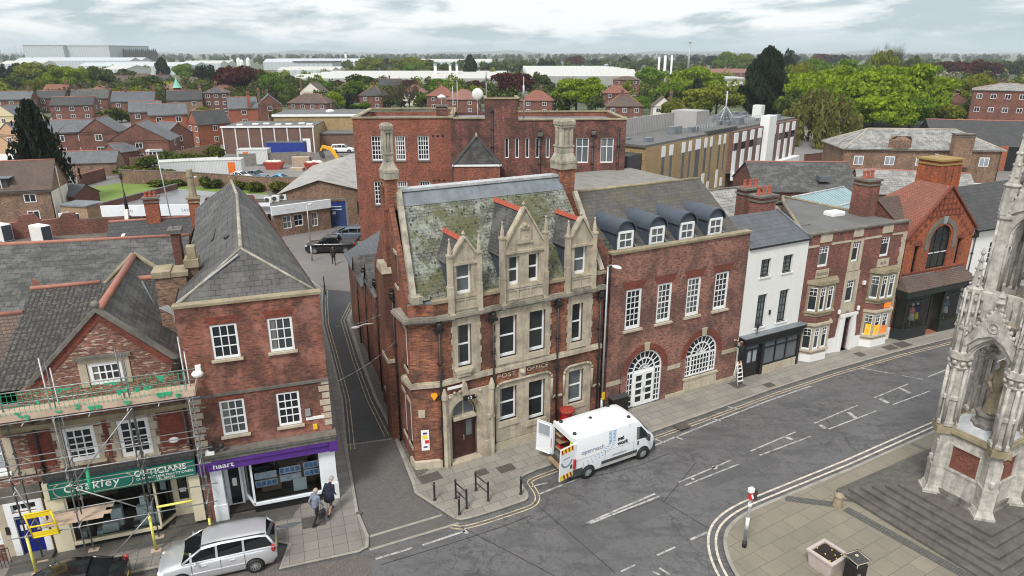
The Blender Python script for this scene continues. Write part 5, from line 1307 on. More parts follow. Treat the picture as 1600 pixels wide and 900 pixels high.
# ------------------------------------------------------------------ corner house with the purple shopfront
HA_O,HA_A=(-11.75,26.266,0),R(19)
co_=thing('corner_house','red brick corner house with grey hipped slate roof over a purple shopfront','building',HA_O,HA_A)
def corner_house(b):
 hs=[rect(-.74,.3,7.86,9.4),rect(1.5,2.5,7.88,9.42),rect(-.83,.17,4.24,5.92),rect(1.48,2.45,4.26,5.9)]
 MB().plate(rect(-1.95,3.72,3.4,10.3),hs,0,.25).build('wall','brick_corner',b)
 for k,h in enumerate(hs):
  w=sash(b,h[0][0],h[1][0],h[0][1],h[2][1],.03,3,3 if k < 2 else 4,.09,.04,glass='glass_dark',meet=k > 1,botw=.11)
  sill(b,h[0][0]-.1,h[1][0]+.1,h[0][1],-.12,.1,.1,'stone_cream',w)
  x0,x1,z1=h[0][0],h[1][0],h[2][1]
  MB().prism([(x0,z1+.02),(x1,z1+.02),(x1+.16,z1+.36),(x0-.16,z1+.36)],-.012,.05).build('flat_arch','brick_red_panel',b)
 MB().box(-1.95,3.74,-.06,.02,6.19,6.32).build('string_course','stone_dark',b)
 MB().box(-2.0,3.8,-.1,.35,10.3,10.41).build('coping','stone_coping',b)
 q=MB()
 z=4.0; k=0
 while z < 6.15:q.box(3.3 if k%2 else 3.42,3.745,-.03,.02,z,z+.26); q.box(-1.96,-1.6 if k%2 else-1.5,-.03,.02,z-.1,z+.16); z += .34; k += 1
 q.build('quoin','stone_cream',b,split=.12)
 c=MB(); c.box(-1.95,3.85,-.5,.02,3.56,3.66); c.box(-1.95,3.8,-.42,.02,3.34,3.56); c.box(-1.95,3.86,-.52,.3,3.66,3.7); c.build('shop_cornice','stone_dark',b)
 f=MB(); f.box(-1.87,3.48,-.38,-.02,2.82,3.3); f.box(3.48,3.88,-.42,.6,2.8,3.32); f.box(-2.0,-1.87,-.42,-.02,2.7,3.2)
 fa=f.build('fascia','purple_paint',b)
 MB().box(-1.85,3.46,-.46,-.38,3.18,3.32).build('awning_box','purple_paint',fa)
 text('lettering','haart',.36,fa,(-1.42,-.385,2.93),mat='sign_white',sx=1.15,off=.004)
 p=MB(); p.box(3.06,3.72,-.12,.3,.1,2.8); p.box(3.03,3.76,-.16,.32,.1,.95); p.box(-1.62,-1.14,-.12,.3,.1,2.8); p.box(-1.66,-1.1,-.16,.3,.1,.9); p.build('pilaster','white_shop',b,split=.05)
 MB().box(3.72,3.76,.32,16,.1,2.6).build('side_panel','white_shop',b) if False else None
 s=MB(); y=-.06
 s.box(.0,3.06,y-.08,y+.1,.5,.62); s.box(.0,3.06,y,y+.08,2.68,2.8); s.box(0,.09,y,y+.08,.62,2.68); s.box(2.98,3.06,y,y+.08,.62,2.68)
 s.slab([(-.35,.8),(0,-.14),(.08,-.14),(-.27,.8)],.5,.62); s.slab([(-.35,.8),(0,-.06),(.06,-.06),(-.29,.8)],2.68,2.8); s.box(-.42,-.3,.75,.85,.1,2.8); s.box(-1.16,-1.08,.6,.7,.1,2.8); s.box(-1.16,-.3,.6,.7,2.45,2.8)
 fr=s.build('shop_window_frame','white_shop',b)
 g=MB(); g.face((.05,y+.04,.62),(3.0,y+.04,.62),(3.0,y+.04,2.7),(.05,y+.04,2.7)); g.face((-.3,.8,.62),(.03,-.02,.62),(.03,-.02,2.7),(-.3,.8,2.7)); g.build('pane','shop_glass',fr)
 MB().slab([(-.32,.8),(.03,-.05),(3.06,-.05),(3.06,.8)],.1,.5).build('stall_riser','black_paint',b)
 d=MB(); d.box(-1.08,-.98,.62,.68,.2,2.45); d.box(-.52,-.42,.62,.68,.2,2.45); d.box(-.98,-.52,.62,.68,.2,.34); d.box(-.98,-.52,.62,.68,2.35,2.45)
 dr=d.build('door','white_shop',b)
 g=MB(); g.face((-.98,.65,.34),(-.52,.65,.34),(-.52,.65,2.35),(-.98,.65,2.35)); g.build('pane','glass_dark',dr)
 MB().box(-.85,-.66,.6,.645,1.3,1.7).build('notice','sign_white',dr)
 MB().box(-1.3,0,0,.8,.1,.2).build('doorstep','stone_steps',b)
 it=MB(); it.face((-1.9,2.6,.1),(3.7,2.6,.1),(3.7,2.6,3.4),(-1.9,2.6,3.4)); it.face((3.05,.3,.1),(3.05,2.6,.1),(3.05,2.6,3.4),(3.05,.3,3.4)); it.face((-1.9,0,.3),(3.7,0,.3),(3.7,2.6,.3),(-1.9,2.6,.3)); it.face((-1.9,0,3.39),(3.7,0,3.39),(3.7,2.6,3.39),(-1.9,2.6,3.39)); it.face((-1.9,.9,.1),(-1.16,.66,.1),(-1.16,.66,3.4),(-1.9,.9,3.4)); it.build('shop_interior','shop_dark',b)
 for k,(x0,x1,z) in enumerate(((.15,1.1,1.72),(.15,1.1,1.3),(1.22,2.15,1.78),(1.22,2.15,1.38),(2.28,2.95,1.85),(2.28,2.95,1.45))):
  cdd=MB(); cdd.box(x0,x1,.08,.1,z,z+.34); o=cdd.build('window_card','photo_card',b)
  pm=MB(); n=4 if k < 4 else 3
  for j in range(n):a=x0+.04+(x1-x0-.04)*j/n; pm.box(a,a+(x1-x0)/n-.05,.07,.079,z+.06,z+.28)
  pm.build('card_photo','photo_blue' if k%3 else 'photo_card',o)
 MB().box(1.75,2.35,.3,.34,.62,1.28).build('display_board','display_white',b)
 ds=MB(); ds.box(.3,1.2,1.2,1.7,.3,1.05); ds.box(1.9,2.8,1.4,1.9,.3,1.05); ds.box(2.0,2.5,1.5,1.6,1.05,1.4); ds.build('desk','timber',b)
 MB().box(2.63,3.43,-.04,0,4.38,4.52).build('street_name_plate','sign_white',b)
 MB().box(2.9,3.08,-.1,0,3.9,4.12).build('bell_box','sign_yellow',b)
 MB().box(2.62,2.85,-.1,0,4.62,4.95).build('meter_box','grey_metal',b)
 fl=MB(); fl.tube([(-1.3,0,4.0),(-1.3,-.3,4.1)],.03); fl.ball((-1.35,-.35,3.95),.16,8); fl.ball((-.95,-.35,4.0),.14,8); fl.build('floodlight','black_iron',b)
 pp=MB(); pp.box(-1.6,-1.25,-.5,-.25,3.66,3.86); pp.build('small_box','sign_white',b)
 XR=lambda y:3.72-.117*y
 w=MB(); w.face((3.72,0,0),(XR(26),26,0),(XR(26),26,9.9),(3.72,0,10.3)); w.face((-1.95,.25,0),(-1.95,.25,10.3),(-2.6,14,9.9),(-2.6,14,0)); w.face((-2.6,14,0),(-2.6,26,0),(-2.6,26,9.9),(-2.6,14,9.9)); w.face((-2.6,26,0),(XR(26),26,0),(XR(26),26,9.9),(-2.6,26,9.9)); w.build('side_wall','brick_corner',b)
 wd=MB(); wd.box(-1.95,-1.6,0,.25,0,3.4); wd.build('pier','brick_corner',b)
 ps=MB(); ps.face((3.76,.3,.1),(XR(5)+.04,5,.1),(XR(5)+.04,5,2.8),(3.76,.3,2.8)); ps.build('side_panel','white_shop',b)
 ap,rf_=(.74,2.0,12.05),(.15,15.2,11.95)
 r=MB()
 r.face((-1.9,.25,10.25),(3.72,.25,10.25),ap)
 r.face((3.78,.25,10.2),(XR(15)+.05,15.5,9.75),rf_,ap)
 r.face((-1.98,.25,10.2),ap,rf_,(-2.5,15.5,9.9))
 ro=r.build('roof','slate_corner',b)
 r2=MB(); r2.face((XR(15.5)+.05,15.5,9.75),(XR(22)+.05,22,9.75),(-.35,20,12.0),rf_); r2.face((-2.5,15.5,9.9),rf_,(-.35,20,12.0),(-3.0,22,9.9)); r2.face((XR(22),22,9.75),(-3,22,9.75),(-.35,20,12.0)); r2.build('rear_roof','slate_grey',b)
 rd=MB(); rd.cyl(ap,rf_,.09,n=8); rd.cyl((-1.95,.25,10.26),ap,.06,n=6); rd.cyl((3.75,.25,10.26),ap,.06,n=6); rd.cyl(rf_,(-.35,20,12.03),.09,n=8); rd.build('ridge','stone_shaft',ro)
 sk=MB(); m=lambda f,y:(-2.0+2.5*f,y,10.2+1.85*f)
 sk.box(0,0,0,0,0,0) if False else None
 for f0,f1,y0,y1 in ((.45,.5,7.5,10.0),(.75,.83,5.6,6.2),(.5,.53,12.5,13.8)):
  a,c_=m(f0,y0),m(f1,y0); d_,e_=m(f1,y1),m(f0,y1)
  sk.face(*[(p[0]-.06,p[1],p[2]+.08) for p in (a,c_,d_,e_)]); sk.face((a[0]-.06,a[1],a[2]+.08),(e_[0]-.06,e_[1],e_[2]+.08),(e_[0],e_[1],e_[2]),a)
 sk.build('rooflight','slate_dark',b,split=.02)
 MB().tube([(.62,1.7,11.85),(-1.9,.4,10.35)],.05).build('hip_lead','lead_white',ro)
corner_house(co_)
# ------------------------------------------------------------------ opticians with the brick gable
op=thing('opticians_house','brick gabled house with a green opticians shopfront behind scaffolding','building',HA_O,HA_A)
def opticians(b):
 L,Rr=-7.9,-2.0
 hs=[rect(-5.35,-4.15,7.45,8.38),rect(-6.78,-5.6,4.15,5.7),rect(-4.78,-3.6,4.0,5.7)]
 g=[(L,3.5),(Rr,3.5),(Rr,7.6),(-2.05,8.0),(-4.64,10.55),(-7.15,7.95),(L,7.5)]
 MB().plate(g,hs,0,.25).build('wall','brick_gable',b)
 for k,h in enumerate(hs):
  w=sash(b,h[0][0],h[1][0],h[0][1],h[2][1],.02,3 if k else 4,4 if k else 2,.15,.05,glass='glass_dark',meet=False,botw=.18)
 st=MB()
 for h in hs[1:]:
  x0,x1,z0,z1=h[0][0],h[1][0],h[0][1],h[2][1]
  z=z0; k=0
  while z < z1-.1:e=.3 if k%2 else.2; st.box(x0-e,x0-.01,-.03,.02,z,z+.36); st.box(x1+.01,x1+e,-.03,.02,z,z+.36); z += .375; k += 1
  st.box(x0-.3,x1+.3,-.03,.02,z1+.01,5.98); st.box(x0-.25,x1+.25,-.1,.02,z0-.14,z0-.01)
 st.box(-5.65,-5.37,-.04,.02,7.4,8.55); st.box(-4.13,-3.85,-.04,.02,7.4,8.55); st.box(-5.65,-3.85,-.045,.02,8.4,8.6)
 st.build('stone_surround','stone_cream',b,split=.1)
 MB().box(-5.75,-3.75,-.16,.02,8.6,8.72).build('hood_mould','stone_dark',b)
 pn=MB(); pn.box(L,-7.15,-.025,.02,4.2,5.95); pn.box(-5.25,-5.12,-.02,.02,4.2,5.9); pn.box(-3.25,-2.3,-.025,.02,4.2,5.95); pn.build('red_panel','brick_red_panel',b,split=.05)
 bc=MB(); bc.prism([(-7.25,7.78),(-7.02,7.72),(-4.64,10.12),(-4.64,10.5)],-.03,.02); bc.prism([(-2.0,7.78),(-2.3,7.75),(-4.64,10.12),(-4.64,10.5)],-.03,.02); bc.build('gable_band','brick_red_panel',b)
 cp=MB()
 cp.prism([(-7.4,7.75),(-4.64,10.52),(-4.64,10.72),(-7.5,7.85)],-.12,.18); cp.prism([(-1.98,7.9),(-4.64,10.52),(-4.64,10.72),(-1.95,8.05)],-.12,.18); cp.ball((-4.64,.03,10.8),.17,8); cp.build('gable_coping','stone_dark',b)
 s=MB(); s.box(L-.8,Rr,-.22,.02,5.98,6.16); s.box(L-.8,Rr,-.14,.02,5.9,5.98); s.build('string_course','stone_coping',b)
 zr,yr=9.55,7.2
 r=MB(); r.face((-8.9,.4,7.5),(-6.9,.4,7.5),(-4.7,7.2,9.55),(-8.9,7.2,9.55)); r.face((-2.05,1.0,7.5),(-2.05,7.2,9.55),(-4.7,7.2,9.55)); r.face((-2.05,14,7.4),(-8.9,14,7.4),(-8.9,7.2,9.55),(-2.05,7.2,9.55)); r.build('roof','pantile_rib',b)
 g2=MB(); g2.face((-7.3,.1,7.72),(-4.64,.1,10.42),(-4.9,9.8,10.05),(-7.4,9.8,7.7)); g2.face((-2.1,.1,7.92),(-4.64,.1,10.42),(-4.9,9.8,10.05),(-2.3,9.8,7.8)); g2.build('gable_roof','slate_grey',b)
 rg=MB(); rg.cyl((-4.64,.2,10.45),(-4.9,9.9,10.08),.15,n=8); rg.cyl((-8.9,7.2,9.6),(-6.0,7.2,9.6),.1,n=8); rg.cyl((-4.75,7.2,9.6),(-2.05,7.2,9.6),.13,n=8); rg.build('ridge','ridge_tile',b)
 vl=MB(); vl.tube([(-4.2,6.9,9.5),(-2.1,.8,7.62)],.09); vl.build('valley_lead','lead',b)
 bg=MB(); bg.face((-7.4,9.85,7.6),(-2.3,9.85,7.6),(-4.9,9.85,10.15)); bg.build('rear_gable','stone_dark',b)
 bcp=MB(); bcp.cyl((-7.5,9.85,7.7),(-4.9,9.85,10.2),.12,n=6); bcp.cyl((-2.2,9.85,7.7),(-4.9,9.85,10.2),.12,n=6); bcp.build('rear_coping','stone_coping',b)
 w=MB(); w.face((L-1,.3,0),(L-1,14,0),(L-1,14,7.4),(L-1,7.2,9.4),(L-1,.3,7.4)); w.face((L-1,14,0),(Rr,14,0),(Rr,14,7.4),(L-1,14,7.4)); w.build('side_wall','brick_old',b)
 ch=MB(); ch.box(-2.95,-1.7,3.0,4.1,7.5,10.75); ch.box(-1.7,-1.2,3.4,4.1,9.5,11.0); cc=ch.build('chimney','brick_old',b)
 cq=MB(); cq.box(-3.05,-2.3,2.92,4.18,10.752,11.02); cq.box(-2.3,-1.6,2.95,4.15,10.752,10.95); cq.box(-1.75,-1.15,3.3,4.2,11.003,11.35); cq.box(-1.6,-1.25,3.5,4.0,11.36,11.9); cq.build('chimney_cap','stone_coping',cc)
 fl=MB(); fl.prism([(-2.99,9.4),(-2.7,9.2),(-2.45,9.0),(-2.45,8.7),(-2.2,8.5),(-2.0,8.1),(-2.0,8.4),(-2.2,9.0),(-2.6,9.5)],2.96,2.99); fl.build('lead_flashing','lead_white',cc)
 sg=MB(); sg.box(-7.72,-2.08,-.2,.02,3.5,3.86); cor=sg.build('shop_cornice','slate_dark',b)
 f=MB(); f.box(-7.58,-2.1,-.3,-.02,2.74,3.48); fa=f.build('fascia','green_sign',b)
 tr=MB()
 for z in (2.8,3.42):tr.box(-7.5,-2.2,-.306,-.3,z,z+.025)
 tr.build('fascia_line','stone_cream',fa)
 arc=[(-6.7+1.45*math.cos(t)*1.0,3.02+.42*math.sin(t)) for t in [R(110+10*k) for k in range(15)]]
 bk=MB()
 for sgn in (1,-1):
  pts=[(-5.95+sgn*(-1.45+.28*(1-math.cos(t))),-.308,3.12+.3*math.sin(t)) for t in [R(-75+10*k) for k in range(16)]]
  bk.tube(pts,.022,5)
 bk.build('bracket_line','stone_cream',fa,split=.05)
 text('lettering','Coakley',.52,fa,(-7.08,-.306,2.97),mat='sign_white',shear=.12,sx=1.05,spacing=1.15)
 text('lettering','OPTICIANS',.38,fa,(-4.45,-.306,3.16),mat='sign_white',sx=1.05,off=.006)
 text('lettering','CONTACT LENS PRACTITIONERS',.15,fa,(-4.4,-.306,2.98),mat='sign_white',sx=.98)
 text('lettering','TEL. 583054',.14,fa,(-3.65,-.306,2.845),mat='sign_white')
 p=MB(); p.box(-7.85,-7.2,-.15,.25,.1,2.74); p.box(-7.8,-7.58,-.2,.02,2.7,3.5); p.box(-2.5,-2.06,-.12,.25,.3,2.74); p.build('pilaster','cream_paint',b,split=.05)
 s=MB(); s.box(-7.2,-3.85,-.14,.06,.28,.42); s.box(-7.2,-3.85,-.1,.0,2.62,2.74); s.slab([(-3.9,-.14),(-3.3,.7),(-3.3,.85),(-4.0,.0)],.28,.42); s.box(-3.36,-3.24,.7,.82,.1,2.74); s.box(-3.9,-3.82,-.1,-.02,.42,2.62); s.box(-7.2,-7.12,-.1,-.02,.42,2.62); s.box(-2.6,-2.5,.7,.82,.1,2.74); s.box(-3.24,-2.6,.7,.82,2.5,2.74)
 fr=s.build('shop_window_frame','cream_paint',b)
 g=MB(); g.face((-7.15,-.06,.42),(-3.86,-.06,.42),(-3.86,-.06,2.65),(-7.15,-.06,2.65)); g.face((-3.86,-.06,.42),(-3.3,.75,.42),(-3.3,.75,2.65),(-3.86,-.06,2.65)); g.build('pane','shop_glass',fr)
 MB().slab([(-7.2,-.08),(-3.87,-.08),(-3.3,.75),(-3.3,1.2),(-7.2,1.2)],.1,.28).build('stall_riser','black_paint',b)
 d=MB(); d.box(-3.24,-2.6,.74,.8,.2,.9); d.box(-3.24,-3.12,.74,.8,.9,2.5); d.box(-2.72,-2.6,.74,.8,.9,2.5); d.box(-3.12,-2.72,.74,.8,.9,1.0)
 dr=d.build('door','cream_paint',b)
 q=MB(); q.face((-3.12,.77,.95),(-2.72,.77,.95),(-2.72,.77,2.5),(-3.12,.77,2.5)); q.build('pane','glass_dark',dr)
 MB().box(-3.05,-2.8,.72,.76,1.4,1.6).build('notice','sign_white',dr)
 MB().box(-3.6,-2.45,-.05,.75,.1,.2).build('doorstep','stone_steps',b)
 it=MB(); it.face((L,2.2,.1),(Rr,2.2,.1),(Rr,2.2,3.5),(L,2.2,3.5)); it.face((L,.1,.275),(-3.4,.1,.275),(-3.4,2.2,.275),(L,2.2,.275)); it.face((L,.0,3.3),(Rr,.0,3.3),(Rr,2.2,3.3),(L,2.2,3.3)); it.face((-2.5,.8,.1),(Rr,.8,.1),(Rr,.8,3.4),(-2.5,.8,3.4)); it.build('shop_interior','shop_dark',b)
 dp=MB()
 for x,y,wx,h in ((-6.2,.35,1.1,.42),(-5.9,.7,.8,.9),(-5.0,.35,1.9,.34),(-4.9,.75,1.2,.7),(-4.75,.95,.55,1.05),(-4.2,.5,.5,.45),(-7.0,.3,.35,.3),(-6.4,.2,.4,.25)):dp.box(x,x+wx*.55,y,y+.3,.28,.28+h)
 dp.build('display_step','display_white',b)
 MB().box(-5.05,-4.7,.2,.24,.5,.68).build('display_card','bag_dark',b)
 MB().box(-6.95,-6.5,.6,.75,1.2,1.5).build('display_card','photo_card',b)
 MB().box(-3.85,-3.62,1.0,1.05,1.5,2.3).build('poster','photo_card',b)
 gm=MB(); gm.face((-3.75,1.25,.5),(-3.4,1.3,.5),(-3.4,1.3,2.5),(-3.75,1.25,2.5)); gm.build('inner_panel','glass_dark',b)
 f2=MB(); f2.ball((-2.75,-.2,4.55),.17,8,(1.3,.7,.8)); f2.box(-2.8,-2.7,-.1,0,4.5,4.6); f2.build('security_light','sign_white',b)
 pipe(b,-2.15,-.1,3.6,7.6,.05); pipe(b,-7.6,-.1,3.6,7.0,.05,head=False)
opticians(op)
# ------------------------------------------------------------------ neighbour at the left edge
lf=thing('end_house','pale brick house with a blue front door next to the scaffolding','building',HA_O,HA_A)
def left_house(b):
 L,Rr=-15,-7.92
 hs=[rect(-10.2,-8.8,4.2,5.75),rect(-9.1,-8.2,.12,2.15),rect(-9.1,-8.2,2.28,2.66),rect(-10.9,-9.65,.9,2.75)]
 MB().plate(rect(L,Rr,0,7.0),hs,0,.25).build('wall','brick_gable',b)
 w=sash(b,-10.2,-8.8,4.2,5.75,.05,3,4,.1,.04,glass='glass_blind'); sill(b,-10.3,-8.7,4.2,-.12,.1,.1,'sign_white',w)
 sash(b,-10.9,-9.65,.9,2.75,.05,3,4,.1,.04,glass='glass_blind')
 sash(b,-9.1,-8.2,2.28,2.66,.05,3,1,.05,.04,glass='glass_dark')
 fr=MB(); fr.plate(rect(-9.32,-7.98,.12,2.78),[rect(-9.08,-8.22,.12,2.12),rect(-9.08,-8.22,2.26,2.68)],-.06,.06); fr.build('door_frame','white_paint',b)
 d=MB(); d.box(-9.1,-8.2,.07,.12,.14,2.14); dr=d.build('door','blue_door',b)
 MB().box(-8.86,-8.46,.05,.07,1.0,1.08).build('letterbox','timber',dr)
 MB().box(-8.98,-8.75,.055,.07,1.35,1.62).build('notice','sign_white',dr)
 MB().box(-9.45,-9.3,-.08,0,1.35,1.7).build('entry_panel','black_iron',b)
 st=MB(); st.box(L,Rr,-.04,.02,2.8,3.5); st.build('stone_band','stone_dark',b)
 s2=MB(); s2.box(-8.75,-8.45,-.03,.02,4.2,5.7); s2.box(L,Rr,-.05,.02,3.95,4.18); s2.box(-9.65,-9.3,-.02,.02,.1,2.8); s2.build('stone_surround','stone_cream',b,split=.05)
 MB().box(-9.5,-7.95,-.5,.05,.1,.26).build('doorstep','stone_steps',b)
 r=MB(); r.face((L,-.2,6.9),(-8.85,-.2,6.9),(-8.85,5.5,9.0),(L,5.5,9.0)); r.face((L,11,6.9),(-8.85,11,6.9),(-8.85,5.5,9.0),(L,5.5,9.0)); r.build('roof','tile_brown',b)
 MB().cyl((L,5.5,9.02),(-8.85,5.5,9.02),.11,n=8).build('ridge','ridge_tile',b)
 fl=MB(); fl.ball((-8.45,-.5,6.75),.17,8,(1.6,1,.6)); fl.build('floodlight','sign_white',b)
 rail=MB()
 for k in range(14):a=R(180-7*k); rail.cyl((-9.9+.5*math.cos(a)*2+.5,-.9+.5*math.sin(a)*.9,.1),(-9.9+1.0*math.cos(a)+.5,-.9+.45*math.sin(a),1.0),.012,n=5)
 pts=[(-9.4+1.0*math.cos(R(180-7*k)),-.9+.45*math.sin(R(180-7*k)),1.0) for k in range(14)]
 rail.tube(pts,.02); rail.build('iron_railing','black_iron',b)
 w=MB(); w.face((L,11,0),(Rr,11,0),(Rr,11,6.9),(L,11,6.9)); w.face((L,0,0),(L,11,0),(L,11,7),(L,5.5,8.9),(L,0,7)); w.build('side_wall','brick_old',b)
left_house(lf)
# ------------------------------------------------------------------ scaffolding
sc=thing('scaffolding','steel tube scaffolding with boarded deck and green netting across the opticians','scaffold',HA_O,HA_A)
def scaffold(b):
 xs_f=[-8.3,-6.45,-3.95,-1.75]
 top={-8.3:9.3,-6.45:9.4,-3.95:9.4,-1.75:9.6}
 for x in xs_f:
  for y in (-1.35,-.45):
   t=MB(); lean=.0
   z1=top[x] if y <-1 else 8.6
   t.cyl((x,y,.12),(x,y,z1),.033,n=6); t.box(x-.09,x+.09,y-.09,y+.09,.1,.125)
   for z in (2.7,4.3,5.2,6.9):t.box(x-.05,x+.05,y-.06,y+.06,z-.04,z+.04)
   t.build('standard','scaffold_steel' if x in (-6.45,-1.75) else 'scaffold_dark',b)
 for x in (-6.3,-3.8):
  t=MB(); t.cyl((x,-1.3,2.5),(x,-1.3,9.2),.026,n=6); t.build('standard','scaffold_dark',b)
 for y,zs in ((-1.41,(2.0,3.9,4.6,5.2,6.95,7.75,8.2)),(-.5,(2.3,4.1,5.0,6.0,6.95))):
  for z in zs:
   t=MB(); t.cyl((-8.9,y,z),(-1.3,y,z),.024,n=6); t.build('ledger','scaffold_steel',b)
 for z in (2.1,4.05,4.7,6.9):
  t=MB()
  for x in xs_f:t.cyl((x+.06,-1.65,z),(x+.06,-.1,z),.024,n=6)
  for x in (-7.4,-5.2,-2.8):
   if z > 6:t.cyl((x,-1.65,z),(x,-.1,z),.024,n=6)
  t.build('transom','scaffold_steel',b,split=.02)
 for p,q in (((-3.75,-1.45,6.9),(-6.4,-1.5,3.85)),((-6.35,-1.5,3.9),(-3.8,-1.5,2.15)),((-3.8,-1.5,2.1),(-5.7,-1.45,.15)),((-8.2,-1.45,4.3),(-7.7,-1.45,2.2))):
  t=MB(); t.cyl(p,q,.026,n=6); t.build('brace','scaffold_steel',b)
 dk=MB()
 for k in range(5):dk.box(-9.2,-1.5,-1.32+.225*k,-1.32+.225*k+.215,6.98,7.02)
 dk.build('deck','scaffold_board',b)
 tb=MB(); tb.box(-9.2,-1.5,-1.42,-1.385,7.03,7.32); tb.box(-1.5,-1.46,-1.4,-.2,7.03,7.3); tb.build('toe_board','scaffold_board',b)
 lo=MB()
 for k in range(4):lo.box(-7.9+.12*k,-5.6+.25*(k%2),-1.3+.23*k,-1.3+.23*k+.215,2.15,2.19)
 lo.build('lower_deck','scaffold_board',b)
 nt=MB(); rnd=random.Random(3)
 x=-9.0
 while x <-1.7:nt.box(x,x+.012,-1.44,-1.43,7.3,8.22); x += .16
 z=7.36
 while z < 8.2:nt.box(-9.0,-1.7,-1.445,-1.435,z,z+.01); z += .24
 pt=nt
 for k in range(30):
  x=rnd.uniform(-8.9,-1.9); z=rnd.choice([8.12,8.12,7.75,7.4,7.25]); w_,h_=rnd.uniform(.06,.16),rnd.uniform(.07,.22)
  pt.prism([(x-w_,z),(x+w_,z-.02),(x+w_*.6,z-h_),(x-w_*.4,z-h_*1.1)],-1.47,-1.455)
 for k in range(10):x=-9.1+.07*k; pt.prism([(x,7.1+.1*(k%3)),(x+.06,7.1),(x+.07,8.4-.06*k),(x+.02,8.6-.06*k)],-1.47-.01*k,-1.46-.01*k)
 pt.build('netting','net_green',b)
 gy=MB()
 for x in (-8.02,-7.12):gy.cyl((x,-1.5,1.95),(x-.12,-1.5,3.05),.035,n=8)
 for f in (0,.45,1):gy.cyl((-8.02-.12*f,-1.5,1.95+1.1*f),(-7.12-.12*f,-1.5,1.95+1.1*f),.035,n=8)
 gy.box(-8.02,-7.12,-1.52,-1.49,1.95,2.18); gy.box(-8.12,-7.22,-1.52,-1.49,2.85,3.05); gy.build('ladder_gate','yellow_guard',b)
 pd_=MB(); pd_.cyl((-8.3,-1.35,.15),(-8.3,-1.35,2.0),.055,n=8); pd_.cyl((-3.95,-1.35,.2),(-3.95,-1.35,1.9),.055,n=8); pd_.cyl((-1.75,-1.35,.2),(-1.75,-1.35,1.2),.05,n=8); pd_.cyl((-3.6,-1.42,2.25),(-2.2,-1.42,2.25),.05,n=8); pd_.build('foam_sleeve','yellow_pad',b,split=.02)
 sb=MB()
 for x in xs_f:
  for y in (-1.35,-.45):sb.box(x-.2,x+.2,y-.12,y+.12,.1,.13)
 sb.build('sole_board','scaffold_board',b,split=.02)
 fl=MB(); fl.ball((-1.25,-1.5,8.0),.2,8,(1.2,.9,.8)); fl.box(-1.3,-1.1,-1.55,-1.4,8.1,8.35); fl.build('work_lamp','sign_white',b)
 hs=MB(); hs.cyl((-5.75,-1.4,3.4),(-5.75,-1.4,4.6),.07,n=8); hs.build('rolled_net','net_green',b)
scaffold(sc)
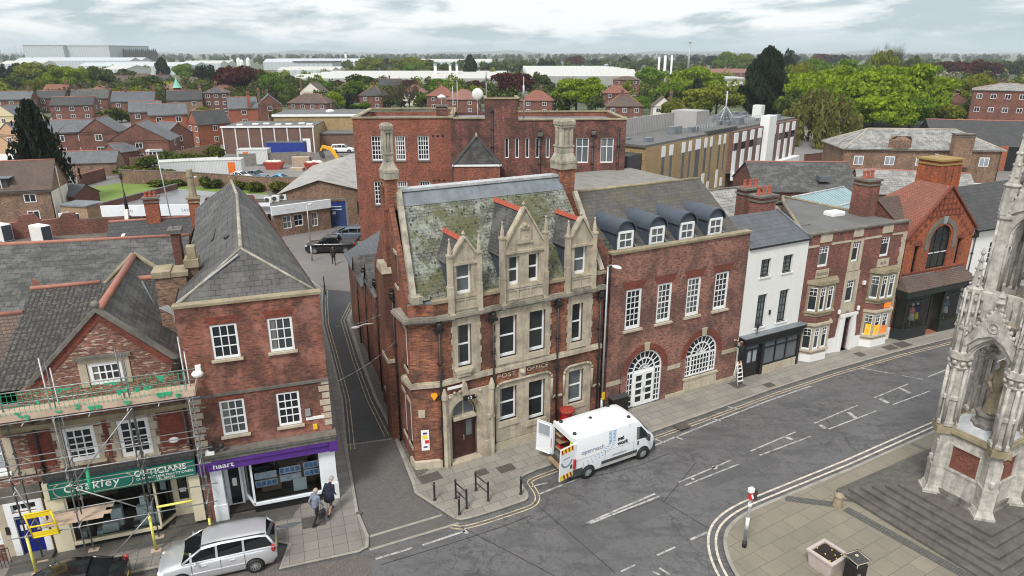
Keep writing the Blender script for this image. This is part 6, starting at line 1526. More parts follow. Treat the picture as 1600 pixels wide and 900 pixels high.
# ------------------------------------------------------------------ gothic stone monument
mo=thing('stone_monument','tall weathered gothic stone memorial with a statue under its canopy on dark steps','monument',(20.77,26.29,0.1),R(28.5))
def monument(b):
 st=MB()
 for hs,z0,z1 in ((3.85,0,.16),(3.5,.16,.32),(3.13,.32,.48),(2.78,.48,.64),(2.42,.64,.8),(2.06,.8,.96)):
  st.rbox(-hs,hs,-hs,hs,z0,z1,.03)
 st.build('steps','stone_steps',b)
 Z=.78
 ls=MB()
 for a in range(4):
  ls.M=Matrix.Rotation(a*math.pi/2,4,'Z')
  ls.box(-1.2,1.2,-1.32,-1.2,Z,Z+.28); ls.prism([(-1.2,Z+.28),(1.2,Z+.28),(1.2,Z+.5),(-1.2,Z+.5)],-1.24,-1.15)
 ls.M=None
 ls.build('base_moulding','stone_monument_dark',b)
 bd=MB()
 for a in range(4):
  bd.M=Matrix.Rotation(a*math.pi/2,4,'Z')
  bd.plate(rect(-1.12,1.12,Z,4.0),[rect(-.56,.56,2.42,3.52)],-1.16,-1.06)
  bd.box(-.68,.68,-1.2,-1.15,2.3,2.4); bd.box(-.68,.68,-1.2,-1.15,3.54,3.62); bd.box(-.66,-.58,-1.19,-1.15,2.4,3.54); bd.box(.58,.66,-1.19,-1.15,2.4,3.54)
 bd.M=None
 bd.build('plinth','stone_monument',b)
 for a in range(4):
  pm=MB(); pm.M=Matrix.Rotation(a*math.pi/2,4,'Z')
  pm.box(-.56,.56,-1.1,-1.07,2.42,3.52)
  pm.plate(rect(-.55,.55,2.43,3.51),[rect(-.44,.44,2.54,3.4)],-1.13,-1.1)
  pts=[]
  for k in range(24):
   t=2*math.pi*k/24; r=.34+.05*abs(math.cos(2*t)); pts.append((r*1.1*math.cos(t),2.97+r*.95*math.sin(t)))
  for p,q in zip(pts,pts[1:]+pts[:1]):pm.cyl((p[0],-1.105,p[1]),(q[0],-1.105,q[1]),.022,n=5)
  rnd=random.Random(a)
  for k in range(14):pm.ball((rnd.uniform(-.25,.25),-1.1,rnd.uniform(2.72,3.2)),rnd.uniform(.03,.07),6,(1,.5,1.3))
  pm.build('relief_panel','stone_plaque',b)
 bt=MB()
 for a in range(4):
  bt.M=Matrix.Rotation(a*math.pi/2+math.pi/4,4,'Z')
  r=1.64
  def oc(w,d0,d1,z0,z1,w2=None,e1=None):
   w2=w if w2 is None else w2; e1=d1 if e1 is None else e1
   i=bt.add([(-w,-d1,z0),(w,-d1,z0),(w+.06,-d0,z0),(-w-.06,-d0,z0),(-w2,-e1,z1),(w2,-e1,z1),(w2+.06,-d0,z1),(-w2-.06,-d0,z1)])
   for f in ((0,1,5,4),(1,2,6,5),(2,3,7,6),(3,0,4,7),(4,5,6,7),(3,2,1,0)):bt.poly([i+k for k in f])
  oc(.4,1.2,2.0,Z,Z+.3); oc(.36,1.2,1.95,Z+.3,Z+.55,.3,1.86); oc(.28,1.2,1.84,Z+.55,2.3); oc(.3,1.2,1.87,2.3,2.42); oc(.26,1.2,1.8,2.42,3.6); oc(.23,1.2,1.74,3.6,4.0)
  bt.lathe([(.07,2.45),(.12,2.6),(.12,2.75),(.05,2.8)],0,-1.82,6)
 bt.M=None
 bt.build('buttress','stone_monument',b,split=.02)
 cn=MB()
 for a in range(4):
  cn.M=Matrix.Rotation(a*math.pi/2,4,'Z')
  for z0,z1,p in ((4.0,4.12,1.2),(4.12,4.28,1.3),(4.28,4.36,1.24)):cn.slab([(-p,-p),(p,-p),(.0,.0)],z0,z1)
  cn.M=Matrix.Rotation(a*math.pi/2+math.pi/4,4,'Z'); cn.box(-.38,.38,-1.98,-1.2,4.03,4.34); cn.box(-.33,.33,-1.9,-1.2,4.34,4.44)
 cn.M=None
 cn.build('cornice','stone_coping',b)
 fl=MB(); i=fl.add([(-1.15,-1.15,4.37),(1.15,-1.15,4.37),(1.15,1.15,4.37),(-1.15,1.15,4.37),(0,0,4.66)])
 for k in range(4):fl.poly((i+k,i+(k+1)%4,i+4))
 fl.build('lead_floor','lead_white',b)
 pr=MB()
 for a in range(4):
  pr.M=Matrix.Rotation(a*math.pi/2,4,'Z')@Matrix.Translation((-1.12,-1.12,0))
  pr.lathe([(.42,4.4),(.42,4.55),(.34,4.62),(.32,4.8),(.3,7.15)],0,0,8,rot=R(22.5))
  pr.lathe([(.3,5.6),(.37,5.65),(.37,5.8),(.3,5.85)],0,0,8,rot=R(22.5))
  for dx,dy in ((.34,0),(0,.34),(-.26,-.26),(.3,.3),(-.34,.05),(.05,-.34)):pr.cyl((dx,dy,4.45),(dx,dy,7.15),.075,n=8)
  pr.lathe([(.36,7.1),(.42,7.2),(.34,7.25),(.36,7.5),(.48,7.6),(.48,7.72)],0,0,8,rot=R(22.5))
  for k in range(8):t=R(45*k); pr.ball((.4*math.cos(t),.4*math.sin(t),7.42),.11,6)
 pr.M=None
 pr.build('pier','stone_monument',b,split=.02)
 ar=MB(); ga=MB()
 for a in range(4):
  ar.M=ga.M=Matrix.Rotation(a*math.pi/2,4,'Z')
  for k,(hw,zt,y0,y1) in enumerate(((.86,8.86,-1.32,-1.2),(.78,8.76,-1.2,-1.08),(.7,8.64,-1.1,-.95))):
   ar.plate(notch(-1.3,1.3,7.68,9.1,gothic(-hw,hw,7.68,7.75,zt-7.75)),[],y0,y1)
  ga.prism([(-1.12,8.35),(-.95,8.2),(-.5,8.75),(0,9.0),(.5,8.75),(.95,8.2),(1.12,8.35),(0,10.2)],-1.44,-1.3)
  ga.lathe([(.06,0),(.06,.1)],0,0,6) if False else None
  for s in (-1,1):
   n=9
   for k in range(n):
    f=(k+.5)/n; x,z=s*(1.14*(1-f)),8.4+1.8*f
    ga.ball((x+s*.05,-1.38,z+.05),.085,6,(1,.9,1.3))
   ga.cyl((s*1.12,-1.38,8.37),(0,-1.38,10.22),.06,n=6)
  pts=[(.2*math.cos(t),9.35+.2*math.sin(t)) for t in [2*math.pi*k/14 for k in range(15)]]
  for p,q in zip(pts,pts[1:]):ga.cyl((p[0],-1.45,p[1]),(q[0],-1.45,q[1]),.035,n=5)
  ga.ball((0,-1.46,9.35),.07,6)
  ga.lathe([(.05,10.15),(.08,10.3),(.18,10.45),(.08,10.6),(.14,10.7),(.02,10.95)],0,-1.38,6)
  for s in (-1,1):ga.plate(rect(s*1.0-.22,s*1.0+.22,8.75,9.5) if s < 0 else rect(.78,1.22,8.75,9.5),[gothic(s*1.0-.12,s*1.0+.12,8.85,9.1,.25)],-1.36,-1.3)
 ar.M=ga.M=None
 ar.build('arch','stone_monument',b)
 ga.build('crocketed_gable','stone_monument',b)
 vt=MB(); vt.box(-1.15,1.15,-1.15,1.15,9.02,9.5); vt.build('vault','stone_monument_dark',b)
 tu=MB()
 for a in range(4):
  tu.M=Matrix.Rotation(a*math.pi/2,4,'Z')@Matrix.Translation((-1.16,-1.16,0))
  tu.lathe([(.42,7.72),(.42,7.9),(.36,7.95),(.34,8.9),(.4,8.95),(.4,9.05),(.32,9.1)],0,0,8,rot=R(22.5))
  for k in range(8):
   t=R(45*k+22.5); tu.cyl((.36*math.cos(t),.36*math.sin(t),7.9),(.33*math.cos(t),.33*math.sin(t),10.6),.05,n=6)
   t=R(45*k); tu.prism([(.36*math.cos(t)-.1,9.0),(.36*math.cos(t)+.1,9.0),(.36*math.cos(t),9.45)],.36*math.sin(t)-.03,.36*math.sin(t)+.03)
   for z in (9.2,9.75,10.3):tu.ball((.36*math.cos(t),.36*math.sin(t),z),.07,6,(1,1,1.4))
  tu.lathe([(.26,9.05),(.25,10.5),(.3,10.55),(.3,10.7),(.2,10.8),(.1,11.6),(.04,12.1),(.1,12.2),(.02,12.45)],0,0,8,rot=R(22.5))
  for k in range(4):
   for q in range(4):t=R(90*k+45); r_=.22-.045*q; tu.ball((r_*math.cos(t),r_*math.sin(t),10.9+.33*q),.06,6)
 tu.M=None
 tu.build('turret','stone_monument',b,split=.02)
 up=MB()
 for a in range(4):
  up.M=Matrix.Rotation(a*math.pi/2,4,'Z')@Matrix.Translation((-.78,-.78,0))
  up.lathe([(.36,9.5),(.34,10.6),(.28,10.65),(.25,13.6),(.33,13.7),(.33,13.85)],0,0,8,rot=R(22.5))
  for dx,dy in ((.28,0),(0,.28),(-.2,-.2),(.24,.24)):up.cyl((dx,dy,10.6),(dx*.9,dy*.9,13.6),.06,n=6)
  up.lathe([(.3,13.85),(.26,14.9),(.32,15.0),(.2,15.1),(.05,16.8),(.1,16.9),(.02,17.1)],-.05,-.05,8,rot=R(22.5))
  for q in range(6):
   for k in range(4):t=R(90*k+45); r_=.24-.03*q; up.ball((-.05+r_*math.cos(t),-.05+r_*math.sin(t),14.0+.45*q),.075,6)
  up.M=Matrix.Rotation(a*math.pi/2,4,'Z')
  for hw,y0,y1 in ((.5,-.9,-.8),(.42,-.8,-.66)):up.plate(notch(-.85,.85,12.6,14.3,gothic(-hw,hw,12.6,13.1,.85)),[],y0,y1)
  up.prism([(-.85,13.75),(0,14.25),(.85,13.75),(0,15.9)],-1.0,-.9)
  for s in (-1,1):
   for k in range(7):f=(k+.5)/7; up.ball((s*.87*(1-f),-.95,13.8+2.1*f),.075,6)
  up.box(-.8,.8,-.92,-.8,9.5,10.7); up.prism([(-.6,9.6),(.6,9.6),(0,10.7)],-.97,-.92)
  for k in range(5):up.box(-.56+.28*k-.03,-.56+.28*k+.03,-.97,-.92,9.7,10.65)
 up.M=None
 up.box(-.75,.75,-.75,.75,14.3,14.9)
 up.lathe([(.85,14.6),(.78,15.2),(.5,17.2),(.3,18.9),(.12,20.2),(.2,20.35),(.05,20.8)],0,0,8,rot=R(22.5))
 for k in range(8):
  for q in range(9):t=R(45*k+22.5); r_=.78-.073*q; up.ball((r_*math.cos(t),r_*math.sin(t),15.3+.52*q),.08,6)
 up.build('upper_stage','stone_monument',b)
 rf=MB(); i=rf.add([(-1.1,-1.1,9.5),(1.1,-1.1,9.5),(1.1,1.1,9.5),(-1.1,1.1,9.5),(0,0,10.6)])
 for k in range(4):rf.poly((i+k,i+(k+1)%4,i+4))
 rf.build('canopy_roof','stone_coping',b)
monument(mo)
sta=thing('statue','ochre stone statue of a robed standing man under the monument canopy','statue',(20.77,26.29,0.1),R(28.5-45))
def statue(b):
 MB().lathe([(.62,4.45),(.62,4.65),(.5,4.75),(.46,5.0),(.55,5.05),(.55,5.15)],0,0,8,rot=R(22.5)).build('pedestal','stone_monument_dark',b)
 m=MB(); n=16
 prof=[(.3,.24,0),(.27,.22,.25),(.24,.19,.7),(.22,.17,1.1),(.21,.16,1.3),(.25,.18,1.6),(.29,.18,1.85),(.27,.16,1.98),(.12,.11,2.06),(.075,.08,2.12),(.075,.085,2.16)]
 rows=[]
 for rx,ry,z in prof:
  rows.append([((rx*(1+.09*math.sin(5*t+z*3)*(z < 1.9)))*math.cos(t),(ry*(1+.09*math.sin(5*t+z*3)*(z < 1.9)))*math.sin(t)-.05*math.sin(z*1.2),5.15+z) for t in [2*math.pi*k/n for k in range(n)]])
 m.grid(rows,True,True)
 m.ball((0,-.06,7.45),.13,12,(.85,.95,1.15))
 m.ball((0,-.02,7.5),.14,10,(.95,.9,1.0))
 m.ball((0,-.19,7.43),.025,6)
 for s in (-1,1):m.tube([(s*.27,-.02,7.02),(s*.36,-.06,6.65),(s*.26,-.24,6.45 if s > 0 else 6.3)],.075,8); m.ball((s*.26,-.25,6.45 if s > 0 else 6.3),.07,8)
 m.box(.12,.34,-.38,-.28,6.3,6.55)
 for s in (-1,1):m.ball((s*.12,-.2,5.19),.1,8,(.8,1.6,.5))
 m.build('robed_figure','stone_statue',b)
statue(sta)
# ------------------------------------------------------------------ vehicles
def wheel(par,x,y,r,w,side,hub='alloy',spokes=10,name='wheel'):
 """wheel on the side +1 (left, +y) or -1; tyre > rim"""
 m=MB(); n=24
 prof=[(r*.66,-w/2),(r*.9,-w/2),(r,-w/2+.04),(r,w/2-.04),(r*.9,w/2),(r*.66,w/2)]
 m.grid([[(x+a*math.cos(2*math.pi*k/n),y+b,r+a*math.sin(2*math.pi*k/n)) for k in range(n)] for a,b in prof],True,True)
 t=m.build(name,'rubber',par)
 h=MB(); o=side*w/2
 h.cyl((x,y-o*.2,r),(x,y+o*.55,r),r*.62,n=20)
 if spokes:
  for k in range(spokes):
   a=2*math.pi*k/spokes
   h.M=Matrix.Translation((x,y+o*.62,r))@Matrix.Rotation(a,4,'Y')
   h.box(-r*.055,r*.055,-abs(o)*.14,abs(o)*.14,r*.1,r*.64)
  h.M=None
  h.grid([[(x+q*math.cos(2*math.pi*k/n),y+o*.8,r+q*math.sin(2*math.pi*k/n)) for k in range(n)] for q in (r*.6,r*.69)],False,True)
 h.cyl((x,y+o*.5,r),(x,y+o*.85,r),r*.2,n=12)
 h.build('rim',hub,t)
 if spokes:
  d=MB(); d.cyl((x,y+o*.56,r),(x,y+o*.565,r),r*.6,n=20); d.build('brake_disc','van_trim',t)
 return t
def lerp(tab,x):
 if x <= tab[0][0]:return tab[0][1]
 for (a,p),(b,q) in zip(tab,tab[1:]):
  if x <= b:f=(x-a)/(b-a); return p+(q-p)*f
 return tab[-1][1]
def car(name,label,loc,rz,paint,L=4.4,Wd=1.78,Hh=1.5,hood=.95,belt=.98,kind='estate',group=None,detail=True,cat='car',wb=None):
 """front towards +x; origin on the ground under the middle"""
 t=thing(name,label,cat,loc,rz,group)
 h=L/2
 if kind == 'mpv':
  roof=[(-h+.33,Hh-.12),(-h+.65,Hh-.03),(-.2,Hh),(.3,Hh-.05),(.55,Hh-.12)]
  base=dict(wsf=h-.92,wst=.72,rwb=-h+.04,rwt=-h+.4,hoodf=.84)
 elif kind == 'estate':
  roof=[(-h+.3,Hh-.1),(-h+.7,Hh-.02),(-.2,Hh),(.35,Hh-.07)]
  base=dict(wsf=h-1.15,wst=.38,rwb=-h+.06,rwt=-h+.42,hoodf=.72)
 elif kind == 'saloon':
  roof=[(-h+1.2,Hh-.08),(-.3,Hh),(.25,Hh-.06)]
  base=dict(wsf=h-1.2,wst=.3,rwb=-h+.55,rwt=-h+1.15,hoodf=.7)
 elif kind == 'suv':
  roof=[(-h+.25,Hh-.08),(-.2,Hh),(.5,Hh-.06)]
  base=dict(wsf=h-1.2,wst=.45,rwb=-h+.08,rwt=-h+.35,hoodf=.95)
 else:
  roof=[(-.75,Hh-.08),(-.1,Hh),(.55,Hh-.07)]
  base=dict(wsf=h-1.35,wst=.5,rwb=-.95,rwt=-.75,hoodf=1.02)
 cl=.2 if kind in ('suv','pickup') else.17
 top=[(-h,belt-.12),(-h+.15,belt),(base['wsf']-.3,belt-.02),(base['wsf'],hood),(h-.35,base['hoodf']),(h,base['hoodf']-.2)]
 if kind == 'saloon':top[1]=(-h+.15,belt-.04)
 wid=[(-h,.78),(-h+.18,.92),(-h+.6,.99),(0,1.0),(h-.8,.98),(h-.3,.88),(h,.68)]
 xs=[-h,-h+.06,-h+.2,-h+.6,-h*.45,0,h*.4,base['wsf'],h-.75,h-.35,h-.12,h]
 rows=[]
 for x in xs:
  w=Wd/2*lerp(wid,x); zt=lerp(top,x)
  zb=cl+(.12 if abs(x) > h-.07 else 0)
  zm=zb+(zt-zb)*.5
  rows.append([(x,-w*.9,zb),(x,-w,zb+.14),(x,-w*1.0,zm),(x,-w*.985,zt-.1),(x,-w*.93,zt-.01),(x,-w*.5,zt+.02),(x,0,zt+.03),(x,w*.5,zt+.02),(x,w*.93,zt-.01),(x,w*.985,zt-.1),(x,w*1.0,zm),(x,w,zb+.14),(x,w*.9,zb)])
 m=MB(); m.grid(rows,True); n=len(rows[0])
 m.poly(range(n),False); m.poly([(len(rows)-1)*n+k for k in range(n)][::-1],False)
 wr=Wd/2*(.69 if kind == 'mpv' else.74); wbt=Wd/2*.93
 gx=[base['rwb'],base['rwt']]+[p[0] for p in roof[1:]]+[base['wsf']]
 i=len(m.v)
 rr=[]
 for k,x in enumerate([p[0] for p in roof]):
  z=roof[k][1]; f=.93 if k in (0,len(roof)-1) else 1
  rr.append([(x,-wr*f-.06,z-.09),(x,-wr*f,z-.02),(x,-wr*.5,z+.02),(x,0,z+.03),(x,wr*.5,z+.02),(x,wr*f,z-.02),(x,wr*f+.06,z-.09)])
 m.grid(rr,True)
 m.build('body',paint,t)
 g=MB()
 zb=belt-.02; rwb,wsf=base['rwb'],base['wsf']
 r0,r1=roof[0],roof[-1]
 g.face((rwb,-wbt*.9,zb),(rwb,wbt*.9,zb),(r0[0],wr*.9,r0[1]-.05),(r0[0],-wr*.9,r0[1]-.05))
 g.face((wsf,-wbt*.92,hood),(wsf,wbt*.92,hood),(r1[0],wr*.93,r1[1]-.03),(r1[0],-wr*.93,r1[1]-.03))
 for s in (-1,1):
  pts=[(rwb,s*wbt*.9,zb)]+[(wsf,s*wbt*.92,hood)]+[(r1[0],s*(wr*.93+.03),r1[1]-.08)]+[(p[0],s*(wr+.05),p[1]-.09) for p in roof[1:-1]][::-1]+[(r0[0],s*(wr*.9+.03),r0[1]-.09)]
  g.face(*pts)
 g.build('glazing','glass_car',t)
 pl=MB()
 for s in (-1,1):
  side=lambda x,f:(x,s*(wbt*.93+(wr+.05-wbt*.93)*f+.012),zb+(lerp(roof,x)-.09-zb)*f)
  cuts=[rwb+(wsf-rwb)*q for q in ((.36,.64) if kind != 'pickup' else (.5,))]
  if kind == 'mpv':cuts=[-1.0,.0,.95]
  for x in cuts:
   a,b,c,d=side(x-.045,0),side(x+.045,0),side(x+.03,1),side(x-.05,1); pl.face(a,b,c,d)
  pl.cyl((wsf-.02,s*wbt*.93,hood),(r1[0],s*(wr*.95+.03),r1[1]-.06),.045,n=6)
  pl.cyl((rwb,s*wbt*.91,zb),(r0[0],s*(wr*.9+.02),r0[1]-.07),.055,n=6)
  pl.tube([(rwb+.02,s*(wbt+.005),zb+.01),(wsf-.05,s*(wbt+.01),zb)],.02,5)
 pl.build('pillar',paint,t)
 if kind == 'pickup':
  bdm=MB(); bdm.box(-h+.1,-1.0,-Wd*.43,Wd*.43,belt+.0,belt+.06); bdm.build('bed_cover','slate_dark',t)
 wr_=.36 if kind in ('suv','pickup') else.315
 wbs=(L*.6) if wb is None else wb
 for x in (-wbs/2-.02,wbs/2+.02):
  for s in (-1,1):
   a=MB(); a.cyl((x,s*(Wd/2-.2),wr_),(x,s*(Wd/2-.004),wr_),wr_+.05,n=20); a.build('wheel_arch','black_paint',t)
   wheel(t,x,s*(Wd/2-.03),wr_,.2,s,'alloy',10 if detail else 5)
 for s in (-1,1):
  MB().ball((h-.17,s*Wd*.355,base['hoodf']-.2),.15,8,(1.0,.9,.6)).build('headlight','lamp_clear',t)
  MB().ball((-h+.12,s*Wd*.43,belt-.1),.16,8,(.7,.45,1.25 if kind != 'saloon' else.7)).build('tail_light','lamp_red',t)
  mm=MB(); mm.ball((wsf-.55,s*(Wd/2+.1),belt+.06),.11,8,(.6,1,.75)); mm.cyl((wsf-.55,s*(Wd/2-.06),belt),(wsf-.55,s*(Wd/2+.08),belt+.03),.03); mm.build('mirror',paint,t)
  if detail:
   for x in (-.55,.5):
    MB().box(x-.1,x+.1,s*(Wd/2-.02),s*(Wd/2+.025),belt-.2,belt-.165).build('door_handle',paint,t)
   sm=MB()
   for x in (-.12,.95,-1.02):sm.box(x-.006,x+.006,s*(Wd/2-.05),s*(Wd/2+.002),.33,belt-.06)
   sm.build('door_gap','black_paint',t)
   mo_=MB(); mo_.box(-1.0,1.0,s*(Wd/2-.02),s*(Wd/2+.018),.5,.55); mo_.build('side_moulding',paint,t)
 MB().box(h-.03,h+.01,-.26,.26,.38,.5).build('number_plate','sign_white',t)
 MB().box(-h-.01,-h+.03,-.26,.26,.5,.61).build('number_plate','hazard_yellow',t)
 gr=MB(); gr.box(h-.08,h+.005,-.45,.45,.55,.66); gr.build('grille','black_paint',t)
 if kind in ('mpv','estate') and detail:
  rl=MB()
  for s in (-1,1):rl.tube([(-h+.35,s*(wr-.02),Hh-.05),(0,s*(wr-.02),Hh),(.6,s*(wr-.05),Hh-.06)],.025)
  rl.build('roof_rail','van_trim',t)
 return t
car('silver_mpv','silver people carrier parked on the bay in front of the purple shop',(-12.0,22.95,.02),R(199),'car_silver',4.47,1.8,1.6,.98,1.0,'mpv',wb=2.7)
car('black_saloon','black car roof just showing at the bottom edge below the opticians',(-17.2,21.0,.02),R(199),'car_black',4.4,1.75,1.45,kind='saloon')
# ---------------- white works van
va=thing('works_van','white telecoms van with open rear doors parked against the kerb outside the post office','van',(4.78,30.82,.05),R(29.3))
va.rotation_euler[0]=R(2.6)
def van(b):
 L,Wd,H=5.3,2.05,2.52
 h=L/2
 top=[(-h,H-.03),(-h+.3,H),(1.0,H),(1.35,H-.12),(2.0,1.62),(2.3,1.3),(h-.1,1.12),(h,.95)]
 xs=[-h,-h+.05,-1.5,0,.9,1.2,1.45,1.75,2.05,2.3,2.5,h-.03,h]
 def ring(x,ins=0.0):
  zt=lerp(top,x); w=Wd/2*lerp([(-h,.985),(-h+.3,1),(1.3,1),(2.0,.97),(h-.2,.9),(h,.72)],x)
  wt=w*lerp([(-h,.86),(1.2,.86),(2.0,.9),(h,.95)],x)
  zb=.32
  zbelt=min(1.25,zt-.1)
  return [(x,-w*.97,zb),(x,-w,zb+.15),(x,-w,zbelt),(x,-(w*.3+wt*.7),zt-.22),(x,-wt,zt-.09),(x,-wt*.9,zt-.02),(x,-wt*.5,zt+.015),(x,0,zt+.03),(x,wt*.5,zt+.015),(x,wt*.9,zt-.02),(x,wt,zt-.09),(x,w*.3+wt*.7,zt-.22),(x,w,zbelt),(x,w,zb+.15),(x,w*.97,zb)]
 m=MB(); rows=[ring(x) for x in xs]; m.grid(rows,True); n=15
 m.poly([(len(rows)-1)*n+k for k in range(n)][::-1])
 m.face(*[(p[0],p[1],.32) for p in (rows[0][0],rows[-1][0],rows[-1][-1],rows[0][-1])])
 for s in (-1,1):m.box(-h-.01,-h+.1,s*.86 if s > 0 else-1.0,1.0 if s > 0 else-.86,.4,2.2)
 m.box(-h-.01,-h+.1,-.9,.9,2.2,2.48)
 m.build('body','van_white',b)
 it=MB(); x0,x1=-h+.06,.75
 it.face((x0,-.95,.6),(x1,-.95,.6),(x1,-.88,2.3),(x0,-.88,2.3)); it.face((x0,.95,.6),(x1,.95,.6),(x1,.88,2.3),(x0,.88,2.3)); it.face((x0,-.95,.6),(x1,-.95,.6),(x1,.95,.6),(x0,.95,.6)); it.face((x0,-.9,2.35),(x1,-.9,2.35),(x1,.9,2.35),(x0,.9,2.35)); it.face((x1,-.95,.6),(x1,.95,.6),(x1,.95,2.35),(x1,-.95,2.35))
 it.build('load_bay','van_interior',b)
 sh=MB()
 for z in (.9,1.3,1.7):sh.box(-h+.15,.6,-.9,-.5,z,z+.04); sh.box(-h+.15,.6,.45,.9,z,z+.04)
 sh.build('shelf','timber',b)
 bx=MB()
 rnd=random.Random(5)
 for k in range(12):x=-h+.25+.2*(k%6); y=-.8 if k < 6 else.55; z=.94+.4*(k%3); bx.box(x,x+.16,y,y+.25,z,z+rnd.uniform(.15,.3))
 bx.build('tool_box','red_paint',b)
 MB().box(-h+.12,-h+.5,-.75,-.45,1.74,2.05).build('hi_vis_bag','hiviz',b)
 MB().box(-h-.35,-h+.05,-.8,.8,.42,.5).build('rear_step','timber',b)
 MB().box(-h-.12,-h+.1,-.98,.98,.28,.5).build('rear_bumper','van_trim',b)
 def rdoor(s,ang):
  d=MB()
  d.plate(rect(0,.88,.45,2.25),[rect(.12,.76,1.45,2.1)] if s > 0 else [],-.03,.03); d.face((0,.03,.45),(.88,.03,.45),(.88,.03,2.25),(0,.03,2.25)) if s < 0 else None
  o=d.build('rear_door','van_white',b)
  o.location=(-h-.02,s*.98,0); o.rotation_euler=(0,0,R(ang))
  return o
 d1=rdoor(-1,190)
 hz=MB()
 for k in range(4):hz.prism([(.04+.22*k,.47),(.15+.22*k,.47),(.24+.22*k,.75),(.13+.22*k,.75)],.034,.037) if.24+.22*k < .9 else None
 hz.build('hazard_stripe','lamp_red',d1)
 hy=MB(); hy.box(.02,.86,.0305,.033,.47,.75); hy.box(.02,.86,.0305,.033,1.95,2.23); hy.build('hazard_band','hazard_yellow',d1,split=.02)
 h2=MB()
 for k in range(4):h2.prism([(.04+.22*k,1.96),(.13+.22*k,1.96),(.2+.22*k,2.22),(.11+.22*k,2.22)],.034,.037) if.2+.22*k < .88 else None
 h2.build('hazard_stripe','lamp_red',d1)
 arc=MB()
 for k in range(12):t0=R(200+12*k); t1=R(212+12*k); arc.prism([(.45+.3*math.cos(t0),1.6+.4*math.sin(t0)),(.45+.4*math.cos(t0),1.6+.5*math.sin(t0)),(.45+.4*math.cos(t1),1.6+.5*math.sin(t1)),(.45+.3*math.cos(t1),1.6+.4*math.sin(t1))],.031,.034)
 arc.build('livery_arc','livery_grey',d1)
 MB().box(.1,.2,.03,.06,.95,1.15).build('door_handle','van_trim',d1)
 text('lettering','openreach',.1,d1,(.7,.036,1.62),(R(90),0,R(180)),'livery_grey')
 d2=rdoor(1,118)
 g=MB(); g.face((.12,.0,1.45),(.76,.0,1.45),(.76,.0,2.1),(.12,.0,2.1)); g.build('pane','glass_blind',d2)
 for nm,mt,q in (('net_pocket','black_paint',(.12,.78,.55,1.0)),('blue_bag','workwear_blue',(.25,.7,.95,1.42)),('orange_cable','orange_paint',(.38,.6,1.42,1.58))):
  MB().rbox(q[0],q[1],-.13,-.032,q[2],q[3],.03).build(nm,mt,d2)
 rg=MB()
 for k in range(14):t0,t1=2*math.pi*k/14,2*math.pi*(k+1)/14; rg.cyl((.45+.22*math.cos(t0),-.05,1.55+.22*math.sin(t0)),(.45+.22*math.cos(t1),-.05,1.55+.22*math.sin(t1)),.02,n=5)
 rg.build('cable_coil','bag_dark',d2)
 gl=MB()
 for s in (-1,1):
  yb,yt=s*1.03,s*.955
  gl.face((1.22,yb,1.3),(1.98,yb*.985,1.3),(1.98,yb*.985,1.42),(1.52,yt,1.98),(1.22,yt,2.02))
 gl.build('side_window','glass_car',b)
 ws=MB(); ws.face((2.22,-.86,1.4),(2.22,.86,1.4),(1.42,.82,2.33),(1.42,-.82,2.33)); ws.build('windscreen','glass_car',b)
 tr=MB()
 for s in (-1,1):tr.box(-.95,1.3,s*1.0 if s > 0 else-1.045,1.045 if s > 0 else s*1.0,.55,.72); tr.box(-h,-2.1,s*1.0 if s > 0 else-1.035,1.035 if s > 0 else-1.0,.32,.75)
 tr.box(h-.12,h+.04,-.85,.85,.3,.62); tr.build('side_trim','van_trim',b)
 di=MB()
 for s in (-1,1):di.box(-1.0,1.25,s*1.0 if s > 0 else-1.036,1.036 if s > 0 else-1.0,.38,.55)
 di.build('dirty_sill','van_dirt',b)
 ln=MB()
 for s in (-1,1):
  for x in (-.75,.3,1.05):ln.box(x-.006,x+.006,s*1.02 if s > 0 else-1.032,1.032 if s > 0 else-1.02,.75,1.3)
  ln.box(-h+.1,1.0,s*1.02 if s > 0 else-1.029,1.029 if s > 0 else-1.02,1.24,1.25)
 ln.build('panel_gap','livery_grey',b)
 for s in (-1,1):
  for x in (-1.75,1.72):
   a=MB(); a.cyl((x,s*.8,.36),(x,s*1.03,.36),.41,n=22); a.build('wheel_arch','black_paint',b)
   wheel(b,x,s*.985,.35,.22,s,'grey_metal',0)
  MB().rbox(-h-.02,-h+.1,s*1.03-.08,s*1.03+.02,.85,1.4,.02).build('tail_light','lamp_red',b)
  MB().ball((2.35,s*.82,.98),.2,8,(.9,.55,1.0)).build('headlight','lamp_clear',b)
  mm=MB(); mm.rbox(1.75,1.9,s*1.22-.1,s*1.22+.1,1.25,1.58,.03); mm.cyl((1.82,s*1.0,1.3),(1.82,s*1.2,1.35),.04); mm.build('mirror','van_trim',b)
  MB().box(1.28,1.36,s*1.035-.015,s*1.035+.015,1.0,1.22).build('door_handle','van_trim',b)
 bc=MB()
 for x,y in ((-2.4,.6),(-2.4,-.6),(-.9,.2),(.6,.75),(.9,-.6)):bc.lathe([(.1,2.48),(.1,2.56),(.05,2.6)],x,y,10)
 bc.build('roof_fixture','black_paint',b)
 rb=MB()
 for k in range(5):rb.box(-2.3,.9,-.62+.3*k,-.6+.3*k,2.535,2.552)
 rb.build('roof_rib','van_white',b)
 lean=math.atan2(.075,1.0)
 text('lettering','openreach',.34,b,(-2.2,-1.014,1.48),(R(90)-.095,0,0),'livery_grey',sx=.95,ex=.004)
 text('lettering','net',.3,b,(.0,-1.0,1.62),(R(90)-.095,0,0),'livery_dark',off=.012,ex=.006)
 text('lettering','work',.3,b,(.0,-1.025,1.36),(R(90)-.095,0,0),'livery_dark',off=.012,ex=.006)
 text('lettering','openreach.co.uk',.13,b,(-.3,-1.038,.86),(R(90),0,0),'livery_grey')
 wv=MB()
 cen=[]
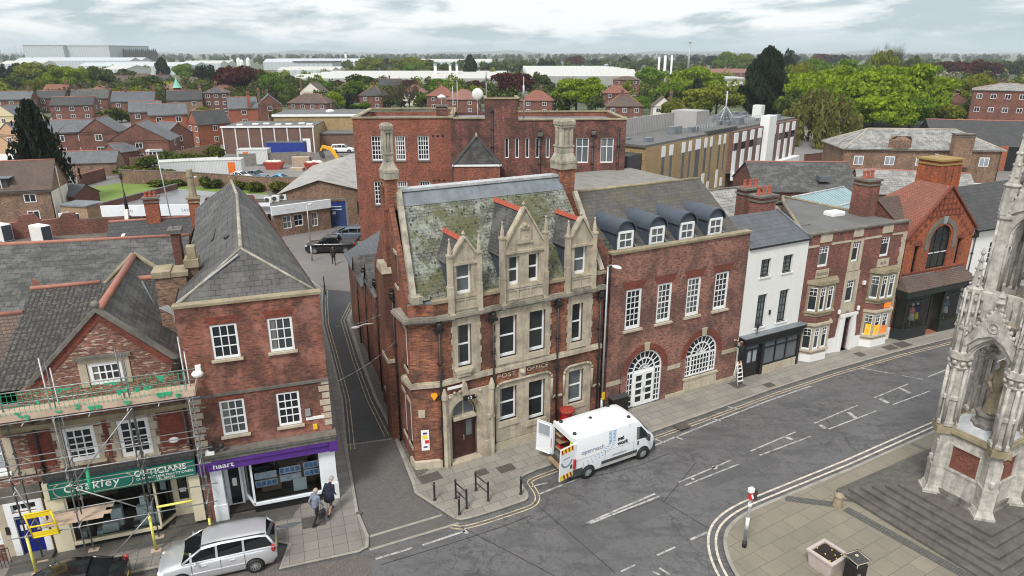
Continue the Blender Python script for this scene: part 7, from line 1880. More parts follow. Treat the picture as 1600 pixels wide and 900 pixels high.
 for k in range(40):
  f=k/39
  x=-.32-1.9*max(0,f-.35)**1.9*2.2; z=2.28-1.5*f+.25*max(0,f-.7)
  cen.append((x,z))
 for k in range(39):
  if k%2:continue
  (xa,za),(xb,zb)=cen[k],cen[k+1]
  w_=.2-.08*(k/39)
  d=Vector((xb-xa,zb-za)).normalized(); e=Vector((-d.y,d.x))
  for s in (-1,1):
   q=[]
   for f in (0,.33,.66,1):
    q.append((xa+e.x*s*(.03+w_*f)+d.x*.05*math.sin(f*3.1),za+e.y*s*(.03+w_*f)+d.y*.05*math.sin(f*3.1)))
   yy=lambda z:-1.033+max(0,z-1.25)*.095
   for p0,p1 in zip(q,q[1:]):wv.face((p0[0],yy(p0[1])-.002,p0[1]+.018),(p1[0],yy(p1[1])-.002,p1[1]+.018),(p1[0],yy(p1[1])-.002,p1[1]-.018),(p0[0],yy(p0[1])-.002,p0[1]-.018))
 wv.build('wave_pattern','livery_blue',b)
van(va)
# ------------------------------------------------------------------ people
def person(label,loc,rz,J,mats,hairmat='hair_grey',extras=None,skirt=None,group=None):
 """J: joints of the pose (metres, facing -y).  One continuous body, clothes coloured by region; hair is a child."""
 t=thing('person',label,'person',loc,rz,group)
 segs=[]
 def seg(a,b,ra,rb,m):segs.append((Vector(J[a]) if isinstance(a,str) else Vector(a),Vector(J[b]) if isinstance(b,str) else Vector(b),ra,rb,m))
 skin,topm,leg,shoe=mats
 seg('pelvis','chest',.155,.165,topm); seg('pelvis','waist',.16,.14,topm); seg('chest','neck',.15,.075,topm)
 seg('neck','head',.058,.065,skin)
 H=Vector(J['head']); up=(H-Vector(J['neck'])).normalized()
 f=Vector(J.get('face',(0,-1,0))).normalized()
 seg(tuple(H),tuple(H+up*.1),.092,.1,skin); seg(tuple(H+f*.03),tuple(H+f*.035-up*.04),.075,.05,skin)
 seg(tuple(H+f*.09+up*.03),tuple(H+f*.118+up*.0),.018,.02,skin)
 sd_=up.cross(f).normalized()
 for s in (-1,1):seg(tuple(H+sd_*s*.095+up*.035),tuple(H+sd_*s*.1-up*.01),.02,.016,skin)
 for s in 'LR':
  seg('chest','sh'+s,.12,.08,topm); seg('sh'+s,'el'+s,.068,.052,topm); seg('el'+s,'wr'+s,.05,.035,topm if mats[1] != 'cloth_tee' else skin)
  seg('pelvis','hip'+s,.14,.11,leg); seg('hip'+s,'kn'+s,.1,.066,leg); seg('kn'+s,'an'+s,.062,.042,leg if not skirt == 'shorts' else skin)
  a=Vector(J['an'+s]); ff=Vector(J.get('foot'+s,(0,-1,0))).normalized()
  seg(tuple(a+Vector((0,0,-.03))),tuple(a+ff*.17+Vector((0,0,-.055))),.05,.04,shoe); seg(tuple(a),tuple(a-ff*.04+Vector((0,0,-.05))),.045,.04,shoe)
  w_=Vector(J['wr'+s]); d=(w_-Vector(J['el'+s])).normalized(); side=Vector((d.y,-d.x,.2)).normalized()
  if side.length < .1:side=Vector((1,0,0))
  seg(tuple(w_),tuple(w_+d*.085),.03,.036,skin)
  cr_=side.cross(d).normalized()
  for k,L_ in enumerate((.06,.075,.08,.07)):
   o=side*(.028-.019*k)
   p=w_+d*.085+o; seg(tuple(p),tuple(p+d*L_*.55),.0115,.0105,skin); seg(tuple(p+d*L_*.55),tuple(p+d*L_*.95+cr_*.025),.0105,.009,skin)
  p=w_+d*.03+side*.034; seg(tuple(p),tuple(p+d*.045+side*.03),.014,.011,skin)
 mb=MB()
 for a,b,ra,rb,m in segs:
  if (b-a).length < 1e-4:continue
  mb.cyl(a,b,ra,rb,10); mb.ball(a,ra,8); mb.ball(b,rb,8)
 tmp=mb.build('tmp','skin')
 md=tmp.modifiers.new('r','REMESH'); md.mode='VOXEL'; md.voxel_size=.011; md.use_smooth_shade=True
 sm=tmp.modifiers.new('s','SMOOTH'); sm.factor=.5; sm.iterations=4
 dg=bpy.context.evaluated_depsgraph_get(); me=bpy.data.meshes.new_from_object(tmp.evaluated_get(dg))
 bpy.data.objects.remove(tmp)
 names=[]
 for x in segs:
  if x[4] not in names:names.append(x[4])
 me.materials.clear()
 for x in names:me.materials.append(M[x])
 A=np.array([s[0] for s in segs]); B=np.array([s[1] for s in segs]); rA=np.array([s[2] for s in segs]); rB=np.array([s[3] for s in segs]); mi=np.array([names.index(s[4]) for s in segs])
 c=np.zeros(len(me.polygons)*3); me.polygons.foreach_get('center',c); c=c.reshape(-1,3)
 ab=B-A; L2=(ab**2).sum(1)+1e-9
 tt=np.clip(((c[:,None,:]-A)*ab).sum(2)/L2,0,1)
 dist=np.linalg.norm(c[:,None,:]-(A+tt[...,None]*ab),axis=2)-(rA+(rB-rA)*tt)
 me.polygons.foreach_set('material_index',mi[dist.argmin(1)].astype(np.int32)); me.polygons.foreach_set('use_smooth',np.ones(len(me.polygons),bool))
 o=bpy.data.objects.new('body',me); COL.objects.link(o); o.parent=t
 h=MB(); c0=H+up*.075-f*.025
 h.ball(tuple(c0),.112,12,(1,1,.95));
 h.build('hair',hairmat,t)
 ey=MB()
 for s in (-1,1):ey.ball(tuple(H+f*.098+sd_*s*.034+up*.045),.011,6)
 ey.build('eyes','black_paint',t)
 mt=MB(); mt.cyl(tuple(H+f*.085-up*.045-sd_*.022),tuple(H+f*.085-up*.045+sd_*.022),.008,n=6); mt.build('mouth','dress_pink',t)
 if extras:extras(t)
 return t
def walk(stride=.28,lean=.05,hgt=1.0,armR=None,armL=None,head_dn=.0):
 k=hgt
 J=dict(pelvis=(0,0,.95),waist=(0,-lean*.4,1.1),chest=(0,-lean,1.32),neck=(0,-lean*1.3,1.5),head=(0,-lean*1.5-head_dn-.01,1.6),shL=(.18,-lean,1.42),shR=(-.18,-lean,1.42),elL=(.23,.1,1.15),elR=(-.23,-.1,1.15),wrL=(.22,.04,.92),wrR=(-.21,-.24,.95),hipL=(.09,0,.9),hipR=(-.09,0,.9),knL=(.1,-.2,.52),knR=(-.1,.03,.5),anL=(.1,-stride,.1),anR=(-.1,stride,.14))
 J['face']=(0,-1,-head_dn*2)
 if armR:J.update(armR)
 if armL:J.update(armL)
 return {a:(tuple(v*k for v in q) if a != 'face' else q) for a,q in J.items()}
def bag(t):
 MB().rbox(-.36,-.2,-.28,.08,.42,.78,.04).cyl((-.28,-.22,.78),(-.24,-.18,.93),.015).cyl((-.28,.02,.78),(-.22,-.14,.93),.015).build('shopping_bag','bag_dark',t)
person('person in grey jacket and black trousers carrying a bag past the purple shop',(-8.72,25.45,.1),R(150),walk(.3,.07,1.0),('skin','cloth_greyblue','cloth_black','cloth_black'),'hair_grey',bag)
def coat(t):
 MB().lathe([(.24,.72),(.22,1.0),(.2,1.2)],0,-.04,12,True).build('coat_skirt','cloth_navy',t)
person('person in navy coat and olive shorts just ahead of the one with the bag',(-8.3,26.15,.1),R(165),walk(.3,.16,1.0,head_dn=.08),('skin','cloth_navy','cloth_olive','cloth_black'),'hair_grey',coat,'shorts')
person('person in black walking across the back street beyond the lane',(-17.75,65.2,.02),R(200),walk(.3,.05,1.02),('skin','cloth_black','cloth_black','cloth_black'),'hair_brown')
lad=thing('stepladder','white stepladder standing on the pavement beside the black shopfront','ladder',(14.35,39.2,.1),R(28))
def ladder(t):
 m=MB()
 for s in (-1,1):m.cyl((s*.24,-.28,0),(s*.15,0,1.5),.024,n=6)
 m.build('front_rail','sign_white',t)
 r=MB()
 for s in (-1,1):r.cyl((s*.22,.3,0),(s*.14,.03,1.5),.02,n=6)
 r.build('rear_rail','sign_white',t)
 st=MB()
 for k in range(1,6):f=k/5.6; w_=.24-.09*f; st.box(-w_,w_,-.28+.28*f-.05,-.28+.28*f+.05,1.5*f-.02,1.5*f+.012)
 st.build('tread','sign_white',t)
ladder(lad)
J=dict(pelvis=(0,0,.93),waist=(0,0,1.08),chest=(0,-.02,1.32),neck=(0,-.03,1.5),head=(0,-.04,1.6),face=(0,-1,.2),shL=(.18,-.02,1.42),shR=(-.18,-.02,1.42),elL=(.3,-.2,1.52),elR=(-.26,-.24,1.5),wrL=(.24,-.36,1.72),wrR=(-.14,-.44,1.62),hipL=(.09,0,.88),hipR=(-.09,0,.88),knL=(.1,-.03,.5),knR=(-.1,-.03,.5),anL=(.1,0,.1),anR=(-.1,0,.1))
person('person in black shorts standing on the white stepladder with arms raised to the wall',(14.36,39.17,1.2),R(208),J,('skin','cloth_black','cloth_black','bag_dark'),'hair_brown',None,'shorts')
# ------------------------------------------------------------------ street furniture
def bollard(label,x,y):
 t=thing('bollard',label,'bollard',(x,y,.1),0,'black bollards round the lane corner')
 MB().lathe([(.075,0),(.075,.06),(.05,.09),(.05,.78),(.062,.8),(.062,.84),(.05,.86),(.05,.95),(.035,.99),(.01,1.0)],0,0,12,True).build('post','black_iron',t)
 MB().cyl((0,0,.87),(0,0,.89),.0535,n=12).build('band','grey_metal',t)
bollard('black bollard standing alone at the lane edge of the corner pavement',-3.64,27.16)
bollard('black bollard by the kerb just in front of the first railing hoop',-2.4,26.1)
bollard('black bollard beside the kerb step behind the van',.42,27.62)
bollard('black bollard on the lane pavement near the back street',-16.9,58.2)
bollard('second black bollard on the lane pavement nearer the corner house',-16.3,56.2)
bollard('black bollard in front of the black pickup',-13.9,63.0)
def hoop(label,a,b):
 t=thing('guard_rail',label,'railing',(a[0],a[1],.1),0,'black hoop railings on the corner pavement')
 d=(b[0]-a[0],b[1]-a[1])
 for q in ((0,0),d):MB().lathe([(.07,0),(.07,.05),(.048,.08),(.048,.95),(.055,.97),(.055,1.02),(.03,1.06)],q[0],q[1],10,True).build('post','black_iron',t)
 MB().cyl((0,0,.88),(d[0],d[1],.88),.03,n=8).build('rail','black_iron',t); MB().cyl((0,0,.45),(d[0],d[1],.45),.026,n=8).build('rail','black_iron',t)
hoop('black hoop railing nearer the lane with two posts and rails',(-2.65,27.28),(-2.09,26.53))
hoop('black hoop railing further along towards the post office door',(-1.74,27.9),(-1.12,27.1))
def lamp(label,x,y,h,arm,ang,name='street_lamp',group=None,pal='galv_pole'):
 t=thing(name,label,'street lamp',(x,y,.1),R(ang),group)
 MB().cyl((0,0,0),(0,0,1.5),.085,.08,10).cyl((0,0,1.5),(0,0,h),.06,.045,10).cyl((0,0,1.48),(0,0,1.56),.09,.06,10).build('pole',pal,t)
 m=MB(); m.tube([(0,0,h),(0,-arm*.5,h+.12),(0,-arm,h+.12)],.035)
 m.build('arm',pal,t)
 MB().ball((0,-arm-.25,h+.1),.2,10,(.75,1.7,.5)).build('lamp_head','ac_white',t)
 return t
L1=lamp('tall grey street lamp between the post office and the dark red brick building',5.05,34.3,9.3,.35,40)
MB().box(-.1,.1,-.12,-.08,1.5,1.95).build('warning_plate','sign_yellow',L1)
lamp('grey street lamp in the garage forecourt beyond the lane',-20.3,66.5,5.6,.2,150)
lamp('thin pale street lamp rising behind the back roofs on the left',-29.5,62,9.0,.5,160)
pb=thing('post_box','red cylindrical pillar box with flat cap by the post office wall','post box',(3.02,33.25,.1),R(29))
MB().lathe([(.4,0),(.4,.12),(.36,.14),(.36,1.25),(.38,1.27),(.38,1.33)],0,0,20,True).build('pillar','pillar_red',pb)
MB().lathe([(.43,1.33),(.43,1.43),(.4,1.47),(.2,1.52),(.02,1.53)],0,0,20).build('cap','post_red_top',pb)
MB().box(-.12,.12,-.375,-.33,1.12,1.16).build('slot','black_paint',pb)
MB().box(-.08,.08,-.372,-.33,.8,1.0).build('collection_plate','sign_white',pb)
cb_=thing('utility_cabinet','black street cabinet against the dark red brick wall','cabinet',(5.75,34.75,.1),R(28.5))
MB().rbox(0,1.15,0,.42,0,1.15,.02).build('case','black_paint',cb_)
MB().box(-.03,1.18,-.03,.45,1.152,1.2).build('lid','slate_dark',cb_)
MB().box(.05,.55,-.02,-.003,.1,1.05).box(.6,1.1,-.02,-.003,.1,1.05).build('door','black_paint',cb_)
ks=thing('sign_post','leaning grey sign post with red and white sign at the island edge','sign',(9.9,23.95,.1),R(20))
kp=MB(); kp.cyl((0,0,0),(0,0,.28),.1,n=10); kp.build('base','black_iron',ks)
MB().cyl((0,0,.28),(.0,0,3.0),.075,.05,10).build('pole','galv_pole',ks)
MB().cyl((0,0,.9),(0,0,1.5),.079,.074,10).cyl((0,0,2.0),(0,0,2.2),.08,n=10).build('sticker','sign_white',ks)
MB().rbox(-.09,.08,-.1,.07,2.42,2.72,.02).build('sign_box','sign_red',ks)
MB().prism([(-.09,2.66),(-.02,2.7),(.08,2.5),(.0,2.46)],-.11,-.103).build('white_bar','sign_white',ks)
MB().rbox(-.16,.1,-.12,.1,2.78,2.98,.05).build('lamp_hood','sign_white',ks)
MB().box(.1,.22,-.12,.12,2.35,2.85).build('backplate','slate_dark',ks)
pln=thing('planter','pink concrete square planter filled with dark soil on the island','planter',(12.85,22.75,.1),R(32))
pm=MB(); hw=.55
i=pm.add([(sx*(hw-.08),sy*(hw-.08),0) for sx,sy in ((-1,-1),(1,-1),(1,1),(-1,1))]+[(sx*hw,sy*hw,.62) for sx,sy in ((-1,-1),(1,-1),(1,1),(-1,1))]+[(sx*(hw+.05),sy*(hw+.05),.64) for sx,sy in ((-1,-1),(1,-1),(1,1),(-1,1))]+[(sx*(hw+.05),sy*(hw+.05),.76) for sx,sy in ((-1,-1),(1,-1),(1,1),(-1,1))]+[(sx*(hw-.1),sy*(hw-.1),.76) for sx,sy in ((-1,-1),(1,-1),(1,1),(-1,1))]+[(sx*(hw-.1),sy*(hw-.1),.6) for sx,sy in ((-1,-1),(1,-1),(1,1),(-1,1))])
for l in range(5):
 for k in range(4):pm.poly((i+l*4+k,i+l*4+(k+1)%4,i+l*4+4+(k+1)%4,i+l*4+4+k))
pot=pm.build('tub','planter_pink',pln)
bv=pot.modifiers.new('bevel','BEVEL'); bv.width=.03; bv.segments=2
sm_=MB(); nn=14
sm_.grid([[(-.46+.92*k/nn,-.46+.92*j/nn,.66+random.uniform(-.025,.035)) for k in range(nn+1)] for j in range(nn+1)],False); sm_.build('soil','soil',pln)
fm=MB()
for k in range(7):x,y=random.uniform(-.42,.42),random.uniform(-.42,.42); fm.ball((x,y,.71),.03,6);
fm.build('bulb_shoots','hazard_yellow',pln)
lb_=thing('litter_bin','black litter bin with cream edged top beside the planter','bin',(13.6,21.95,.1),R(20))
MB().rbox(-.3,.3,-.3,.3,0,.95,.04).build('case','black_paint',lb_)
MB().plate([(-.34,-.34),(.34,-.34),(.34,.34),(-.34,.34)],[],0,.06).build('lid','slate_dark',lb_).matrix_local=Matrix.Translation((0,0,1.12))@Matrix.Rotation(R(90),4,'X')
rm=MB()
for k in range(4):a=[(-.33,-.33),(.33,-.33),(.33,.33),(-.33,.33)]; rm.cyl((*a[k],1.13),(*a[(k+1)%4],1.13),.025,n=6); rm.cyl((*a[k],.95),(*a[k],1.13),.02,n=6)
rm.build('lid_edge','stone_cream',lb_)
MB().cyl((.05,.1,1.13),(.05,.1,1.16),.07,n=12).build('ashtray','stone_cream',lb_)
MB().box(-.2,-.05,-.306,-.3,.3,.6).build('emblem','grey_metal',lb_)
sbn=thing('stone_bollard','short mossy stone bollard at the corner of the monument steps','bollard',(15.15,26.75,.1),0)
MB().lathe([(.24,0),(.22,.1),(.2,.45),(.23,.5),(.22,.58),(.1,.66)],0,0,10).build('shaft','stone_coping',sbn)
for a,b,lb in (((-7.9,28.0,5.9),(-5.6,33.0,6.2),'thin pale wire strung from the corner house to the post office'),((-9.2,33,6.5),(-6.7,35.5,6.6),'shorter thin wire across the lane further from the street')):
 wv_=MB(); a,b=Vector(a),Vector(b); pts=[a.lerp(b,k/8)-Vector((0,0,.25*math.sin(math.pi*k/8))) for k in range(9)]; wv_.tube(pts,.012,4)
 tag(wv_.build('overhead_wire','scaffold_steel'),lb,'wire','wires across the lane')
# ------------------------------------------------------------------ trees: prototypes whose meshes are shared by the copies
def quads_mesh(name,C,U,V,mat):
 n=len(C)
 co=np.stack([C-U-V,C+U-V,C+U+V,C-U+V],1).reshape(-1,3)
 me=bpy.data.meshes.new(name)
 me.vertices.add(4*n); me.vertices.foreach_set('co',co.astype(np.float32).ravel())
 me.loops.add(4*n); me.loops.foreach_set('vertex_index',np.arange(4*n,dtype=np.int32))
 me.polygons.add(n); me.polygons.foreach_set('loop_start',np.arange(0,4*n,4,dtype=np.int32))
 try:me.polygons.foreach_set('loop_total',np.full(n,4,dtype=np.int32))
 except Exception:pass
 me.materials.append(M[mat]); me.update(); me.validate()
 return me
def leaf_quads(C,size,rng,aspect=1.0,droop=0.0):
 n=len(C)
 d=rng.normal(size=(n,3)); d[:,2] -= droop*2; d/=np.linalg.norm(d,axis=1,keepdims=True)
 o=rng.normal(size=(n,3)); u=np.cross(d,o); u/=np.linalg.norm(u,axis=1,keepdims=True)
 v=np.cross(d,u) if not droop else d
 s=(size*rng.uniform(.6,1.3,n))[:,None]/2
 return u*s,v*s*aspect
def crown(kind,seed,n,mat,leaf=.05):
 """unit crown: radius ~1 horizontally, z from 0 (lowest leaves) to 1 (top)"""
 rng=np.random.default_rng(seed)
 if kind == 'broad':
  K=34
  c=rng.normal(size=(K,3)); c/=np.linalg.norm(c,axis=1,keepdims=True)
  c[:,2]=np.where(c[:,2] <-.55,-c[:,2]*.6,c[:,2])
  c *= (rng.uniform(.35,.85,K))[:,None]
  r=rng.uniform(.2,.36,K)
  k=rng.integers(0,K,n)
  d=rng.normal(size=(n,3)); d/=np.linalg.norm(d,axis=1,keepdims=True)
  rad=r[k]*rng.uniform(.55,1.05,n)**.6
  p=c[k]+d*rad[:,None]*np.array([1,1,.75])
  p[:,2]=.5+p[:,2]*.52
  U,V=leaf_quads(p,leaf,rng); return quads_mesh('crown',p,U*1,V*np.array([1,1,.9]),mat)
 if kind == 'round':
  K=26
  c=rng.normal(size=(K,3)); c/=np.linalg.norm(c,axis=1,keepdims=True); c *= rng.uniform(.5,.75,K)[:,None]
  r=rng.uniform(.24,.36,K); k=rng.integers(0,K,n)
  d=rng.normal(size=(n,3)); d/=np.linalg.norm(d,axis=1,keepdims=True)
  p=c[k]+d*(r[k]*rng.uniform(.6,1.0,n))[:,None]
  p[:,2]=.5+p[:,2]*.5
  U,V=leaf_quads(p,leaf,rng); return quads_mesh('crown',p,U,V,mat)
 if kind == 'conifer':
  h=rng.uniform(0,1,n)**1.25
  lev=np.floor(h*17)/17
  h=lev+rng.uniform(0,.03,n)
  nb=11
  ang=(rng.integers(0,nb,n)+lev*41)*2*np.pi/nb+rng.normal(0,.13,n)
  jag=.5+.75*np.abs(np.sin(ang*3.7+lev*50))**1.5*rng.uniform(.7,1,n)
  rr=np.sqrt(rng.uniform(.02,1,n)); r=(1-h)**.7*jag*rr*.98+.015
  p=np.stack([r*np.cos(ang),r*np.sin(ang),h-.09*rr*(1-h)+rng.normal(0,.006,n)],1)
  U,V=leaf_quads(p,leaf,rng,1.6); return quads_mesh('crown',p,U,V,mat)
 if kind == 'column':
  h=rng.uniform(0,1,n); ang=rng.uniform(0,2*np.pi,n)
  w=np.sin(np.clip(h*.93+.07,0,1)*np.pi)**.55
  r=w*(.72+.3*np.sin(ang*3+h*14))*rng.uniform(.5,1,n)**.4
  p=np.stack([r*np.cos(ang),r*np.sin(ang),h],1)
  U,V=leaf_quads(p,leaf,rng,1.6,.0); return quads_mesh('crown',p,U,V,mat)
 if kind == 'weep':
  K=60
  a=rng.uniform(0,2*np.pi,K); rr=np.sqrt(rng.uniform(.03,1,K)); top=.98-.5*rr**2+rng.uniform(-.08,.06,K)
  k=rng.integers(0,K,n); f=rng.uniform(0,1,n)
  ln=.3+.45*rr[k]
  p=np.stack([rr[k]*np.cos(a[k])*(1+.06*f),rr[k]*np.sin(a[k])*(1+.06*f),np.maximum(top[k]-f*ln,0.0)],1)+rng.normal(0,.035,(n,3))
  U,V=leaf_quads(p,leaf,rng,2.6,1.0); return quads_mesh('crown',p,U,V,mat)
 if kind == 'bare':
  C,U,V=[],[],[]
  def br(p,d,L,w,lev):
   q=p+d*L
   o=rng.normal(size=3); s=np.cross(d,o); s/=np.linalg.norm(s)
   C.append((p+q)/2); U.append(s*w); V.append((q-p)/2)
   s2=np.cross(d,s); C.append((p+q)/2); U.append(s2*w); V.append((q-p)/2)
   if lev == 0:return
   for _ in range(4):
    nd=d+rng.normal(size=3)*.55; nd[2] += .12; nd/=np.linalg.norm(nd)
    br(p+d*L*rng.uniform(.55,1),nd,L*rng.uniform(.6,.82),w*.55,lev-1)
  for _ in range(5):
   d=rng.normal(size=3)*.5; d[2]=1; d/=np.linalg.norm(d); br(np.array([0,0,0.]),d,.4,.016,4)
  C,U,V=np.array(C),np.array(U),np.array(V)
  C[:,2]=np.clip(C[:,2],0,None); sc=1/max(C[:,2].max(),.1); C[:,2] *= sc; V[:,2] *= sc
  rx=np.abs(C[:,:2]).max(); C[:,:2]/=rx; V[:,:2]/=rx
  return quads_mesh('crown',C,U,V,mat)
CR={}
for nm,kind,seeds,n,mat,leaf in (('lime','broad',(1,2,3),11000,'leaf_lime',.055),('green','broad',(4,5),6000,'leaf_green',.062),('olive','broad',(6,7),6000,'leaf_olive',.062),('mid','broad',(8,9),4200,'leaf_mid',.075),('dark','round',(10,11),2600,'leaf_dark',.095),('copper','broad',(12,13),4500,'leaf_copper',.07),('blossom','broad',(14,),2600,'leaf_blossom',.07),('conifer','conifer',(15,16),7000,'leaf_conifer',.04),('fir','conifer',(17,),1800,'leaf_conifer',.1),('cypress','column',(18,19),1500,'leaf_dark',.12),('poplar','column',(20,),700,'leaf_far',.16),('willow','weep',(21,),5000,'leaf_willow',.045),('bare','bare',(22,23),0,'leaf_bare',.05),('redwood','column',(24,),7000,'leaf_dark',.065),('bush','round',(25,26),900,'leaf_hedge',.17),('bushdark','round',(27,),900,'leaf_mid',.17),('far','round',(28,29),500,'leaf_far',.2)):
 CR[nm]=[crown(kind,s,n,mat,leaf) for s in seeds]
def trunk_mesh(lev=6):
 m=MB(); m.cyl((0,0,0),(0,0,.55),.035,.022,8)
 rnd=random.Random(4)
 for k in range(lev):
  a=k*2.4; z=.25+.06*k
  e=(math.cos(a)*.28,math.sin(a)*.28,z+.28); m.cyl((0,0,z),e,.014,.006,5)
  m.cyl(e,(e[0]*1.8,e[1]*1.8,e[2]+.14),.007,.003,4)
 o=m.build('trunk','bark'); me=o.data; bpy.data.objects.remove(o); return me
TR=trunk_mesh()
_tn=[0]
def tree(kind,px,py,top,wpx,label,cat='tree',name=None,lift=.12,group='trees beyond the roofs',D=None):
 """tree whose foot is at the ground point of (px, py), reaching up to picture row top, wpx wide"""
 p=P(px,py,0)
 if D:p=p*(D/p.y); p.z=0
 sc=p.length_squared**.5
 dist=math.hypot(p.x,p.y)
 ang=PITCH-math.atan((450-top)/FPX)
 cosx=1/math.sqrt(1+((px-800)/FPX)**2)
 h=max(1.0,CAMH-p.y*math.tan(ang))
 w=wpx/FPX*(p.y/math.cos(PITCH))*.5*1.02
 _tn[0] += 1
 k=CR[kind][_tn[0]%len(CR[kind])]
 t=thing(name or ('tree' if cat == 'tree' else cat),label,cat,(p.x,p.y,0),(_tn[0]*2.399)%6.28,group)
 c=bpy.data.objects.new('crown',k); COL.objects.link(c); c.parent=t
 l=lift if kind not in ('conifer','fir','bush','bushdark','cypress','poplar','redwood','willow') else.03
 c.location=(0,0,h*l); c.scale=(w,w,h*(1-l))
 if cat == 'tree':
  r=bpy.data.objects.new('trunk',TR); COL.objects.link(r); r.parent=t
  s=min(w*1.5,h); r.scale=(s,s,h*.95)
 return t
# ------------------------------------------------------------------ houses and sheds behind
def house(label,px,py,ang,w,d,ze,zr,wall='brick_house',roof='slate_house',kind='side',cols=2,rows=2,side=1,chim=((.8,.5),),name='house',cat='house',group='brick houses behind the yard',ridge='ridge_tile',D=None,winmat='white_paint',sidewin=1,glass='glass_dark'):
 """front wall centred on the ground point of (px,py); ang turns it; kind = side / front / hip"""
 p=P(px,py,0)
 if D:p=p*(D/p.y); p.z=0
 t=thing(name,label,cat,(p.x,p.y,0),R(ang),group)
 x0,x1=-w/2,w/2
 m=MB(); m.box(x0,x1,0,d,0,ze)
 if kind == 'side':
  for x in (x0,x1):m.face((x,0,ze),(x,d,ze),(x,d/2,zr))
 elif kind == 'front':
  for y in (0,d):m.face((x0,y,ze),(x1,y,ze),(0,y,zr))
 m.build('wall',wall,t)
 if kind == 'hip':roof_hip(t,x0,x1,0,d,ze,zr,roof,.35,ridge)
 elif kind == 'flat':
  MB().box(x0-.15,x1+.15,-.15,d+.15,ze+.002,ze+.2).build('roof',roof,t)
 else:roof_gable(t,x0,x1,0,d,ze,zr,roof,'x' if kind == 'side' else 'y',.25,ridge)
 def win(xc,zc,ww,hh,rot=None):
  f=MB(); f.box(xc-ww/2,xc+ww/2,-.05,.03,zc-hh/2,zc+hh/2)
  o=f.build('window',winmat,t)
  g=MB()
  for k in (0,1):a=xc-ww/2+.09+k*(ww/2-.05); g.face((a,-.056,zc-hh/2+.1),(a+ww/2-.13,-.056,zc-hh/2+.1),(a+ww/2-.13,-.056,zc+hh/2-.1),(a,-.056,zc+hh/2-.1))
  g.build('pane',glass,o)
  if rot:o.location=rot[0]; o.rotation_euler=(0,0,rot[1])
 st=ze/max(rows,1)
 for r_ in range(rows):
  for c in range(cols):
   win(x0+w*(c+.5)/cols,st*r_+st*.55,min(1.3,w/cols*.5),min(1.25,st*.5))
  if sidewin:
   for k in range(sidewin):
    yy=d*(k+.5)/sidewin
    win(0,st*r_+st*.55,1.0,min(1.2,st*.5),((x1,yy,0),R(90))) if side >= 0 else win(0,st*r_+st*.55,1.0,min(1.2,st*.5),((x0,yy,0),R(-90)))
 for fx,fy in chim:
  cx,cy=x0+w*fx,d*fy
  stack(t,cx-.4,cx+.4,cy-.3,cy+.3,ze,zr+1.1,wall if wall.startswith('brick') else 'brick_house','stone_dark',2)
 if cat == 'house':
  dp=MB(); dp.cyl((x1-.1,-.08,0),(x1-.1,-.08,ze),.05,n=6); dp.cyl((x0-.2,-.3,ze-.02),(x1+.2,-.3,ze-.02),.06,n=6); dp.build('gutter','black_iron',t)
 return t
H=house
H('orange brick house, gable to the lawn, with a dark grey roof',306,227,-42,5.6,7.5,4.9,7.6,'brick_house_orange','slate_dark','front',2,2,1,())
H('orange brick terrace end with pale grey roof behind the gabled orange house',268,212,28,9,7,5.2,7.8,'brick_house_orange','slate_house','side',2,2,1,())
H('grey roofed brick house left of the orange terrace end',232,204,22,8,7,5.0,7.6,'brick_house','slate_house','side',2,2,1,())
h3=H('large brown brick gabled house with a white conservatory facing the green',222,254,12,11,8,4.2,7.4,'brick_house','slate_house','front',1,2,1,())
cons=MB(); cons.slab([(1.4,-.02),(1.4,-1.2),(1.9,-1.8),(3.4,-1.8),(3.9,-1.2),(3.9,-.02)],0,.6); cons.slab([(1.3,-.02),(1.3,-1.3),(1.85,-1.9),(3.45,-1.9),(4,-1.3),(4,-.02)],2.2,2.35)
for x,y in ((1.45,-1.2),(1.95,-1.75),(2.65,-1.78),(3.35,-1.75),(3.85,-1.2)):cons.box(x-.07,x+.07,y-.05,y+.07,.6,2.2)
cons.slab([(1.3,-.02),(1.3,-1.3),(1.85,-1.9),(3.45,-1.9),(4,-1.3),(4,-.02)],2.36,2.5)
cf=cons.build('conservatory','white_paint',h3)
cg=MB(); cg.slab([(1.5,-.05),(1.5,-1.15),(1.95,-1.7),(3.35,-1.7),(3.8,-1.15),(3.8,-.05)],.6,2.2); cg.build('pane','glass_dark',cf)
H('brown brick wing with grey roof to the right of the conservatory house',250,243,-35,6.5,6,4.4,6.6,'brick_house','slate_house','side',1,2,1,())
H('brick house with a gabled wing behind the tall conifer',160,245,15,7,8,5,7.6,'brick_house','slate_house','front',1,2,1,())
H('long brick house with two white windows right beside the conifer',118,246,20,7.5,7,5,7.2,'brick_house','slate_house','side',2,2,1,())
H('small brick outbuilding with slate roof beside the green',176,258,-30,4.5,4,2.6,4.0,'brick_house','slate_house','front',0,1,1,(),name='outbuilding',cat='outbuilding',sidewin=0)
H('low brick shed with a long grey roof in front of the outbuilding',140,275,12,9,4.5,2.4,4.0,'brick_old','slate_house','side',0,1,1,(),name='shed',cat='shed',sidewin=0)
H('tan rendered house with blue grey roof left of the conifer',22,247,-20,7.5,8,4.6,7.0,'render_tan','slate_blue','front',1,2,1,())
H('yellow rendered house with arched window behind the tan house',12,215,-10,8,8,5.2,7.8,'render_yellow','slate_house','front',1,2,1,())
H('red shed with a white roof at the left edge',18,270,0,9.5,5,2.2,3.0,'red_paint','sheet_white','side',1,1,1,(),name='shed',cat='shed',ridge=None,sidewin=0)
ct=H('brown brick cottage with dormer and white rendered gable wall at the left edge',22,352,16,9.5,6.5,4.2,7.4,'brick_old','tile_brown','side',2,2,1,(),sidewin=0)
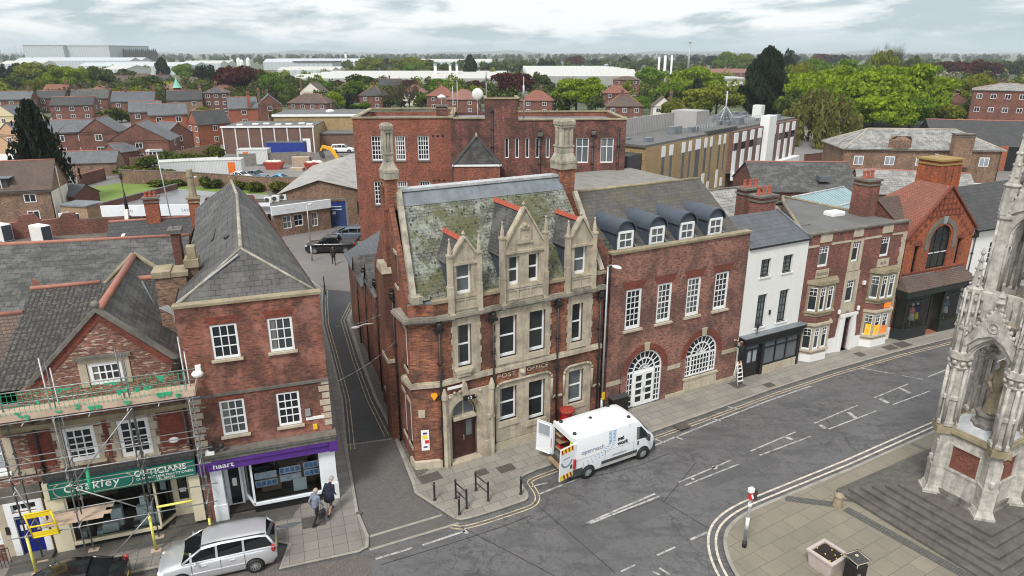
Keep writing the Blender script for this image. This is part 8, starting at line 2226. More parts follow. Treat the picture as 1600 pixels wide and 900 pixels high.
gr_=MB(); gr_.box(4.76,4.8,-.05,6.0,0,3.9); gr_.build('render_patch','render_cream',ct)
MB().cyl((4.9,2.8,1.5),(4.9,2.8,6.6),.07,n=8).build('flue','render_cream',ct)
dm=MB(); dm.box(-3.5,.2,.4,2.4,4.3,5.7); dd_=dm.build('dormer','slate_dark',ct)
for x in (-2.6,-.9):
 o=sash(dd_,x-.5,x+.5,4.4,5.6,.3,2,2)
MB().box(-3.8,.6,.1,2.8,5.7,5.8).build('dormer_roof','lead',dd_)
H('grey roofed lean-to of dark brick beside the white gable',104,334,-20,4.2,3.6,2.6,3.7,'brick_house_dark','slate_blue','side',0,1,1,(),name='outbuilding',cat='outbuilding',ridge=None,sidewin=0)
H('green edged flat shed between the cottage and the long white shopfront',120,350,-12,3.8,2.6,2.2,2.3,'timber','lead','flat',0,0,1,(),name='shed',cat='shed',sidewin=0)
rows_=[('slate roofed brick house at the far left edge of the row',22,179,10,12,7,5,7.6,'brick_house','slate_house','side',3,((.9,.5),)),('brick house with a bright red roof behind the left row',88,164,5,9,8,5,7.8,'brick_house','tile_red','side',2,((.9,.5),)),('dark slate house in front of the bright red roof',82,176,12,9,7,5,7.4,'brick_house_dark','slate_dark','side',2,((.95,.5),)),('mossy slate house with brick chimney right of the red roof',143,177,14,12,8,5,8,'brick_house_dark','slate_grey','side',2,((.1,.5),(.95,.5))),('low slate house with white windows behind the conifer',116,188,15,12,7,4.6,7,'brick_house','slate_dark','side',3,()),('house with a pale pink hipped roof among the back gardens',153,166,0,9,9,5,8,'brick_house','tile_pink','hip',2,((.5,.5),)),('pale blue slate roofed house in the middle of the back row',211,183,14,13,8,5,8,'brick_house','slate_blue','side',3,((.3,.5),(.97,.5))),('dark slate house with stone gable end beside the green spire',292,180,20,11,8,5,8,'brick_old','slate_dark','side',2,((.95,.5),)),('three storey brick house with white windows right of the green spire',341,178,16,8,8,7,9,'brick_house_dark','slate_grey','hip',3,((.5,.5),)),('small house with pink hipped roof behind the green spire',268,160,0,9,8,5,8,'brick_house','tile_pink','hip',2,()),('house with red hipped roof right of the copper tree',352,160,0,10,8,5,8,'brick_house','tile_red','hip',2,((.5,.5),)),('orange brick house with big chimney left of the panelled hall',384,197,25,8,7,5,8,'brick_house_orange','slate_house','side',1,((.7,.05),)),('brick gabled house between the orange house and the brown hipped one',424,190,20,7,8,5,8,'brick_house','slate_house','front',1,((.1,.5),)),('wide brick house with brown hipped roof and four white windows',482,184,-6,13,8,4.6,7.4,'brick_house','tile_brown','hip',4,()),('half timbered gabled house above the brown hipped roof',488,166,-5,9,8,5.5,9,'render_cream','tile_brown','front',1,((-.1,.5),)),('brick house with dark twin gables behind the tall brick block',581,171,-8,9,8,5,8.2,'brick_house','slate_dark','hip',2,((.5,.5),)),('house with tan hipped roof right of the bare tree',645,165,-8,9,8,5,8,'render_cream','tile_pink','hip',2,((.7,.5),)),('red roofed house behind the brick block chimney',688,172,-6,10,9,5,8.2,'brick_house','tile_red','hip',2,((.4,.5),)),('pink roofed house right of the satellite dish',722,178,-6,11,9,4.8,8,'brick_house','tile_pink','hip',2,()),('red roofed house below the dark copper tree',838,180,-6,11,9,4.8,8,'brick_house','tile_red','hip',2,((.6,.5),)),('semi-detached house with brown hipped roof and white bay windows',975,193,-4,10.5,8,5,8.2,'brick_house','tile_brown','hip',3,((.45,.5),)),('white gabled house behind the pale blossom tree',1035,193,-6,6,8,5,7.6,'render_cream','tile_brown','front',2,((.9,.5),)),('house with orange red roof above the bay windowed house',962,166,-5,10,8,5,8,'brick_house','tile_red','hip',2,((.5,.5),)),('plain brick house with small white windows before the white warehouse',978,152,-5,12,9,8,9.5,'brick_house','tile_brown','hip',3,()),('small brick house with white porch right of the pale blossom tree',1058,190,-8,5,6,3,4.6,'brick_house','tile_brown','front',1,()),('grey roofed house among the lime green trees on the right',1232,176,-10,9,8,4.5,7.5,'brick_house','slate_house','side',2,()),('brick house with white bay behind the blossom tree on the right',1490,186,-15,9,8,5,7.8,'brick_house','tile_brown','front',2,()),('distant row of pink brick houses left of the tall dark redwood',1140,124,-5,70,9,5,8,'brick_house','tile_pink','side',12,((.2,.5),(.5,.5),(.8,.5))),]
for (lb,px,py,an_,w_,d_,ze,zr,wl_,rf2,kd,nc,ch_) in rows_:
 H(lb,px,py,an_,w_,d_,ze,zr,wl_,rf2,kd,nc,3 if ze > 6.5 else 2,1,ch_,group='houses in the back streets')
for k,(px,py,w_,rf2,lb) in enumerate(((20,134,14,'tile_pink','far pink roofed house among trees at the left edge'),(190,142,12,'tile_brown','far brown roofed house under the dark cypress'),(222,136,14,'tile_brown','far brown roof in the trees left of the dark cypress'),(248,140,12,'slate_dark','far dark roof beside the dark cypress'),(300,146,12,'tile_brown','far brown roof right of the dark cypress'),(420,150,12,'tile_brown','far brown roof left of the half timbered house'),(540,160,10,'tile_brown','far brown roof beside the white blossom'),(610,150,12,'slate_dark','far dark roof behind the bare tree'),(1095,118,16,'tile_red','far red roof beside the white chimney poles'),(1075,112,14,'tile_brown','far steep brown roof below the tall grey mast'),(1180,110,16,'slate_house','far grey roof behind the redwood'),(1560,128,14,'slate_house','far grey roof behind the copper beeches on the right'))):
 H(lb,px,py,(-8,10,0)[k%3],w_,8,5,8,'brick_house',rf2,('hip','side')[k%2],2,2,1,((.5,.5),) if k%2 else (),group='far houses among trees')
spi=thing('spire','pale green copper spire rising among the back roofs','spire',P(282,172,0),0)
MB().box(-1,1,-1,1,0,8).build('tower','brick_house_dark',spi)
MB().lathe([(1.7,8.0),(1.3,8.5),(.7,9.8),(.15,11.3),(.02,12.0)],0,0,8).build('roof','copper_green',spi)
# ------------------------------------------------------------------ telephone exchange: tall flat roofed brick block
ex=thing('brick_block','tall flat roofed red brick block with parapets and a satellite dish','building',(-15.76,69.12,0),R(3))
def exchange(b):
 up=[(1.68,2.95),(4.05,5.07),(6.29,7.42)]
 hs=[rect(a,c,z0,z1) for a,c in up for z0,z1 in ((9.75,12.2),(5.25,7.65))]
 MB().plate(rect(0,9.66,0,13.9),hs,0,.25).build('wall','brick_exchange',b)
 for h in hs:w=sash(b,h[0][0],h[1][0],h[0][1],h[2][1],.1,4,5,.1,.06,meet=False,glass='glass_dark'); sill(b,h[0][0]-.1,h[1][0]+.1,h[0][1],-.08,.1,.14,'stone_dark',w)
 vt=MB()
 for z in (12.05,7.6):
  for k in range(3):vt.box(7.75+.5*k,7.95+.5*k,-.02,.01,z,z+.2)
 vt.build('air_vent','black_paint',b,split=.02)
 sl=[rect(15.05+1.04*k,15.45+1.04*k,9.9,11.9) for k in range(5)]
 w2=[rect(22.3,23.6,9.35,11.88),rect(24.8,26.15,9.35,11.88)]
 MB().plate([(9.66,0),(27.35,0),(27.35,13.65),(16.4,13.65),(16.4,15.7),(13.1,15.7),(13.1,13.8),(9.66,13.8)],sl+w2,-.004,.25).build('wall','brick_exchange_dark',b)
 for h in sl:sash(b,h[0][0],h[1][0],h[0][1],h[2][1],.1,1,1,.07,.03,glass='glass_dark')
 for h in w2:sash(b,h[0][0],h[1][0],h[0][1],h[2][1],.1,2,2,.08,.07,glass='glass_grey',top=[.66])
 sw=MB(); sw.face((0,0,0),(0,12,0),(0,12,13.9),(0,0,13.9)); sw.face((27.35,0,0),(27.35,10,0),(27.35,10,13.6),(27.35,0,13.6)); sw.face((0,12,0),(27.35,12,0),(27.35,12,13.5),(0,12,13.5)); sw.face((13.1,0,13.5),(13.1,4,13.5),(13.1,4,15.7),(13.1,0,15.7)); sw.face((16.4,0,13.5),(16.4,4,13.5),(16.4,4,15.7),(16.4,0,15.7)); sw.face((13.1,4,13.5),(16.4,4,13.5),(16.4,4,15.7),(13.1,4,15.7)); sw.build('side_wall','brick_exchange_dark',b)
 MB().box(.3,27.0,.3,11.7,13.0,13.2).build('roof','felt_wet',b)
 MB().box(13.1,16.4,0.01,4,15.5,15.6).build('tower_roof','felt_roof',b)
 pa=MB()
 for x0,x1,y0,y1,z in ((-.12,9.9,-.12,.45,13.9),(-.12,.45,.45,12.0,13.9),(-.12,9.9,11.6,12.15,13.9),(9.5,9.95,.45,11.6,13.9),(9.9,13.1,-.12,.4,13.8),(16.4,27.5,-.12,.4,13.65),(16.4,27.5,9.7,10.2,13.65),(27.05,27.5,.4,9.7,13.65),(13.0,16.5,-.1,.3,15.7),(13.0,13.3,.3,4,15.7),(16.2,16.5,.3,4,15.7)):pa.box(x0,x1,y0,y1,z+.002,z+.14)
 pa.build('parapet_coping','stone_coping',b,split=.02)
 pb_=MB()
 for x0,x1,y0,y1 in ((.3,9.7,11.7,12.0),(.05,.3,.3,12.0),(16.4,27.3,9.8,10.1),(9.6,9.85,.3,11.7),(27.1,27.3,.3,9.8)):pb_.box(x0,x1,y0,y1,12.9,13.6)
 pb_.build('parapet','brick_exchange',b,split=.02)
 gw=MB(); gw.box(9.95,14.45,-3.0,-.01,0,9.55); gw.build('wing','brick_exchange',b)
 MB().face((9.7,-3.05,9.6),(14.7,-3.05,9.6),(12.2,-3.05,12.5))
 g2=MB(); g2.face((9.9,-3.02,9.75),(14.5,-3.02,9.75),(12.2,-3.02,12.45)); g2.build('slated_gable','slate_grey',b)
 MB().box(9.8,14.6,-3.1,-3.0,9.56,9.74).build('white_fascia','white_paint',b)
 roof_gable(b,9.95,14.45,-3.0,-.01,9.75,12.45,'slate_grey','y',.3,'stone_coping')
 stack(b,8.2,9.3,1.5,2.4,12.8,14.9,'brick_exchange_dark','stone_dark',0)
 MB().cyl((8.75,1.9,15),(8.75,1.9,15.9),.05).lathe([(.4,15.7),(.45,15.85),(.1,16.05)],8.75,1.9,8).build('flue_cowl','ac_white',b)
 ds=MB(); ds.cyl((12.4,3,13.4),(12.4,3,15.8),.05,n=6)
 ds.ball((12.4,2.75,16.0),.6,14,(1,.35,1.05)); ds.build('satellite_dish','ac_white',b)
 ae=MB()
 for x,y,h in ((10.2,8,17.2),(13.3,3.5,18.4),(17.0,1.0,17.8),(17.2,3,16.5),(9.9,2,16.8)):ae.cyl((x,y,13),(x,y,h),.04,n=5)
 ae.cyl((17.0,1,15.6),(17.0,1,17.0),.1,n=6); ae.cyl((13.3,3.5,17.2),(13.3,3.5,18.2),.1,n=6)
 ae.build('aerial','galv_pole',b,split=.02)
 for x,z1 in ((13.8,15),(18.6,12.0),(20.9,13),(24.0,12.1),(26.6,12.9),(9.8,9.5),(14.5,9.5)):pipe(b,x,-.14,0,z1,.07,head=x in (18.6,24.0))
 MB().box(18.35,18.85,-.35,-.08,12.1,12.5).box(23.8,24.2,-.35,-.08,12.25,12.6).build('hopper','stone_dark',b,split=.02)
 lm=MB(); lm.box(-.25,0,.5,.8,4.2,5.6); lm.build('wall_box','black_iron',b)
exchange(ex)
# ------------------------------------------------------------------ garage with blue shutter, low wing, taxi shop
ga_=thing('garage','brown brick garage with blue shutter and pale corrugated roof beside the lane','building',P(462,356,0),R(8))
def garage(b):
 MB().plate([(-1.5,0),(9.5,0),(9.5,4.0),(3.2,5.6),(-1.5,4.2)],[rect(3.3,6.1,0,3.1)],0,.25).build('wall','brick_old',b)
 MB().box(3.3,6.1,.12,.16,0,3.1).build('roller_shutter','shutter_blue',b)
 MB().box(3.3,6.1,.1,.13,2.6,3.0).build('sign_board','curtain_blue',b)
 for k,z in enumerate((2.4,2.05)):MB().box(3.8,5.6,.108,.115,z,z+.08).build('sign_line','sign_white',b)
 MB().box(4.5,4.85,.105,.114,1.5,1.85).build('notice','sign_white',b)
 MB().box(3.0,3.3,-.05,.05,0,3.3).box(6.1,6.4,-.05,.05,0,3.3).box(3.0,6.4,-.06,.05,3.302,3.5).build('door_frame','timber_grey',b)
 r=MB(); r.face((-1.8,-.3,4.15),(3.2,-.3,5.75),(5.5,22,5.75),(-.5,22,4.15)); r.face((9.8,-.3,4.0),(3.2,-.3,5.75),(5.5,22,5.75),(11.5,22,4.0)); r.build('roof','sheet_asbestos',b)
 s=MB(); s.face((-1.5,0,0),(-.3,22,0),(-.3,22,4.2),(-1.5,0,4.2)); s.face((9.5,0,0),(11.3,22,0),(11.3,22,4),(9.5,0,4)); s.face((-.3,22,0),(11.3,22,0),(11.3,22,4),(5.5,22,5.7),(-.3,22,4.1)); s.build('side_wall','brick_old',b)
garage(ga_)
lw_=thing('low_shop','low flat roofed brick shop with white fascia beside the garage','building',P(431,371,0),R(38))
def low_shop(b):
 hs=[rect(1.0,2.0,.8,2.3),rect(2.3,3.4,.9,2.3),rect(4.4,5.2,.6,2.3)]
 MB().plate(rect(0,6.8,0,2.6),hs,0,.2).build('wall','brick_old',b)
 for h in hs:sash(b,h[0][0],h[1][0],h[0][1],h[2][1],.08,2,2)
 MB().box(-.2,6.9,-.2,.1,2.6,3.6).build('fascia','white_shop',b)
 MB().box(0,6.8,.11,7,2.6,3.4).build('roof','felt_roof',b)
 MB().box(1.5,1.7,-.22,-.2,3.0,3.2).box(2.2,2.4,-.22,-.2,3.0,3.2).build('sign_mark','photo_card',b)
low_shop(lw_)
for k,(x,y) in enumerate(((.6,3.0),(1.6,3.3),(2.6,3.6),(3.6,3.9),(5.4,4.2))):
 a=R(38); q=P(431,371,0)
 t=thing('air_conditioner',('leftmost','second','third','fourth','rightmost')[k]+' of five white air conditioning units on the low shop roof','air conditioner',(q.x+x*math.cos(a)-y*math.sin(a),q.y+x*math.sin(a)+y*math.cos(a),3.4),a-R(30),'air conditioning units on flat roofs')
 MB().rbox(-.42,.42,-.17,.17,.05,.75,.03).build('case','ac_white',t); MB().cyl((-.12,-.18,.4),(-.12,-.172,.4),.26,n=14).build('fan','van_trim',t)
 MB().box(-.35,.35,-.12,.12,0,.05).build('foot','van_trim',t)
tx=thing('taxi_office','long flat roofed building with plain white fascia in front of the bowling green','building',(0,0,0),0)
def taxi(b):
 q=[P(157,322,3.9),P(302,319.5,3.9),P(420,319,3.9),P(419,303,3.7),P(345,299.5,3.7),P(276,293.5,3.7)]
 r=MB(); r.slab([tuple(p.xy) for p in q],3.3,3.6); r.build('roof','felt_wet',b)
 w=MB(); w.slab([tuple(p.xy+(Vector((38,95))-Vector(p.xy)).normalized()*0) for p in [q[0]+Vector((.4,.4,0)),q[1]+Vector((0,.4,0)),q[2]+Vector((-.4,.4,0)),q[3],q[4],q[5]]],0,3.29); w.build('wall','brick_old',b)
 a=math.atan2(q[1].y-q[0].y,q[1].x-q[0].x); L=(q[2].xy-q[0].xy).length
 f=MB().box(0,L,-.12,.08,2.7,3.95).build('fascia','white_shop',b); f.location=(q[0].x,q[0].y,0); f.rotation_euler=(0,0,a)
 for x in (2.4,8.6):text('lettering','TAXI',.45,f,(x,-.126,3.15),mat='livery_grey')
 for x in (6.0,10.2):
  m=MB()
  for k in range(12):t0,t1=R(30*k),R(30*k+30); m.cyl((x+.35*math.cos(t0),-.14,3.3+.3*math.sin(t0)),(x+.35*math.cos(t1),-.14,3.3+.3*math.sin(t1)),.03,n=4)
  m.build('sign_ring','dress_pink',f)
 def run(nm,mat,p,s,t,z0,z1):
  o=MB().box(0,(s.xy-p.xy).length,-t,t,z0,z1).build(nm,mat,b); o.location=(p.x,p.y,0); o.rotation_euler=(0,0,math.atan2(s.y-p.y,s.x-p.x))
 run('parapet','brick_house',q[0],q[5],.18,2.5,4.15); run('parapet_coping','stone_dark',q[0],q[5],.22,4.152,4.25)
 for k in range(3):run('roof_kerb','felt_roof_brown',q[1]+Vector((1,1.2+1.1*k,0)),q[2]+Vector((-1,1.0+1.1*k,0)),.1,3.6,3.85)
taxi(tx)
# ------------------------------------------------------------------ back roofs behind the opticians (in the frame of the shop row)
def haw(x,y,z=0.0):a=HA_A; return (HA_O[0]+x*math.cos(a)-y*math.sin(a),HA_O[1]+x*math.sin(a)+y*math.cos(a),z)
br_=thing('slate_range','long back building with weathered grey slate roof and red ridge tiles behind the gable','building',HA_O,HA_A)
def rear_range(b):
 r=MB(); r.face((-17,13.2,5.4),(-3.4,12.6,5.6),(-3.65,22.3,8.0),(-16.5,23.8,8.0)); r.face((-17,30,5.4),(-3.4,28,5.4),(-3.65,22.3,8.0),(-16.5,23.8,8.0)); r.build('roof','slate_grey',b)
 MB().cyl((-16.5,23.8,8.03),(-3.65,22.3,8.03),.13,n=8).build('ridge','ridge_tile',b)
 w=MB(); w.box(-16.9,-3.5,13.4,28,0,5.3); w.build('wall','brick_old',b)
 g=MB(); g.box(-17,-12.7,15.8,19,4,5.6); g.build('annex','brick_old',b)
 r2=MB(); r2.face((-18,15.3,5.6),(-11.2,15.3,5.6),(-12.3,18.2,7.1),(-18,18.2,7.1)); r2.build('annex_roof','slate_grey',b)
 r3=MB(); r3.face((-11.2,15.3,5.6),(-10.4,18.2,5.8),(-12.3,18.2,7.1)); r3.build('annex_gable','tile_red',b)
 f=MB(); f.box(-13.2,-9.0,8.2,12.8,5.5,6.6); f.build('flat_roof','felt_wet',b)
 ff=MB(); ff.box(-13.3,-8.95,7.9,8.3,4,6.75); ff.build('parapet','brick_old',b)
 sk=MB(); sk.box(-11.0,-8.2,13.0,14.2,5.9,6.15); sk.build('rooflight','lead',b)
 s2=MB(); s2.box(-10.6,-9.6,13.2,14.0,6.152,6.2); s2.box(-9.3,-8.5,13.2,14.0,6.152,6.2); s2.build('pane','glass_dark',b,split=.02)
 ch=MB(); ch.box(-3.15,-2.75,10.6,11.5,6,10.9); c=ch.build('chimney','brick_house_dark',b); MB().box(-3.3,-2.6,10.5,11.6,10.902,11.1).build('chimney_cap','stone_dark',c)
 MB().cyl((-3.6,10.8,8.6),(-3.6,11.05,8.6),.5,n=18).build('satellite_dish','van_trim',b)
 a=MB(); a.cyl((-3.0,11,11),(-3.2,11,15.2),.03,n=5); a.box(-3.5,-2.9,10.95,11.05,15.2,15.3); a.build('aerial','galv_pole',b)
rear_range(br_)
fb=thing('flat_roofed_block','flat brown felt roof with brick parapet and white end wall behind the slate roof','building',haw(0,0),HA_A)
def flat_block(b):
 MB().box(-25,-9.3,24.4,33.8,0,5.9).build('wall','brick_old',b)
 MB().box(-24.9,-9.5,24.5,33.6,5.902,6.1).build('roof','felt_roof_brown',b)
 MB().plate([(-25,5.5),(-9.2,5.5),(-9.2,7.3),(-13,7.3),(-13.2,7.9),(-14,7.9),(-14.3,7.5),(-15.6,7.4),(-16,8.0),(-17,7.9),(-17.2,7.4),(-25,7.4)],[],33.6,34.0).build('parapet','brick_house',b)
 e=MB(); e.prism([(0,5.9),(9.6,5.9),(9.6,7.9),(9.1,7.9),(8.2,6.6),(4,6.2),(0,6.2)],0,.25); o=e.build('end_wall','render_cream',b); o.location=(-9.3,24.4,0); o.rotation_euler=(0,0,R(90))
 e2=MB(); e2.face((-9.28,24.4,2),(-9.28,34,2),(-9.28,34,5.95),(-9.28,24.4,5.95)); e2.build('white_wall','render_cream',b)
 MB().cyl((-9.4,33.8,7.9),(-9.4,33.8,9.3),.15,.08,8).cyl((-9.4,33.8,9.3),(-9.4,33.8,11.0),.03).ball((-9.4,33.8,10.6),.25,8,(.5,.5,1.4)).build('vent_pipe','black_iron',b)
flat_block(fb)
for k,(px,py,lb) in enumerate(((6,376,'leftmost of the white air conditioning units on the brown felt roof'),(67,378,'nearest white air conditioning unit beside the red ridge tiles'),(112,358,'white air conditioning unit near the white end wall'))):
 q=P(px,py,6.1)
 t=thing('air_conditioner',lb,'air conditioner',q,R(-25),'air conditioning units on flat roofs')
 MB().rbox(-.75,.75,-.4,.4,.06,1.35,.03).build('case','ac_white',t); MB().cyl((.7,0,.7),(.756,0,.7),.36,n=16).box(.752,.76,-.35,.35,.1,1.3).build('fan','slate_blue_sheet',t); MB().box(-.6,.6,-.5,.5,0,.06).build('foot','van_trim',t)
q=P(37,362,6.1); t=thing('roof_vent','small dark box vent on the brown felt roof','vent',q,R(10)); MB().rbox(-.5,.5,-.35,.35,0,.7,.03).build('case','slate_blue_sheet',t)
sh_=thing('slate_house','dark slate roofed house with two brick chimneys in front of the long white fascia','house',haw(0,0),HA_A)
def slate_house_b(b):
 A,B=Vector(P(180,338,7.2)),Vector(P(302,346,7.2))
 inv=Matrix.Rotation(-HA_A,3,'Z'); la=inv@(A-Vector(HA_O)); lb2=inv@(B-Vector(HA_O))
 y=(la.y+lb2.y)/2
 x0,x1=la.x,lb2.x
 roof_gable(b,x0,x1,y-5,y+5,4.4,7.2,'slate_dark','x',.2,'ridge_tile')
 MB().box(x0,x1,y-4.8,y+4.8,0,4.4).build('wall','brick_old',b)
 stack(b,x0+2.7,x0+3.7,y-.5,y+.3,5.5,8.9,'brick_house_orange','stone_dark',3,ph=.4)
 stack(b,x1-.1,x1+.65,y-2.6,y-1.8,5,9.1,'brick_house_orange','stone_coping',0)
 MB().lathe([(.32,9.25),(.27,9.9),(.24,10.7),(.28,10.8),(.2,11.4)],x1+.28,y-2.2,8).build('tall_pot','stone_coping',b)
slate_house_b(sh_)
# ------------------------------------------------------------------ bowling green, walls, yard
struct(MB().sheet([tuple(P(x,y).xy) for x,y in ((140,338),(143,293),(185,286),(300,291),(418,300),(418,310),(280,330))],.0).build('lawn','lawn'))
def wall_line(label,pts,h,mat,cap,name='boundary_wall',cat='wall',th=.3):
 t=thing(name,label,cat,pts[0])
 m,c=MB(),MB(); o=Vector(pts[0])
 for a,b in zip(pts,pts[1:]):
  a,b=Vector(a)-o,Vector(b)-o; d=(b-a).normalized(); e=Vector((-d.y,d.x,0))*th/2
  for mm,z0,z1,k in ((m,0,h,1),(c,h+.002,h+.1,1.3)):
   q=[a+e*k,a-e*k,b-e*k,b+e*k]; i=mm.add([(p.x,p.y,z0) for p in q]+[(p.x,p.y,z1) for p in q])
   for f in ((4,5,6,7),(0,1,5,4),(1,2,6,5),(2,3,7,6),(3,0,4,7)):mm.poly([i+k2 for k2 in f])
 m.build('wall',mat,t); c.build('coping',cap,t); return t
wall_line('long old brown brick wall along the back of the bowling green',[P(190,286),P(300,290),P(420,299),P(480,299)],2.1,'brick_old','stone_dark')
wall_line('low brick garden wall in front of the conservatory house',[P(118,262),P(172,266)],1.6,'brick_house_orange','stone_dark')
wall_line('long grey board fence behind the skips',[P(375,260),P(470,256),P(565,262)],2.2,'timber_grey','timber_grey','board_fence','fence',.1)
wall_line('timber garden fence before the brick houses',[P(205,262),P(268,252),P(345,236)],1.7,'timber','timber','garden_fence','fence',.1)
wall_line('red brick wall stub beside the rear shed',[P(125,292),P(165,280)],1.8,'brick_house_dark','tile_red')
struct(MB().sheet([tuple(P(x,y).xy) for x,y in ((265,284),(350,246),(575,240),(640,300),(490,312),(420,301),(300,291))],-.005).build('yard_ground','yard'))
def bush(kind,px,py,top,w,label,grp='bushes round the green and the yard'):return tree(kind,px,py,top,w,label,'bush','bush',group=grp)
for a in (('bushdark',333,293,274,40,'square clipped dark hedge against the old brown wall'),('bush',372,297,281,26,'green bush left of the other two by the wall end'),('bush',398,300,283,30,'green bush in the middle by the wall end'),('bush',437,301,283,34,'green bush right by the garage roof'),('bush',250,290,281,40,'low shrub growing along the foot of the old wall'),('bushdark',275,291,284,30,'low dark shrub along the foot of the old wall'),('bush',205,276,258,46,'clipped hedge end at the left of the old wall'),('bush',238,277,262,44,'clipped hedge in the middle above the old wall'),('bush',262,277,265,34,'clipped hedge end at the right above the old wall'),('bushdark',266,258,234,30,'dark evergreen bush beside the conservatory'),('bush',290,262,238,34,'pale green bush below the gabled orange house'),('bush',312,258,240,34,'leafy bush left of the white cabins'),('bush',336,250,228,30,'ivy covered bush beside the panelled hall'),('bushdark',232,262,245,36,'low dark bush in front of the conservatory'),('bushdark',205,250,236,20,'bare brown bush against the brown gable'),('bush',178,192,168,40,'yellow green hedge behind the brick houses'),('bushdark',205,190,173,26,'dark bush beside the yellow green hedge'),('bush',435,195,170,24,'ivy bush on the wall left of the panelled hall')):bush(*a)
hl=thing('panelled_hall','long brown brick hall with white ribs and flat grey roof behind the yard','building',P(352,240,0),R(3.5))
def hall(b):
 Wd=18.6
 MB().box(0,Wd,0,12,0,5.3).build('wall','brick_brown_panel',b)
 rb=MB()
 for k in range(8):x=Wd*k/7; rb.box(x-.1,x+.1,-.12,.0,0,5.3)
 rb.box(-.3,Wd+.3,-.25,.0,5.302,5.65); rb.build('white_rib','white_paint',b)
 MB().box(0,Wd,.01,13,5.302,5.5).build('roof','felt_roof',b)
 u=MB().box(7.5,26,12,26,0,6.8).build('upper_hall','brick_buff',b)
 MB().box(7.3,26.2,11.8,26.2,6.802,7.0).build('upper_roof','felt_roof',b)
 MB().box(7.2,26.3,11.7,11.8,6.5,7.02).build('white_fascia','white_paint',b)
 s=MB(); s.face((Wd+.02,0,0),(Wd+.02,12,0),(Wd+.02,12,5.3),(Wd+.02,0,5.3)); s.build('side_wall','brick_buff',b)
 wn=MB(); wn.box(26.0,26.1,12.2,25.8,4.2,6.6); w=wn.build('clerestory','white_paint',b)
 g=MB()
 for k in range(7):y=12.6+1.9*k; g.face((26.12,y,4.5),(26.12,y+1.4,4.5),(26.12,y+1.4,6.3),(26.12,y,6.3))
 g.build('pane','glass_dark',w)
 lo=MB(); lo.box(Wd+.1,34,6,12,0,3.2); lo.build('low_wing','brick_brown_panel',b)
 MB().box(Wd+.1,34.2,5.8,12,3.202,3.5).build('low_roof','felt_roof',b)
 sky_=MB()
 for k,x in enumerate((2,5,7,10,12,14.5,16.6)):sky_.rbox(x,x+1.3,3+(k%3),4+(k%3),5.5,5.75,.05)
 sky_.lathe([(1.0,7.0),(1.0,7.3),(.4,7.6)],19,18,12)
 sky_.build('roof_light','ac_white',b,split=.02)
 MB().box(16.3,17.9,-.12,.0,0,3.0).build('door','sign_white',b)
hall(hl)
def container(label,px,py,ang,w,d,h,mat,door=None,name='site_cabin',cat='cabin',rails=True):
 t=thing(name,label,cat,P(px,py,0),R(ang))
 MB().box(-w/2,w/2,0,d,.25,h).build('body',mat,t)
 MB().box(-w/2-.05,w/2+.05,-.05,d+.05,h+.002,h+.12).build('roof','sheet_white' if mat != 'curtain_blue' else 'car_blue_grey',t)
 MB().box(-w/2+.2,w/2-.2,.2,d-.2,0,.25).build('chassis','van_trim',t)
 if door:MB().box(door[0],door[1],-.05,-.003,.3,h-.3).build('door','orange_paint',t)
 return t
container('long white roofed site cabin at the near end of the yard',298,273,24,9.5,3.2,2.3,'ribbed_container')
container('white ribbed site cabin with an orange door in the yard',343,276,10,7.5,3.0,2.7,'ribbed_container',(1.6,2.7))
container('pale grey cabin with an orange door on wheels',396,259,4,5.6,2.6,2.9,'ribbed_container',(-1.6,-.7))
tr_=container('trailer with a dark blue curtain side behind the fence',447,246,3,7.5,2.6,2.9,'curtain_blue',None,'curtain_trailer','trailer')
def skip(label,px,py,ang):
 t=thing('skip',label,'skip',P(px,py,0),R(ang),'red builders skips in the yard')
 MB().prism([(-1.2,0),(1.2,0),(1.8,1.3),(-1.8,1.3)],-.85,.85).build('hull','post_red_top',t)
 m=MB(); rnd=random.Random(px)
 for k in range(9):m.ball((rnd.uniform(-1.3,1.3),rnd.uniform(-.6,.6),1.35),rnd.uniform(.25,.5),7,(1.2,1,.7))
 m.build('rubble','render_cream',t)
skip('red skip heaped with white rubble left of the post in the yard',429,264,5); skip('larger red skip heaped with white sacks right of the timber stack',492,265,10)
def heap(label,px,py,mat,n,r,name,cat):
 t=thing(name,label,cat,P(px,py,0),0); m=MB(); rnd=random.Random(px)
 for k in range(n):m.ball((rnd.uniform(-1,1)*r*1.4,rnd.uniform(-1,1)*r,rnd.uniform(.3,.9)*r*.7),r*rnd.uniform(.3,.55),6,(1.2,1,.9))
 m.build('pile',mat,t)
heap('heap of white bulk bags in front of the fence',508,263,'render_cream',9,1.1,'bag_heap','heap'); heap('heap of tan rubble beside the excavator',522,268,'timber',10,1.2,'rubble_heap','heap')
def pallets(label,px,py,ang,n,w):
 t=thing('timber_stack',label,'timber stack',P(px,py,0),R(ang))
 m=MB()
 for k in range(n):m.box(-w/2+.1*(k%2),w/2,-.6,.6,.18*k,.18*k+.13)
 m.build('boards','scaffold_board',t)
pallets('tall stack of pale timber behind the skips',471,258,4,9,3.2); pallets('low pile of timber on the yard floor',465,266,-8,3,2.4); pallets('pile of brown crates between skips and timber',482,263,12,5,1.6)
exc=thing('excavator','yellow excavator with folded arm beside the brick block','excavator',P(541,268,0),R(150))
MB().rbox(-1.4,1.4,-.9,-.45,0,.7,.15).rbox(-1.4,1.4,.45,.9,0,.7,.15).build('track','van_trim',exc,split=.02)
MB().rbox(-1.3,.9,-.85,.85,.75,1.6,.1).build('body','excavator_yellow',exc)
MB().rbox(-.1,1.0,-.8,.05,1.6,2.7,.08).build('cab','glass_car',exc)
